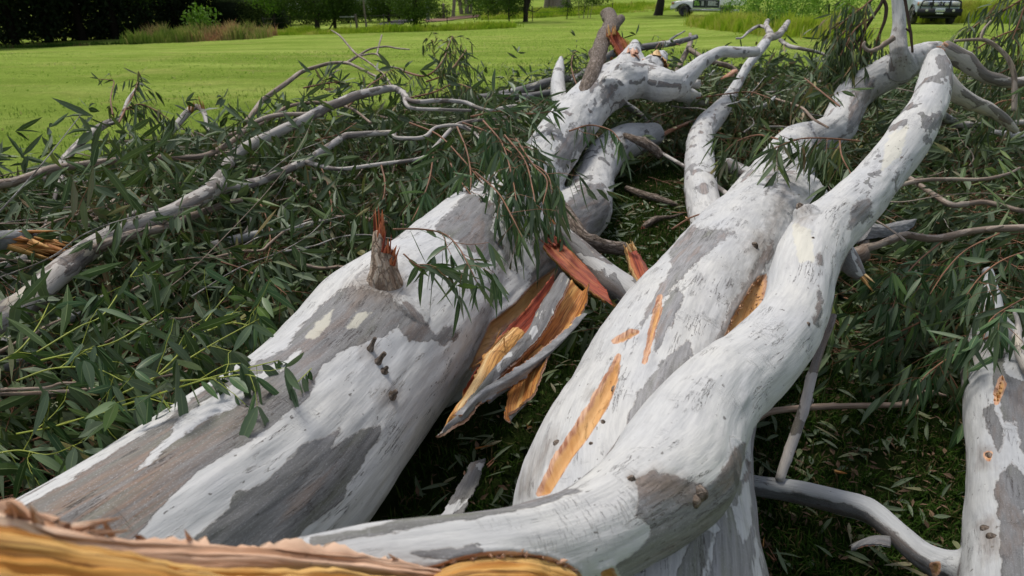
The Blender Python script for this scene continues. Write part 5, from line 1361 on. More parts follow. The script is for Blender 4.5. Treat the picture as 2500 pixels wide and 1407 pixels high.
tall('tall_grass', 'long bright grass in the paddock beyond the fence', (1180, 50), (1640, 28), 12000, 9.0, .42, .06, 'weeds_y', 8)
bush('sapling', 'broad leafed green sapling standing in the brown weeds', 500, 98, .55, .5, .65, 'leaf_bright', 420, .2, 12, zc=1.1, col=(0, .5), cat='sapling')

for k, (px, py, rx, rz, col, lab) in enumerate([(905, 52, 1.2, .9, (.1, .8), 'dense green bush to one side of the driveway'), (975, 44, 1.6, .8, (.2, .9), 'bushy green shrub over the top of the driveway'), (1040, 38, 1.2, .7, (.3, 1), 'light green shrub by the power pole base'),
        (1215, 40, 1.2, .8, (.2, 1), 'leafy shrub behind the creeper wrapped picket'), (1265, 34, 1.4, .8, (.3, 1), 'green shrub between the paddock tree and the low forking tree'), (640, 66, 1.2, .9, (.0, .6), 'dark rounded bush at the hedge corner'), (800, 50, 2.4, 1.1, (.1, .7), 'dense dark bush filling the space behind the two dark trees')]):
    bush('bush', lab, px, py, rx, .8, rz, 'leaf_bg', 1700, .12, 160 + k, col=col)
# trees along the fence line
bg_tree('young_tree', 'young tree with thin bare trunk and bright crown beside the hedge', 672, 78, .07, 3.2, [(0, 0, 2.6, .9, .9, .9), (-.7, 0, 3.0, 1.3, 1, 1.0)], n=2200, size=.13, seed=11, mat='leaf_bright', col=(0, .7))
bg_tree('lawn_tree', 'round dark crowned tree with a short thick trunk casting shade on the lawn edge', 776, 76, .17, 3.6, [(0, 0, 2.9, 2.0, 1.9, 1.7), (.6, -.3, 1.75, 1.2, .9, .6), (-1.6, .3, 2.2, 1.1, 1, 1.0)], n=5200, size=.13, seed=12, col=(0, .8))
bg_tree('lawn_tree', 'dark tree with leaning lower stem just beyond the round crowned one', 819, 73, .11, 3.4, [(0.3, 0, 2.7, 1.5, 1.6, 1.6), (1.1, 0, 1.8, .8, .8, .7)], n=3600, size=.13, seed=13, col=(0, .5), fork=[[(-.55, 0, -.1, .05), (-.2, 0, .35, .05), (.1, 0, .9, .04)]])
bg_tree('slim_tree', 'slim bare trunked tree in front of the white house', 894, 64, .07, 4.5, [(0, 0, 3.4, 1.2, 1.2, 1.3), (-.4, 0, 4.5, 1.5, 1.4, 1.2)], n=2000, size=.14, seed=14, tm='trunk_pale')
bg_tree('lawn_tree', 'bushy tree behind the driveway edge with ragged crown', 950, 55, .12, 3.6, [(0, .5, 2.0, 2.0, 1.2, 1.3), (-.8, .4, 1.4, 1.2, 1, .8)], n=3600, size=.14, seed=15, col=(.1, .9))
bg_tree('lawn_tree', 'leafy small tree with crown low over a stout trunk near the driveway', 1016, 72, .16, 3.0, [(0, 0, 2.2, 1.5, 1.4, 1.25), (.1, -.2, 1.25, .8, .8, .5)], n=4200, size=.12, seed=16, col=(.15, 1))
bg_tree('lawn_tree', 'dark trunked tree forking low beside the wire fence', 1283, 55, .19, 3.4, [(-1.6, .3, 2.2, 1.5, 1.2, .9), (0, 0, 4.0, 2.6, 2.2, 1.6), (-3.2, .6, 1.7, 1.3, 1, .8)], n=5200, size=.13, seed=17, fork=[[(.0, 0, .8, .14), (.25, 0, 1.4, .11), (.5, 0, 2.4, .07)], [(.1, 0, .9, .05), (.7, 0, .75, .03), (1.2, -.1, 1.1, .02)]], col=(.1, 1))
bg_tree('small_tree', 'leafy small tree draped over the fence before the paddock', 1243, 58, .05, 1.8, [(0, 0, 1.6, .9, .8, .6), (.3, 0, .8, .6, .5, .3)], n=1500, size=.1, seed=18, col=(.1, .9))
bg_tree('paddock_tree', 'brown trunked tree standing behind leafy shrubs in the paddock', 1200, 30, .22, 5, [(0, 0, 4.5, 2.6, 2.4, 1.8), (-1.8, 0, 1.6, 1.8, 1.2, 1.2)], n=4200, size=.16, seed=19, tm='trunk_bg', col=(.3, 1))
bg_tree('paddock_tree', 'pale paper barked trunk cluster at the garden bed', 1140, 32, .20, 5, [(0, 0, 5.5, 2.4, 2.2, 1.5)], n=1500, size=.16, seed=20, tm='trunk_pale', fork=[[(-.5, 0, -.2, .2), (-.7, 0, 1.5, .18), (-1, 0, 4, .12)], [(.35, 0, -.2, .10), (.5, 0, 1.2, .09), (.8, 0, 3, .05)]])
bg_tree('paddock_tree', 'drooping brown trunk beside the power pole', 1106, 38, .16, 4, [(.2, 0, 4.4, 2.0, 2, 1.3)], n=1200, size=.16, seed=21, tm='trunk_pale', lean=(.5, 0))
bg_tree('fig_tree', 'buttressed old tree with many grey brown trunks at the paddock top', 1360, 20, .5, 5, [(0, 0, 5.5, 3.4, 2.4, 1.8)], n=2500, size=.18, seed=22, tm='trunk_pale', fork=[[(x, 0, -.3, .30), (x * .9, 0, 1.2, .22), (x * .7, 0, 3.6, .16)] for x in (-1.1, -.6, .6, 1.15)])
bg_tree('young_tree', 'sparse thin sapling standing at the paddock fence, twin of its bushy neighbour', 1384, 47, .035, 1.7, [(-.1, 0, 1.0, .55, .4, .35), (.1, 0, 1.6, .6, .5, .4)], n=520, size=.09, seed=23, tm='trunk_bg')
bg_tree('young_tree', 'airy bushy sapling clump at the paddock fence', 1425, 45, .03, 2.2, [(0, 0, 1.1, .8, .5, .7), (.2, 0, 2.0, .9, .6, .7)], n=1100, size=.08, seed=24, tm='trunk_pale', fork=[[(x, 0, -.1, .025), (x * 1.3, 0, 1.0, .02), (x * 1.9, 0, 2.4, .012)] for x in (-.35, .3, .5)], col=(.3, 1))
bg_tree('paddock_tree', 'dark double trunked tree standing near the white pickup', 1604, 38, .30, 5.5, [(-.8, 0, 5.6, 2.8, 2.4, 1.4)], n=2200, size=.2, seed=25, tm='trunk_bg', lean=(.7, 0), fork=[[(.22, 0, -.2, .24), (.35, 0, 1.2, .19), (.2, 0, 3.5, .14)]])
bush('bush', 'bright green shrub under the trees behind the fence', 1165, 26, 1.6, .8, .8, 'leaf_bright', 1500, .12, 22, col=(0, .7))
bush('bush', 'leafy garden shrub by the pale papery trunks', 1078, 44, 1.1, .7, .6, 'leaf_bg', 1100, .11, 23, col=(.2, .9))
bush('bush', 'dark low shrub at the paddock top by the fig trunks', 1460, 14, 1.6, .8, .8, 'leaf_bg', 1300, .14, 24, col=(.1, .8))
bush('bush', 'dark shrub row behind the round crowned tree', 745, 58, 3.2, .8, 1.0, 'leaf_bg', 3000, .14, 25, col=(.0, .6))
bush('bush', 'dark shrub before the white house', 850, 55, 1.8, .8, 1.0, 'leaf_bg', 2400, .14, 26, col=(.0, .5))
bush('bush', 'dark green shrub mass between the hedge and the round crowned tree', 700, 60, 1.6, .8, .9, 'leaf_bg', 1600, .13, 27, col=(.1, .9))
# far woodland
mb = MB(); rg = np.random.default_rng(5)
for k in range(26):
    x = -75 + k * 6.5 + rg.uniform(-2, 2); y = 96 + rg.uniform(-6, 10); crown_cards(mb, rg, (x, y, terrain(x, y) + 4.5), (4.2, 3, 4.5), 1500, .42)
tag(mb.build('far_woodland', M['leaf_bg'], smooth=False), 'far woodland closing the paddock at the very top', 'woodland', kind='stuff')

# white house behind the trees
p, D = ground(872, 42)
p = PD(855, 30, 66); gz = terrain(p[0], p[1])
h = thing('house', 'white weatherboard house half hidden behind the fence line trees', 'house', (p[0], p[1], gz))
mb = MB()
for k in range(22): box(mb, (0, -3.02 + .004 * (k % 2), .5 + k * .13), (12, .03, .125))
box(mb, (0, 0, 1.7), (12, 6, 2.6)); mb.build('wall', M['white_wall'], parent=h)
mb = MB(); v = np.array([(-6.4, -3.5, 3.1), (6.4, -3.5, 3.1), (6.4, 3.5, 3.1), (-6.4, 3.5, 3.1), (-6, 0, 4.7), (6, 0, 4.7)]); mb.add(v, [np.array([(0, 1, 5, 4), (2, 3, 4, 5), (0, 3, 2, 1)]), np.array([(1, 2, 5), (3, 0, 4)])]); mb.build('roof', M['roof_grey'], parent=h, smooth=False)
for x in (-3.6, .4, 3.8):
    mb = MB(); box(mb, (x, -3.06, 1.8), (1.3, .08, 1.2)); w = mb.build('window', M['white_wall'], parent=h)
    mb = MB(); box(mb, (x, -3.11, 1.8), (1.1, .03, 1.0)); mb.build('pane', M['glass'], parent=w)

# driveway
def patch(name, pts, mat, label, off=.02):
    V = []
    for x, y in plist(pts):
        p, _ = ground(x, y); V.append((p[0], p[1]))
    V = np.array(V); n = len(V) // 2; A_, B2 = V[:n], V[n:][::-1]; m = 24; k = 14
    t = np.linspace(0, n - 1, m); A_ = np.stack([np.interp(t, range(n), A_[:, q]) for q in (0, 1)], 1); B2 = np.stack([np.interp(t, range(n), B2[:, q]) for q in (0, 1)], 1)
    u = np.linspace(0, 1, k)[None, :, None]; G = A_[:, None] * (1 - u) + B2[:, None] * u; G = G.reshape(-1, 2)
    zz = terrain(G[:, 0], G[:, 1]) + .12 * fbm(np.c_[G * .09, G[:, :1] * 0], 9, 2) * sst(12, 30, G[:, 1]) + .035 * fbm(np.c_[G * .8, G[:, :1] * 0], 3, 3) + off + .04
    i = np.arange(m * k).reshape(m, k); mb = MB(); mb.add(np.c_[G, zz], np.stack((i[:-1, :-1], i[:-1, 1:], i[1:, 1:], i[1:, :-1]), -1).reshape(-1, 4))
    return tag(mb.build(name, M[mat]), label, kind='structure')
patch('driveway', "905,66 935,55 975,48 1010,46 1010,52 990,56 965,62 940,67", 'asphalt', 'short dark bitumen driveway between the trees')
M['dirt'] = plain('garden_mulch', (.22, .14, .10), .95, .1, var=.3)
patch('garden_bed', "1035,47 1080,43 1150,36 1260,33 1262,38 1160,42 1085,51 1040,54", 'dirt', 'bare mulch bed under the garden trees')

def post(name, label, px, py, h, r, mat, group='fence posts along the lawn edge', tilt=0.0):
    p, D = ground(px, py); mb = MB()
    tube(mb, [(p[0], p[1], p[2] - .2, r), (p[0] + tilt * .5, p[1], p[2] + h * .5, r * .98), (p[0] + tilt, p[1], p[2] + h, r * .95)], sides=8, wob=.04, seed=int(px), step=.3)
    return tag(mb.build(name, M[mat], smooth=True), label, 'post', group), p
PST = []
for px, py, lab in ((647, 84, 'thin dark steel picket nearest the hedge'), (712, 78, 'dark steel picket before the round crowned tree'), (939, 76, 'dark steel picket in front of the driveway'), (1092, 64, 'dark steel picket past the power pole'), (1192, 57, 'dark steel picket wrapped in creeper by the small leafy tree'), (1300, 54, 'dark steel picket behind the low forking tree'), (1494, 40, 'dark steel picket farthest along the paddock fence')):
    o, p = post('fence_post', lab, px, py, 1.05, .03, 'picket'); PST.append(p)
o, pA = post('fence_post', 'stout weathered timber post at the end of the white rail', 873, 73, 1.0, .09, 'post', tilt=-.08); PST.insert(2, pA)
p2, _ = ground(858, 70); post('fence_post', 'short thin white post beside the stout timber post', 857, 70, .42, .025, 'white_wall')
mb = MB(); a = pA + np.array((0, 0, .85)); q, _ = ground(832, 74); tube(mb, [tuple(a) + (.03,), (q[0], q[1], a[2] - .02, .03)], sides=8, wob=0); tag(mb.build('gate_rail', M['white_wall']), 'thin white rail running from the timber post into tree shade', 'rail')
mb = MB()
for a, b in zip(PST[:-1], PST[1:]):
    for hh in (.35, .65, .95):
        c = (a + b) / 2; tube(mb, [(a[0], a[1], a[2] + hh, .008), (c[0], c[1], c[2] + hh - .03, .008), (b[0], b[1], b[2] + hh, .008)], sides=4, wob=0, step=2)
tag(mb.build('fence_wire', M['picket']), 'sagging strands of fence wire strung between the dark pickets', 'wire')
p, _ = ground(1045, 50); mb = MB(); tube(mb, [(p[0], p[1], p[2] - .3, .16), (p[0], p[1], p[2] + 4, .145), (p[0], p[1], p[2] + 9, .12)], sides=14, wob=.02, step=.5)
po = thing('power_pole', 'grey green round power pole beside the drooping brown trunk', 'pole', tuple(p)); o = mb.build('pole', M['pole'], parent=po); o.location = tuple(-p)
mb = MB(); box(mb, (0, -.17, 8.4), (2.2, .1, .12)); mb.build('crossarm', M['post'], parent=po)
p, _ = ground(1083, 44); mb = MB(); tube(mb, [(p[0], p[1], p[2] - .1, .13), (p[0], p[1], p[2] + .5, .11), (p[0] + .03, p[1], p[2] + 1.15, .10)], sides=10, wob=.15, step=.15); tag(mb.build('stump', M['trunk_pale']), 'pale grey stump post in the garden bed', 'stump')

# weedy bank on the far side
for k, (px, py, rx, rz, n, col, lab) in enumerate([(1800, 60, 1.3, .8, 1500, (0, .7), 'leafy green shrub at the bank end nearest the white pickup'), (1870, 62, 1.5, 1.0, 2200, (.1, .9), 'bright leafy shrub in the middle of the weedy bank'),
        (1940, 70, 1.3, .95, 2000, (.2, 1), 'shrub with pale specks on the weedy bank'), (2010, 62, 1.4, 1.1, 2000, (.2, 1), 'tall green shrub behind the drooping dark leaf clump'), (1905, 82, .9, .5, 1100, (0, .6), 'low green shrub at the foot of the weedy bank'), (2090, 50, 1.3, 1.0, 1500, (.1, .9), 'green shrub beside the upright white limb')]):
    bush('bush', lab, px, py, rx, 1.0, rz, 'leaf_bright', n, .1, 60 + k, group='shrubs of the weedy bank', col=col)
tall('tall_grass', 'long seeding grass hanging over the weedy bank', (1735, 68), (2110, 104), 16000, 5.0, .75, .035, 'weeds_y', 18)
tall('tall_grass', 'tangled tall grass behind the silver blue utility at the picture edge', (2340, 55), (2560, 62), 7000, 5.0, 1.0, .04, 'weeds_y', 19)
bush('bush', 'bright bush behind the upright white limb and utility', 2225, 30, 1.0, .8, .7, 'leaf_bright', 1200, .1, 71, col=(0, .6))
for k, (px, py) in enumerate([(2430, 40), (2540, 52)]):
    bg_tree('roadside_tree', ['dark leafy tree behind the silver blue utility', 'dark leafy tree at the picture edge behind the utility'][k], px, py, .12, 4, [(0, 0, 2.6, 1.8, 1.5, 1.6), (0, 0, 4.2, 2.2, 2, 1.6)], n=4200, size=.11, seed=80 + k, col=(0, .8))
# ------------------------------------------------------------------ vehicles
def ring_loft(mb, st, mat=0, bev=.08, capends=True):
    """stations (x, z0, z1, half width bottom, half width top) -> rounded box loft"""
    V = []
    for (x, z0, z1, wb, wt) in st:
        b = min(bev, (z1 - z0) * .3)
        V.append([(x, -wb + b, z0), (x, wb - b, z0), (x, wb, z0 + b), (x, wt * 1.0, z1 - b), (x, wt - b * 1.3, z1), (x, -wt + b * 1.3, z1), (x, -wt, z1 - b), (x, -wb, z0 + b)])
    V = np.array(V); n = len(V); i = np.arange(n * 8).reshape(n, 8); nx = np.roll(i, -1, 1)
    Fq = np.stack((i[:-1], nx[:-1], nx[1:], i[1:]), -1).reshape(-1, 4)
    mb.add(V.reshape(-1, 3), Fq, mat)
    mb.F.append((i[:1, ::-1] + mb.n - n * 8, mat)); mb.F.append((i[-1:] + mb.n - n * 8, mat))
def lathe_y(mb, c, prof, n=28, mat=0):
    """prof: (r, y) profile revolved round the y axis through c"""
    th = np.linspace(0, 2 * math.pi, n, endpoint=False)
    V = np.array([[(c[0] + r * math.cos(t), c[1] + y, c[2] + r * math.sin(t)) for t in th] for r, y in prof])
    m = len(prof); i = np.arange(m * n).reshape(m, n); nx = np.roll(i, -1, 1)
    mb.add(V.reshape(-1, 3), np.stack((i[:-1], nx[:-1], nx[1:], i[1:]), -1).reshape(-1, 4), mat)
def wheel(parent, x, y, r, side, off=0):
    mb = MB(); w = .13
    lathe_y(mb, (x, y, r), [(r * .58, -w), (r * .9, -w), (r * .99, -w * .75), (r, 0), (r * .99, w * .75), (r * .9, w), (r * .58, w)])
    t = mb.build('wheel', M['tyre'], parent=parent)
    mb = MB(); s = side
    lathe_y(mb, (x, y, r), [(r * .60, s * w * .95), (r * .55, s * w * .98), (r * .50, s * w * .55), (r * .16, s * w * .5), (r * .14, s * w * .85), (.005, s * w * .85)])
    for k in range(6):
        a = k * math.pi / 3; R = rotm(0, 0, 0)
        c = (x + math.cos(a) * r * .34, y + s * w * .7, r + math.sin(a) * r * .34)
        Ry = np.array(((math.cos(a), 0, -math.sin(a)), (0, 1, 0), (math.sin(a), 0, math.cos(a))))
        box(mb, c, (r * .40, .04, r * .12), rot=Ry)
    mb.build('rim', M['rim'], parent=t)

def utility(name, label, loc, heading, paint, r=.39, bull=False, wrap=False):
    t = thing(name, label, 'utility truck', loc); t.rotation_euler = (0, 0, heading)
    L = M[paint]
    mb = MB()
    # front guard + bonnet, cab lower, tray
    ring_loft(mb, [(2.62, .52, .92, .78, .74), (2.56, .50, 1.02, .86, .82), (2.30, .50, 1.08, .91, .86), (1.95, .78, 1.12, .92, .87), (1.25, .78, 1.16, .92, .87), (.95, .50, 1.18, .92, .87), (.6, .48, 1.2, .92, .87),
                   (-1.15, .48, 1.2, .92, .87)])
    body = mb.build('body', L, parent=t, smooth=False)
    mb = MB(); ring_loft(mb, [(.85, 1.15, 1.2, .84, .82), (.25, 1.15, 1.74, .84, .70), (-.85, 1.15, 1.78, .84, .70), (-1.15, 1.15, 1.70, .84, .70)], bev=.06); mb.build('cabin', L, parent=t, smooth=False)
    mb = MB()
    v = np.array([(.86, -.70, 1.2), (.86, .70, 1.2), (.30, .60, 1.68), (.30, -.60, 1.68)]) + np.array((.03, 0, .02)); mb.add(v, np.array([(0, 1, 2, 3)]))
    mb.build('windscreen', M['glass'], parent=t, smooth=False)
    for s in (-1, 1):
        for x0, x1 in ((.18, -.42), (-.5, -1.05)):
            mb = MB(); v = np.array([(x0 + (.28 if x0 > 0 else 0), s * .835, 1.24), (x1, s * .835, 1.24), (x1, s * .735, 1.66), (x0 - .05, s * .735, 1.66)]) + np.array((0, s * .03, 0)); mb.add(v, np.array([(0, 1, 2, 3)])); mb.build('side_window', M['glass'], parent=t, smooth=False)
        mb = MB(); box(mb, (.55, s * 1.03, 1.25), (.12, .2, .16)); mb.build('mirror', M['black'], parent=t)
    mb = MB()
    if wrap:
        box(mb, (-2.0, 0, .86), (1.62, 1.84, .05))
        for s in (-1, 1): box(mb, (-2.0, s * .91, 1.02), (1.62, .04, .3))
        box(mb, (-2.8, 0, 1.02), (.04, 1.8, .3))
    else: ring_loft(mb, [(-1.2, .5, 1.15, .90, .86), (-2.65, .52, 1.12, .90, .86)])
    mb.build('tray', L, parent=t, smooth=False)
    for x in (1.6, -1.6):
        for s in (-1, 1): wheel(t, x, s * .80, r, s)
        mb = MB(); box(mb, (x, 0, r), (.08, 1.45, .08)); mb.build('axle', M['black'], parent=t)
    for s in (-1, 1):
        mb = MB()
        for k in range(9):
            a = math.pi * k / 8; box(mb, (1.6 + math.cos(a) * (r + .08), s * .90, r + .04 + math.sin(a) * (r + .05)), (.2, .10, .06), rot=rotm(0, 0, 0) @ np.array(((-math.sin(a), 0, -math.cos(a)), (0, 1, 0), (math.cos(a), 0, -math.sin(a)))))
        mb.build('wheel_arch', M['black'], parent=t)
        mb = MB(); box(mb, (2.57, s * .66, .93), (.12, .34, .2)); box(mb, (2.46, s * .84, .93), (.22, .08, .18)); hl = mb.build('headlight', M['lamp'], parent=t)
        mb = MB(); box(mb, (2.48, s * .89, .93), (.14, .03, .14)); mb.build('indicator', M['amber'], parent=hl)
        mb = MB(); box(mb, (-.15, s * .90, .47), (2.3, .1, .07)); mb.build('side_step', M['chrome' if wrap else 'black'], parent=t)
    mb = MB(); box(mb, (2.61, 0, .92), (.06, .9, .2)); gr = mb.build('grille', M['black'], parent=t)
    mb = MB(); box(mb, (2.60, 0, .60), (.16, 1.66, .26)); box(mb, (0, 0, .42), (4.8, .9, .2)); mb.build('bumper', M['black' if bull else paint], parent=t)
    if bull:
        mb = MB()
        tube(mb, [(2.74, -.86, .55, .04), (2.80, -.80, .95, .035), (2.80, -.68, 1.08, .035), (2.82, 0, 1.10, .035), (2.80, .68, 1.08, .035), (2.80, .80, .95, .035), (2.74, .86, .55, .04)], sides=10, wob=0, step=.06)
        for y in (-.36, .36): tube(mb, [(2.78, y, .5, .03), (2.82, y, 1.12, .03)], sides=8, wob=0)
        tube(mb, [(2.80, -.8, .84, .03), (2.83, 0, .86, .03), (2.80, .8, .84, .03)], sides=8, wob=0, step=.1)
        box(mb, (2.76, 0, .58), (.14, 1.84, .30)); box(mb, (2.66, 0, .36), (.1, 1.5, .12)); bb = mb.build('bull_bar', M['black'], parent=t)
        for y in (-.36, .36): mb = MB(); tube(mb, [(2.82, y, .9, .015), (2.83, y, 1.17, .015)], sides=8, wob=0); mb.build('bar_tube', M['chrome'], parent=bb)
        for y in (-.22, .22): mb = MB(); lathe_y(mb, (0, 0, 0), [(.001, .05), (.085, .05), (.09, 0), (.001, 0)]); o = mb.build('driving_lamp', M['lamp'], parent=bb); o.rotation_euler = (0, 0, -math.pi / 2); o.location = (2.80, y, .93)
        for y in (-.55, .55): mb = MB(); lathe_y(mb, (0, 0, 0), [(.001, .03), (.055, .03), (.06, 0), (.001, 0)]); o = mb.build('fog_lamp', M['lamp'], parent=bb); o.rotation_euler = (0, 0, -math.pi / 2); o.location = (2.84, y, .66)
        mb = MB(); box(mb, (2.85, 0, .68), (.02, .40, .16)); pl = mb.build('number_plate', M['letter'], parent=bb)
        mb = MB()
        for k in range(6): box(mb, (2.863, -.14 + .056 * k, .68), (.006, .032, .07))
        mb.build('plate_lettering', M['paint_s'], parent=pl)
        mb = MB(); box(mb, (2.85, 0, .53), (.02, .30, .05)); mb.build('lower_badge', M['letter'], parent=bb)
        mb = MB()
        lathe_y(mb, (0, 0, 0), [(.07, 0), (.085, .012), (.10, 0)]); box(mb, (0, .005, 0), (.13, .012, .02)); o = mb.build('badge', M['chrome'], parent=gr); o.rotation_euler = (0, 0, -math.pi / 2); o.location = (2.66, 0, .95)
    if wrap:
        for s in (-1, 1):
            for x0, x1 in ((.9, -.12), (-.14, -1.12)):
                mb = MB(); box(mb, ((x0 + x1) / 2, s * .925, .90), (abs(x1 - x0), .02, .56)); d = mb.build('door', M['paint_d'], parent=t, smooth=False)
                mb = MB(); box(mb, ((x0 + x1) / 2, s * .93, .575), (abs(x1 - x0), .02, .075)); mb.build('stripe', M['lime_pale'], parent=d)
                mb = MB(); box(mb, (x1 + .12, s * .945, 1.12), (.14, .02, .03)); mb.build('handle', M['black'], parent=d)
                rg_ = np.random.default_rng(4)
                if x0 > 0:
                    mb = MB()
                    for zr, spans in ((1.08, ((.78, .62), (.56, .46))), (.96, ((.78, .48), (.45, .38))), (.84, ((.78, .63), (.60, .38)))):
                        for a, b in spans:
                            xx = a
                            while xx > b + .03: w = .035; box(mb, (xx - w / 2, s * .942, zr), (w, .01, .085 if w else .08)); xx -= w + .008
                    mb.build('lettering', M['lime'], parent=d)
                    a0, a1 = .24, .04
                else: a0, a1 = -.25, -1.0
                mb = MB()
                for k in range(5):
                    xx = a0; e = a1 + rg_.uniform(0, .25) * abs(a1 - a0)
                    while xx > e: w = rg_.uniform(.02, .032); box(mb, (xx - w / 2, s * .942, 1.08 - k * .068), (w, .01, .042)); xx -= w + .007
                mb.build('lettering', M['letter'], parent=d)
    return t
p, D = ground(1668, 40); hd = math.atan2(math.sin(math.radians(27)), -math.cos(math.radians(27)))
ax = np.array((math.cos(hd), math.sin(hd), 0)); lf_ = np.array((-math.sin(hd), math.cos(hd), 0))
c = p - ax * 1.6 - lf_ * .80
sl = (terrain(*(p[:2])) - terrain(*(c[:2])))
utility('pickup_truck', 'white pickup with black lettered doors parked beyond the lawn beside the weedy bank', (c[0], c[1], float(p[2]) + .02), hd, 'paint_w', r=.40, wrap=True)
p, D = ground(2280, 60); hd = math.radians(-90 - 17)
ax = np.array((math.cos(hd), math.sin(hd), 0)); c = p - ax * 2.3
print('cars', D)
u = utility('utility_truck', 'silver blue utility with black bull bar facing the fallen tree', (c[0], c[1], float(terrain(c[0], c[1])) + .03), hd, 'paint_s', r=.39, bull=True)
# ------------------------------------------------------------------ torn end of the limb right under the camera
def ridged(name, rows, mat, edge, parent, thick, bulge, ridge, seed, ny=22, jag=.006):
    o = slab(name, rows, mat, mat, parent=parent, thick=thick, bulge=bulge, jag=jag, seed=seed, ny=ny, edge=edge)
    me = o.data; n = len(me.vertices); V = np.empty(n * 3, np.float32); me.vertices.foreach_get('co', V); V = V.reshape(-1, 3)
    N = np.empty(n * 3, np.float32); me.vertices.foreach_get('normal', N); N = N.reshape(-1, 3)
    B = np.empty(n * 3, np.float32); me.attributes['bk'].data.foreach_get('vector', B); B = B.reshape(-1, 3)
    h = 1.2 * (1 - 2 * np.abs(fbm(B * (70, 70, 1.6), seed, 3))) + .8 * fbm(B * (190, 190, 5), seed + 2, 2) + .5 * fbm(B * (60, 60, 60), seed + 5, 2)
    V = V + N * (ridge * h)[:, None]
    me.vertices.foreach_set('co', V.astype(np.float32).ravel()); me.update()
    return o
ridged('torn_wood', "-140,1262,.56,-140,1700,.50 0,1292,.58,0,1700,.52 150,1320,.61,150,1700,.54 300,1352,.64,300,1700,.56 450,1386,.68,450,1700,.6 700,1402,.76,700,1700,.66 1000,1422,.86,1000,1700,.76 1200,1440,.92,1200,1700,.84", 'wood_near', 'wood_near', L3, .03, -.03, .006, 41, ny=90, jag=.0015)
ridged('torn_bark', "-140,1222,.58,-140,1345,.57 0,1258,.61,0,1335,.60 120,1288,.64,110,1362,.63 260,1314,.68,240,1392,.66 420,1322,.73,400,1410,.71 600,1338,.79,600,1412,.77 800,1352,.87,790,1412,.85 950,1372,.92,940,1420,.90 1070,1396,.97,1060,1425,.95", 'bark_torn', 'bark_torn', L3, .012, -.012, .0045, 43, ny=30, jag=.012)
tb = MB(); rg = np.random.default_rng(9)
for k in range(170):
    u = rg.uniform(0, 1); x = 20 + 1020 * u; y = np.interp(x, [0, 120, 260, 420, 600, 800, 1050], [1238, 1280, 1310, 1335, 1345, 1358, 1395]) + rg.uniform(-6, 40); D = np.interp(x, [0, 1050], [.60, .96])
    a = PD(x, y, D); s = -1 if rg.random() < .6 else 1
    d = (PD(x + 40, y + 8, D + .03) - a) * s; d /= np.linalg.norm(d); d = d + rg.normal(0, .16, 3)
    splinters(tb, a, d, .004, rg.uniform(.02, .06), 1, k, w=1.0, spread=0)
for (x0, y0, x1, y1, D, w) in ((120, 1262, -10, 1208, .61, .007), (200, 1290, 350, 1272, .66, .006), (180, 1292, 300, 1258, .66, .005), (240, 1300, 345, 1284, .67, .004)):
    a, b = PD(x0, y0, D), PD(x1, y1, D); splinters(tb, a, b - a, .004, np.linalg.norm(b - a), 2, int(x1) + 300, w=w / .004, spread=.03)
tb.build('bark_splinters', M['bark_torn'], parent=L3)
rw = []
for x_, y_ in ((1052, 1402), (1080, 1390), (1115, 1376), (1150, 1368), (1200, 1361), (1250, 1358), (1300, 1363), (1340, 1372), (1380, 1386), (1404, 1402)):
    d_ = surf_D(V3, N3, S3, x_, y_); rw.append('%g,%g,%.4f,%g,%g,%.4f' % (x_, y_, d_ - .004, 1230 + (x_ - 1230) * .9, 1640, d_ - .22))
ridged('torn_wood', ' '.join(rw), 'wood_near', 'wood_near', L3, .01, -.004, .004, 47, ny=60, jag=.001)
# torn rim round the open wood
tb = MB()
rim = [(1050, 1398), (1080, 1385), (1110, 1372), (1150, 1362), (1200, 1355), (1250, 1352), (1300, 1358), (1340, 1366), (1380, 1380), (1405, 1396), (1420, 1415)]
rng_ = np.random.default_rng(3)
for (x0, y0), (x1, y1) in zip(rim[:-1], rim[1:]):
    for k in range(7):
        t_ = rng_.uniform(0, 1); x, y = x0 + (x1 - x0) * t_, y0 + (y1 - y0) * t_
        j = np.argmin(np.hypot(S3[:, 0] - x, S3[:, 1] - y) + 900 * ((N3 * (np.array((0, 0, CAM_H)) - V3)).sum(1) < 0))
        a = V3[j]; nn = N3[j]
        splinters(tb, a - nn * .004, nn * .7 + rng_.normal(0, .45, 3), .004, rng_.uniform(.008, .018), 1, int(x * 7) + k, w=1.1, spread=0)
tb.build('torn_rim', M['bark_torn'], parent=L3)

def on_surf(Vv, Nn, Ss, x, y):
    j = np.argmin(np.hypot(Ss[:, 0] - x, Ss[:, 1] - y) + 900 * ((Nn * (np.array((0, 0, CAM_H)) - Vv)).sum(1) < 0))
    return Vv[j], Nn[j]
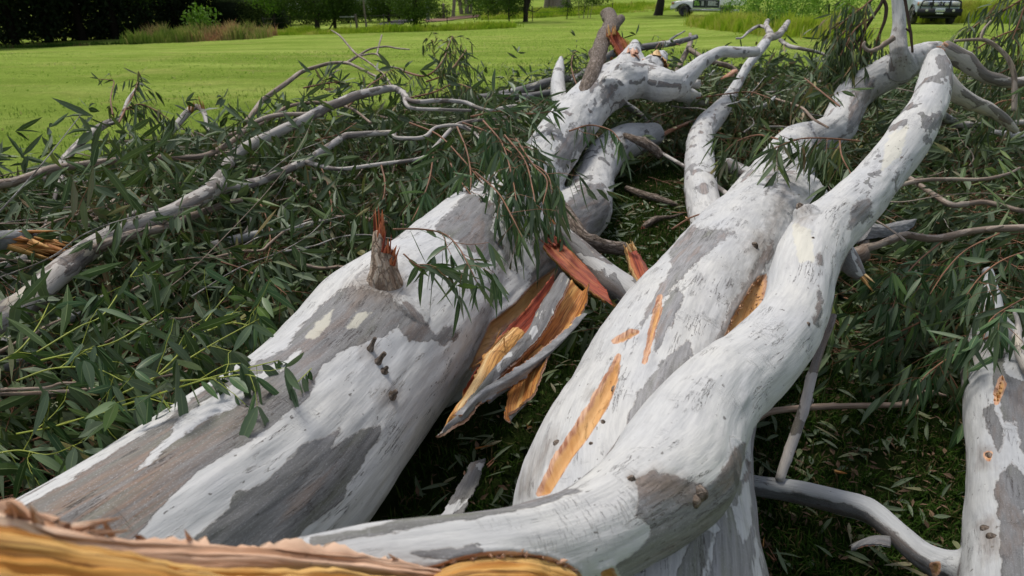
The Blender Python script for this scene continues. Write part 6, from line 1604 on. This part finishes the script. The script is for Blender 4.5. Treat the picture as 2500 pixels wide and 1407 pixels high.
# knots, little stubs and loose chips on the bark
for (x, y, r, ln, dx) in ((902, 853, .012, .035, .3), (924, 882, .013, .03, .8), (936, 906, .013, .015, .2), (956, 966, .015, .02, -.2)):
    a, n_ = on_surf(V1, N1, S1, x, y); mb = MB()
    q = a + (n_ + np.array((dx * .3, 0, .4))) * ln
    tube(mb, [tuple(a - n_ * .01) + (r * 1.3,), tuple(a + n_ * .004) + (r,), tuple((a + q) / 2) + (r * .6,), tuple(q) + (r * .55,)], sides=9, wob=.25, seed=int(x), cap=(0, 1), step=.005)
    mb.build('knot', M['dead'], parent=T1)
for (Vv, Nn, Ss, par, pts) in ((V2, N2, S2, T2, [(1500, 940, .008), (1472, 1030, .007), (1440, 1082, .006), (1842, 600, .02), (1360, 1080, .01)]), (V3, N3, S3, L3, [(1948, 494, .018), (1975, 792, .007), (1712, 1210, .016), (1700, 1225, .012), (1545, 1168, .008), (1985, 580, .006)]),
                               (V4, N4, S4, T4, [(2412, 1112, .012), (2405, 1290, .012), (2418, 1310, .012), (2384, 858, .01)])):
    for (x, y, r) in pts:
        a, n_ = on_surf(Vv, Nn, Ss, x, y); mb = MB()
        tube(mb, [tuple(a - n_ * r) + (r * 1.4,), tuple(a) + (r,), tuple(a + n_ * r * .6) + (r * .6,)], sides=9, wob=.35, seed=int(x), cap=(0, 1), step=r * .4)
        mb.build('knot', M['dead'], parent=par)

# ------------------------------------------------------------------ leafy twigs
def spray(label, spec, n_side=6, sl=.22, L=.13, W=.02, hang=.8, dens=1.0, lm='leaf', sm='twig', group=None, seed=None, buds=0, name='leafy_twig', spread=1.0):
    seed = sum(ord(ch) * (i + 1) for i, ch in enumerate(label)) % 9973
    rng = np.random.default_rng(seed)
    mb = MB(); ch = tube(mb, parse(spec), sides=6, seed=seed, wob=.08)
    LB, LD = [], []; segs = []
    T, A, Bb, s = frames(ch)
    tot = s[-1]
    def leaves(p, d, k=1):
        for _ in range(k):
            sd_ = np.cross(d, rng.normal(0, 1, 3)); sd_ /= np.linalg.norm(sd_) + 1e-9
            LB.append(p); LD.append(d * .4 + sd_ * .55 + np.array((0, 0, -hang * rng.uniform(.3, 1.5))))
    for q in np.arange(.15, 1, .035 / max(tot, .05) / dens):
        i = min(len(ch) - 2, int(np.interp(q * tot, s, range(len(ch))))); leaves(ch[i, :3], T[i])
    leaves(ch[-1, :3], T[-1], 3)
    for k in range(n_side):
        i = rng.integers(len(ch) // 6, len(ch) - 1); p = ch[i, :3].copy(); sd_ = np.cross(T[i], rng.normal(0, 1, 3)); sd_ /= np.linalg.norm(sd_)
        d = T[i] * .6 + sd_ * .8 * spread; r = min(.0025, ch[i, 3] * .7)
        m = max(3, int(sl / .04))
        for j in range(m):
            d = d / np.linalg.norm(d) + rng.normal(0, .16, 3) + np.array((0, 0, -.10 * hang)); d /= np.linalg.norm(d)
            q = p + d * sl / m * rng.uniform(.7, 1.2); segs.append((p, q, r, r * .8)); r *= .85; p = q
            if rng.random() < .9 * dens: leaves(p, d)
            if rng.random() < buds:
                for _ in range(4): segs.append((p, p + unit(rng.normal(0, 1, 3)) * .025, .0012, .0016))
        leaves(p, d, 2)
    if segs:
        SV, SF = stem_arrays(*[np.array([g[i] for g in segs]) for i in range(4)]); mb.add(SV, SF)
    o = mb.build(name, M[sm]); tag(o, label, 'leafy twig', group)
    n = len(LB); Bp, D = np.array(LB), unit(np.array(LD)); N = unit(np.cross(D, rng.normal(0, 1, (n, 3))))
    V, Fq, lf = leaf_arrays(Bp, D, N, L * rng.uniform(.6, 1.25, n), W * rng.uniform(.7, 1.25, n), rows=7, rng=rng)
    ml = MB(); ml.add(V, Fq, lf=lf); ml.build('leaves', M[lm], parent=o)
    return o
G1 = 'leafy twigs trailing over the thickest trunk'
for lab, sp, kw in (
    ('long leaves fanning out towards the white pointed stub', "1150,285,.86,2.5 1220,272,.86,2 1290,278,.84,2 1350,272,.84,1", dict(L=.18, W=.024, hang=.4, n_side=4)),
    ('leafy twig drooping over the trunk just below the crotch', "1130,300,.82,2.5 1200,325,.80,2 1260,345,.78,2 1310,370,.74,1", dict(L=.17)),
    ('heavy curtain of hanging leaves in the middle of the trailing twigs', "1180,295,.84,2.5 1225,350,.82,2 1250,430,.76,2 1262,500,.70,1", dict(L=.18, n_side=9, hang=1.4)),
    ('curtain of leaves hanging lowest across the pale trunk', "1232,330,.82,2.5 1280,390,.80,2 1300,460,.74,2 1310,520,.68,1", dict(L=.17, n_side=8, hang=1.5)),
    ('leafy twig trailing off the reddish fork end', "1116,310,.8,2.5 1140,370,.76,2 1150,440,.70,2 1140,500,.64,1", dict(L=.16, n_side=9, hang=1.4)),
    ('leafy twig hanging beside the trunk shoulder above the rough stub', "1060,360,.74,2.5 1050,430,.68,2 1030,490,.62,2 1005,540,.56,1", dict(L=.15, n_side=8, hang=1.2)),
    ('dense leafy twig behind the hanging curtain', "1000,300,.8,2.5 1070,330,.76,2 1130,390,.72,2 1180,450,.68,1", dict(L=.15, n_side=8, hang=1.)),
    ('broad leaf curtain hanging over the trunk shoulder', "1100,400,.72,2.5 1130,450,.70,2 1170,500,.66,2 1200,540,.62,1", dict(L=.17, n_side=9, hang=1.4)),
    ('inner leaf curtain close against the trunk crotch', "1200,340,.78,2.5 1260,380,.78,2 1330,420,.76,2 1350,470,.70,1", dict(L=.16, n_side=8, hang=1.4)),
    ('leaf curtain nearest the dead rough branch', "1260,340,.82,2.5 1300,400,.80,2 1335,440,.76,2 1325,500,.70,1", dict(L=.16, n_side=5, hang=1.5)),
    ('sprig of drooping leaves crossing the upper trunk face', "1390,320,.88,2 1440,306,.88,2 1490,318,.86,1.6 1515,345,.82,1", dict(L=.13, n_side=2, hang=1.2, sl=.15)),
    ('full bunch of leaves spilling down the trunk face between the curtains', "1160,420,.74,2.5 1215,470,.72,2 1250,530,.68,2 1275,580,.62,1", dict(L=.17, n_side=9, hang=1.5)),
    ): spray(lab, sp, group=G1, lm='leaf_near', sm='twig', **{**kw, 'dens': 1.35})
spray('sprig of dark leaves lying on the thickest trunk beside the rough stub', "960,560,.95,2.4 1030,560,.92,2.2 1085,572,.90,2 1120,605,.88,1.8 1145,650,.86,1.4 1165,690,.82,1", n_side=6, sl=.12, L=.12, W=.02, hang=.9, lm='leaf_near')
spray('second sprig of leaves flopped on the thickest trunk behind the rough stub', "985,620,.9,2 1020,650,.86,2 1060,655,.84,1.6 1100,660,.82,1", n_side=4, sl=.1, L=.13, W=.02, hang=.4, lm='leaf_near')
for lab, sp, kw in (
    ('bushy leafy twig standing up against the lawn at the end of the arching branch', "985,175,.92,3 1040,185,.95,2.4 1080,150,1.05,2 1095,110,1.13,1.4 1105,88,1.18,1", dict(n_side=12, sl=.3, L=.11, W=.014, hang=.8, buds=.5)),
    ('leafy twig leaning out over the lawn beside the bushy upright one', "1040,200,.9,2.4 1090,180,.98,2 1125,140,1.06,1.6 1138,120,1.1,1", dict(n_side=6, sl=.2, L=.15, W=.018, hang=.9)),
    ('leafy twig bent low under the bushy upright one', "1000,240,.84,2.4 1060,225,.86,2 1110,205,.9,1.6 1150,215,.9,1", dict(n_side=9, sl=.28, L=.14, W=.017, hang=1.)),
    ('leafy twig rising from the torn spiked branch against the grass', "290,300,.62,2.6 312,255,.72,2.2 328,225,.80,2 338,195,.88,1.4 342,180,.92,1", dict(n_side=7, sl=.2, L=.12, W=.02, hang=1.)),
    ('leafy twig spilling beside the torn orange spike', "300,270,.66,2.4 340,255,.68,2 380,270,.64,1.6 410,290,.58,1", dict(n_side=8, sl=.25, L=.14, W=.018, hang=1.)),
    ('small bare tipped leafy twig bending towards the lawn near the torn spiked branch', "275,280,.66,2 270,240,.76,1.8 278,200,.86,1.4 262,195,.88,1 240,193,.88,1", dict(n_side=1, sl=.1, L=.08, W=.014, hang=.5, dens=.3)),
    ('leaves sticking up along the arching branch', "740,215,.86,2 790,205,.88,2 830,200,.9,1.4", dict(n_side=6, sl=.16, L=.16, W=.024, hang=-.2)),
    ('leafy twig around the knobbly top of the longest pale branch', "850,260,.84,2.4 900,210,.93,2 930,190,.96,1.4 950,170,1.0,1", dict(n_side=7, sl=.2, L=.14, W=.02, hang=.4)),
    ('leaf spray filling the gap between the two pale forks', "700,360,.66,2.4 760,345,.70,2 820,330,.74,1.6 870,300,.76,1", dict(n_side=8, sl=.22, L=.13, W=.02, hang=.5)),
    ('hanging leaf spray below the lower pale fork', "780,400,.62,2.4 800,450,.56,2 810,510,.5,1.6 805,560,.45,1", dict(n_side=8, sl=.22, L=.15, W=.02, hang=1.4)),
    ('hanging leaf spray near the reddish fork over the heap', "930,400,.66,2.4 940,450,.6,2 930,500,.54,1.6 900,540,.5,1", dict(n_side=9, sl=.22, L=.15, W=.02, hang=1.4)),
    ('hanging leaf spray below the olive brown branch', "620,470,.52,2.4 650,530,.46,2 660,590,.42,1.6 650,640,.4,1", dict(n_side=8, sl=.22, L=.14, W=.02, hang=1.2)),
    ('leaf spray leaning against the flat white branch', "540,640,.42,2.4 600,660,.40,2 660,690,.40,1.6 700,720,.4,1", dict(n_side=8, sl=.22, L=.14, W=.021, hang=.8)),
    ): spray(lab, sp, group='leafy twigs over the leaf heap', **kw)
G2 = 'close yellow stemmed leafy twigs in the heap corner'
for lab, sp, kw in (
    ('yellow stemmed twig with big leaves in front of the longest pale branch', "90,860,.58,2.2 190,800,.60,2 250,770,.62,1.6 300,700,.64,1.4 345,640,.64,1", dict(n_side=3, sl=.16)),
    ('yellow stemmed twig reaching level with large blue green leaves', "100,880,.56,2.4 230,850,.58,2 300,825,.60,1.8 400,760,.62,1.2", dict(n_side=4, sl=.16)),
    ('fan of yellow green stems running to the thick trunk edge', "300,960,.52,2.6 420,900,.54,2 520,840,.56,1.8 640,775,.58,1.2", dict(n_side=9, sl=.2)),
    ('steepest of the yellow green stems rising from the fan', "360,940,.52,2.4 450,850,.54,2 520,760,.56,1.6 572,700,.58,1", dict(n_side=5, sl=.18)),
    ('lowest yellow green stem laying leaves over the grey trunk bark', "300,990,.56,2.6 440,945,d%.3f,2 540,915,d%.3f,1.8 640,890,d%.3f,1.4 680,880,d%.3f,1" % tuple(surf_D(V1, N1, S1, x_, y_) - q_ for x_, y_, q_ in ((500, 965, .10), (560, 930, .10), (650, 885, .08), (690, 870, .05))), dict(n_side=8, sl=.14, hang=1.2)),
    ('big leaves dangling over the pale streaked edge of the thickest trunk', "440,930,d%.3f,2.4 520,925,d%.3f,2 590,915,d%.3f,1.8 625,920,d%.3f,1.2" % tuple(surf_D(V1, N1, S1, x_, y_) - .09 for x_, y_ in ((520, 960), (560, 935), (600, 925), (630, 930))), dict(n_side=5, sl=.12, hang=1.4)),
    ('large leaves hanging over the twin brown sticks', "40,930,.56,2.4 130,900,.56,2 230,900,.56,1.6 300,930,.55,1", dict(n_side=5, sl=.15, hang=1.3)),
    ('large leaves at the bottom of the heap corner beside the trunk', "40,1060,.44,2.4 140,1040,.46,2 240,1010,.48,1.6 330,1000,.48,1", dict(n_side=6, sl=.18)),
    ('large dark leaves at the very picture corner above the torn wood', "-60,1120,.40,2.4 40,1100,.40,2 120,1110,.40,1.6 200,1080,.42,1", dict(n_side=6, sl=.18)),
    ('broad leaves leaning over the rough grey dead limb', "-40,900,.50,2.4 40,860,.52,2 90,800,.54,1.6 120,740,.54,1", dict(n_side=4, sl=.18)),
    ('leaf fan between the reddish bare twig and the thick trunk', "480,820,.50,2.4 560,790,.52,2 620,800,.54,1.6 690,830,.58,1", dict(n_side=6, sl=.16)),
    ): spray(lab, sp, group=G2, lm='leaf_near', sm='twig_y', L=.105, W=.026, **{**dict(hang=.8, dens=.75), **kw})
spray('small torn leaf cluster stuck to the grey bark of the thickest trunk', "760,900,d%.3f,1.2 735,925,d%.3f,1.2 712,945,d%.3f,1" % tuple(surf_D(V1, N1, S1, x_, y_) - .04 for x_, y_ in ((760, 900), (735, 925), (712, 945))), n_side=0, L=.06, W=.018, hang=1.5, dens=1.5, lm='leaf_near', sm='twig_y')
for lab, sp, kw in (
    ('leaf tuft draped over the second trunk top below the fork', "2100,345,.80,2.4 2020,338,.84,2 1950,340,.84,1.8 1890,362,.82,1.2", dict(n_side=7, sl=.2, L=.19, W=.026, hang=.9)),
    ('leaf tuft hanging between the second trunk and the arching limb', "2050,340,.82,2.4 2055,380,.80,2 2075,420,.74,1.6 2090,450,.7,1", dict(n_side=5, sl=.16, L=.18, W=.026, hang=1.2)),
    ('leaf tuft behind the second trunk top beside its white side fork', "1900,340,.74,2.4 1850,330,.72,2 1800,345,.66,1.6 1770,370,.6,1", dict(n_side=8, sl=.22, L=.16, W=.02, hang=1.)),
    ('long leaves crossing behind the arching limb top', "2050,260,.9,2 2000,220,.95,2 1960,190,.95,1.6 1920,185,.95,1", dict(n_side=6, sl=.2, L=.18, W=.024, hang=.4)),
    ('leafy twigs heaped in front of the far forked limb', "1700,240,.6,2.4 1770,230,.66,2 1830,225,.7,1.6 1880,240,.7,1", dict(n_side=8, sl=.25, L=.15, W=.018, hang=.9)),
    ('leafy twig covering the base of the white side fork', "1640,560,.34,2.4 1690,530,.40,2 1740,520,.42,1.6 1790,540,.42,1", dict(n_side=6, sl=.18, L=.14, W=.019, hang=1.)),
    ('leafy sprig growing beside the light grey snapped branch', "1530,860,.18,2.2 1500,820,.26,2 1480,780,.30,1.6 1450,760,.30,1", dict(n_side=5, sl=.16, L=.12, W=.024, hang=.5)),
    ('feathery leafy twig behind the white pointed stub', "1430,240,.6,2 1405,200,.7,2 1395,160,.8,1.6 1400,130,.88,1", dict(n_side=9, sl=.22, L=.09, W=.012, hang=.7)),
    ('leafy twig hanging from the grey branch behind the trunk tip', "1660,110,.98,1.6 1620,100,1.0,1.4 1600,118,.96,1", dict(n_side=5, sl=.16, L=.11, W=.014, hang=1.)),
    ): spray(lab, sp, group='leafy twigs between and behind the trunks', **kw)
for lab, sp in (
    ('topmost part of the dark drooping leaf clump', "2150,-20,d6.4,3 2110,15,d6.4,2 2070,45,d6.4,2 2040,70,d6.4,1"),
    ('middle of the dark drooping leaf clump under the hanging brown branch', "2132,40,d6.4,3 2090,70,d6.35,2 2065,110,d6.3,2 2050,140,d6.3,1"),
    ('lowest part of the dark drooping leaf clump over the lawn', "2112,72,d6.4,3 2100,120,d6.4,2 2090,160,d6.4,2 2075,190,d6.4,1"),
    ('inner part of the dark drooping leaf clump next to the white pole', "2160,50,d6.4,3 2140,100,d6.4,2 2125,140,d6.4,2 2110,180,d6.4,1"),
    ('outer edge of the dark drooping leaf clump facing the weedy bank', "2080,60,d6.4,2 2050,90,d6.4,2 2035,115,d6.4,1.6 2030,150,d6.4,1")):
    spray(lab, sp, n_side=12, sl=.36, L=.16, W=.02, hang=1.3, dens=1.3, group='dark drooping leaf clump')
for lab, sp in (
    ('leafy twig hanging across the silver blue utility', "2540,-30,d6,3 2460,20,d6,2 2400,50,d6,2 2360,80,d6,1"),
    ('leafy twig hanging over grass below the utility', "2540,60,d5.8,3 2460,80,d5.8,2 2400,110,d5.8,2 2360,140,d5.8,1"),
    ('leafy twig in the very top corner of the picture', "2560,-60,d5.6,3 2510,0,d5.6,2 2490,50,d5.6,2 2470,100,d5.6,1"),
    ('leafy twig behind the bent branch at the picture edge', "2560,120,d5.8,3 2500,150,d5.8,2 2440,180,d5.8,2 2390,200,d5.8,1"),
    ('leafy twig drooping under the bent branch at the picture edge', "2560,220,d5.4,3 2500,240,d5.4,2 2440,250,d5.4,2 2400,280,d5.4,1")):
    spray(lab, sp, n_side=10, sl=.34, L=.14, W=.018, hang=1.1, dens=1.1, group='leafy twigs hanging at the upper picture edge')
for lab, sp in (
    ('leafy twig with speckled leaves just above the mottled limb', "2560,600,.62,2.4 2460,630,.62,2 2400,670,.58,2 2360,720,.54,1"),
    ('leafy twig under the smooth pinkish branch', "2440,570,.56,2.4 2360,610,.54,2 2310,660,.5,2 2270,720,.44,1"),
    ('leafy twig hanging in the shade beside the broken olive stub', "2300,590,.5,2.4 2240,640,.48,2 2200,690,.44,2 2180,750,.4,1"),
    ('large close leaves hanging before the mottled limb top', "2560,700,.60,2.4 2480,740,.58,2 2420,780,.54,2 2400,830,.5,1"),
    ('leafy twig in deep shade over the leaning branch', "2300,760,.36,2.4 2220,800,.34,2 2150,830,.3,2 2100,860,.26,1"),
    ('leafy twig in the shade between the level branch and the limb', "2420,820,.40,2.4 2340,860,.36,2 2280,900,.32,2 2240,940,.28,1")):
    spray(lab, sp, n_side=8, sl=.24, L=.12, W=.022, hang=1.0, lm='leaf_near', group='leafy twigs in the shade by the curved limb')
# orange chips in the grass
for k, (x, y, a, ln, lab) in enumerate([(1862, 1315, 1.2, .05, 'raw orange wood splinter standing in the grass by the second trunk'), (1878, 1350, 1.9, .045, 'second orange wood splinter in the grass below the first'), (1190, 1092, .1, .07, 'flat orange bark chip on the grass between the trunks'), (1205, 1125, .8, .05, 'red brown wood chip beside the flat grey bark strip'),
        (1296, 1040, .3, .025, 'small round orange chip on the grass'), (2160, 975, -.5, .07, 'orange splinter lying beside the level thin branch'), (2055, 1155, -.6, .035, 'pale bark chip on the shaded grass')]):
    p = PZ(x, y, .035); d = np.array((math.cos(a), math.sin(a), .15)); mb = MB()
    splinters(mb, p - d * ln / 2, d, .006, ln * 1.2, 2, k + 3, w=1.0, spread=.1); tag(mb.build('wood_chip', M['wood' if k % 2 == 0 else 'wood_p']), lab, 'wood chip', 'torn wood chips on the grass')

# fibrous lips of the long splits
def lip(Vv, Nn, Ss, par, pts, n, mat, seed, ln=(.01, .025)):
    rg = np.random.default_rng(seed); tb = MB(); P = plist(pts)
    for k in range(n):
        i = rg.integers(0, len(P) - 1); u = rg.uniform(0, 1); x = P[i][0] * (1 - u) + P[i + 1][0] * u + rg.normal(0, 2.5); y = P[i][1] * (1 - u) + P[i + 1][1] * u + rg.normal(0, 2.5)
        a, n_ = on_surf(Vv, Nn, Ss, x, y); b_, _ = on_surf(Vv, Nn, Ss, P[i + 1][0], P[i + 1][1])
        d = unit(b_ - a + 1e-4) * rg.choice((-1, 1)) * 1.0 + n_ * rg.uniform(0, .5) + rg.normal(0, .35, 3)
        splinters(tb, a + n_ * .001, d, .003, rg.uniform(*ln), 1, k, w=1.1, spread=0)
    tb.build('torn_lip', M[mat], parent=par)
lip(V2, N2, S2, T2, "1778,815 1795,775 1830,718 1852,686 1862,682", 80, 'lip', 5)
lip(V2, N2, S2, T2, "1862,690 1858,735 1830,790 1800,820", 50, 'lip', 6)
lip(V4, N4, S4, T4, "2446,930 2438,955 2434,980", 26, 'wood', 8, (.008, .02))
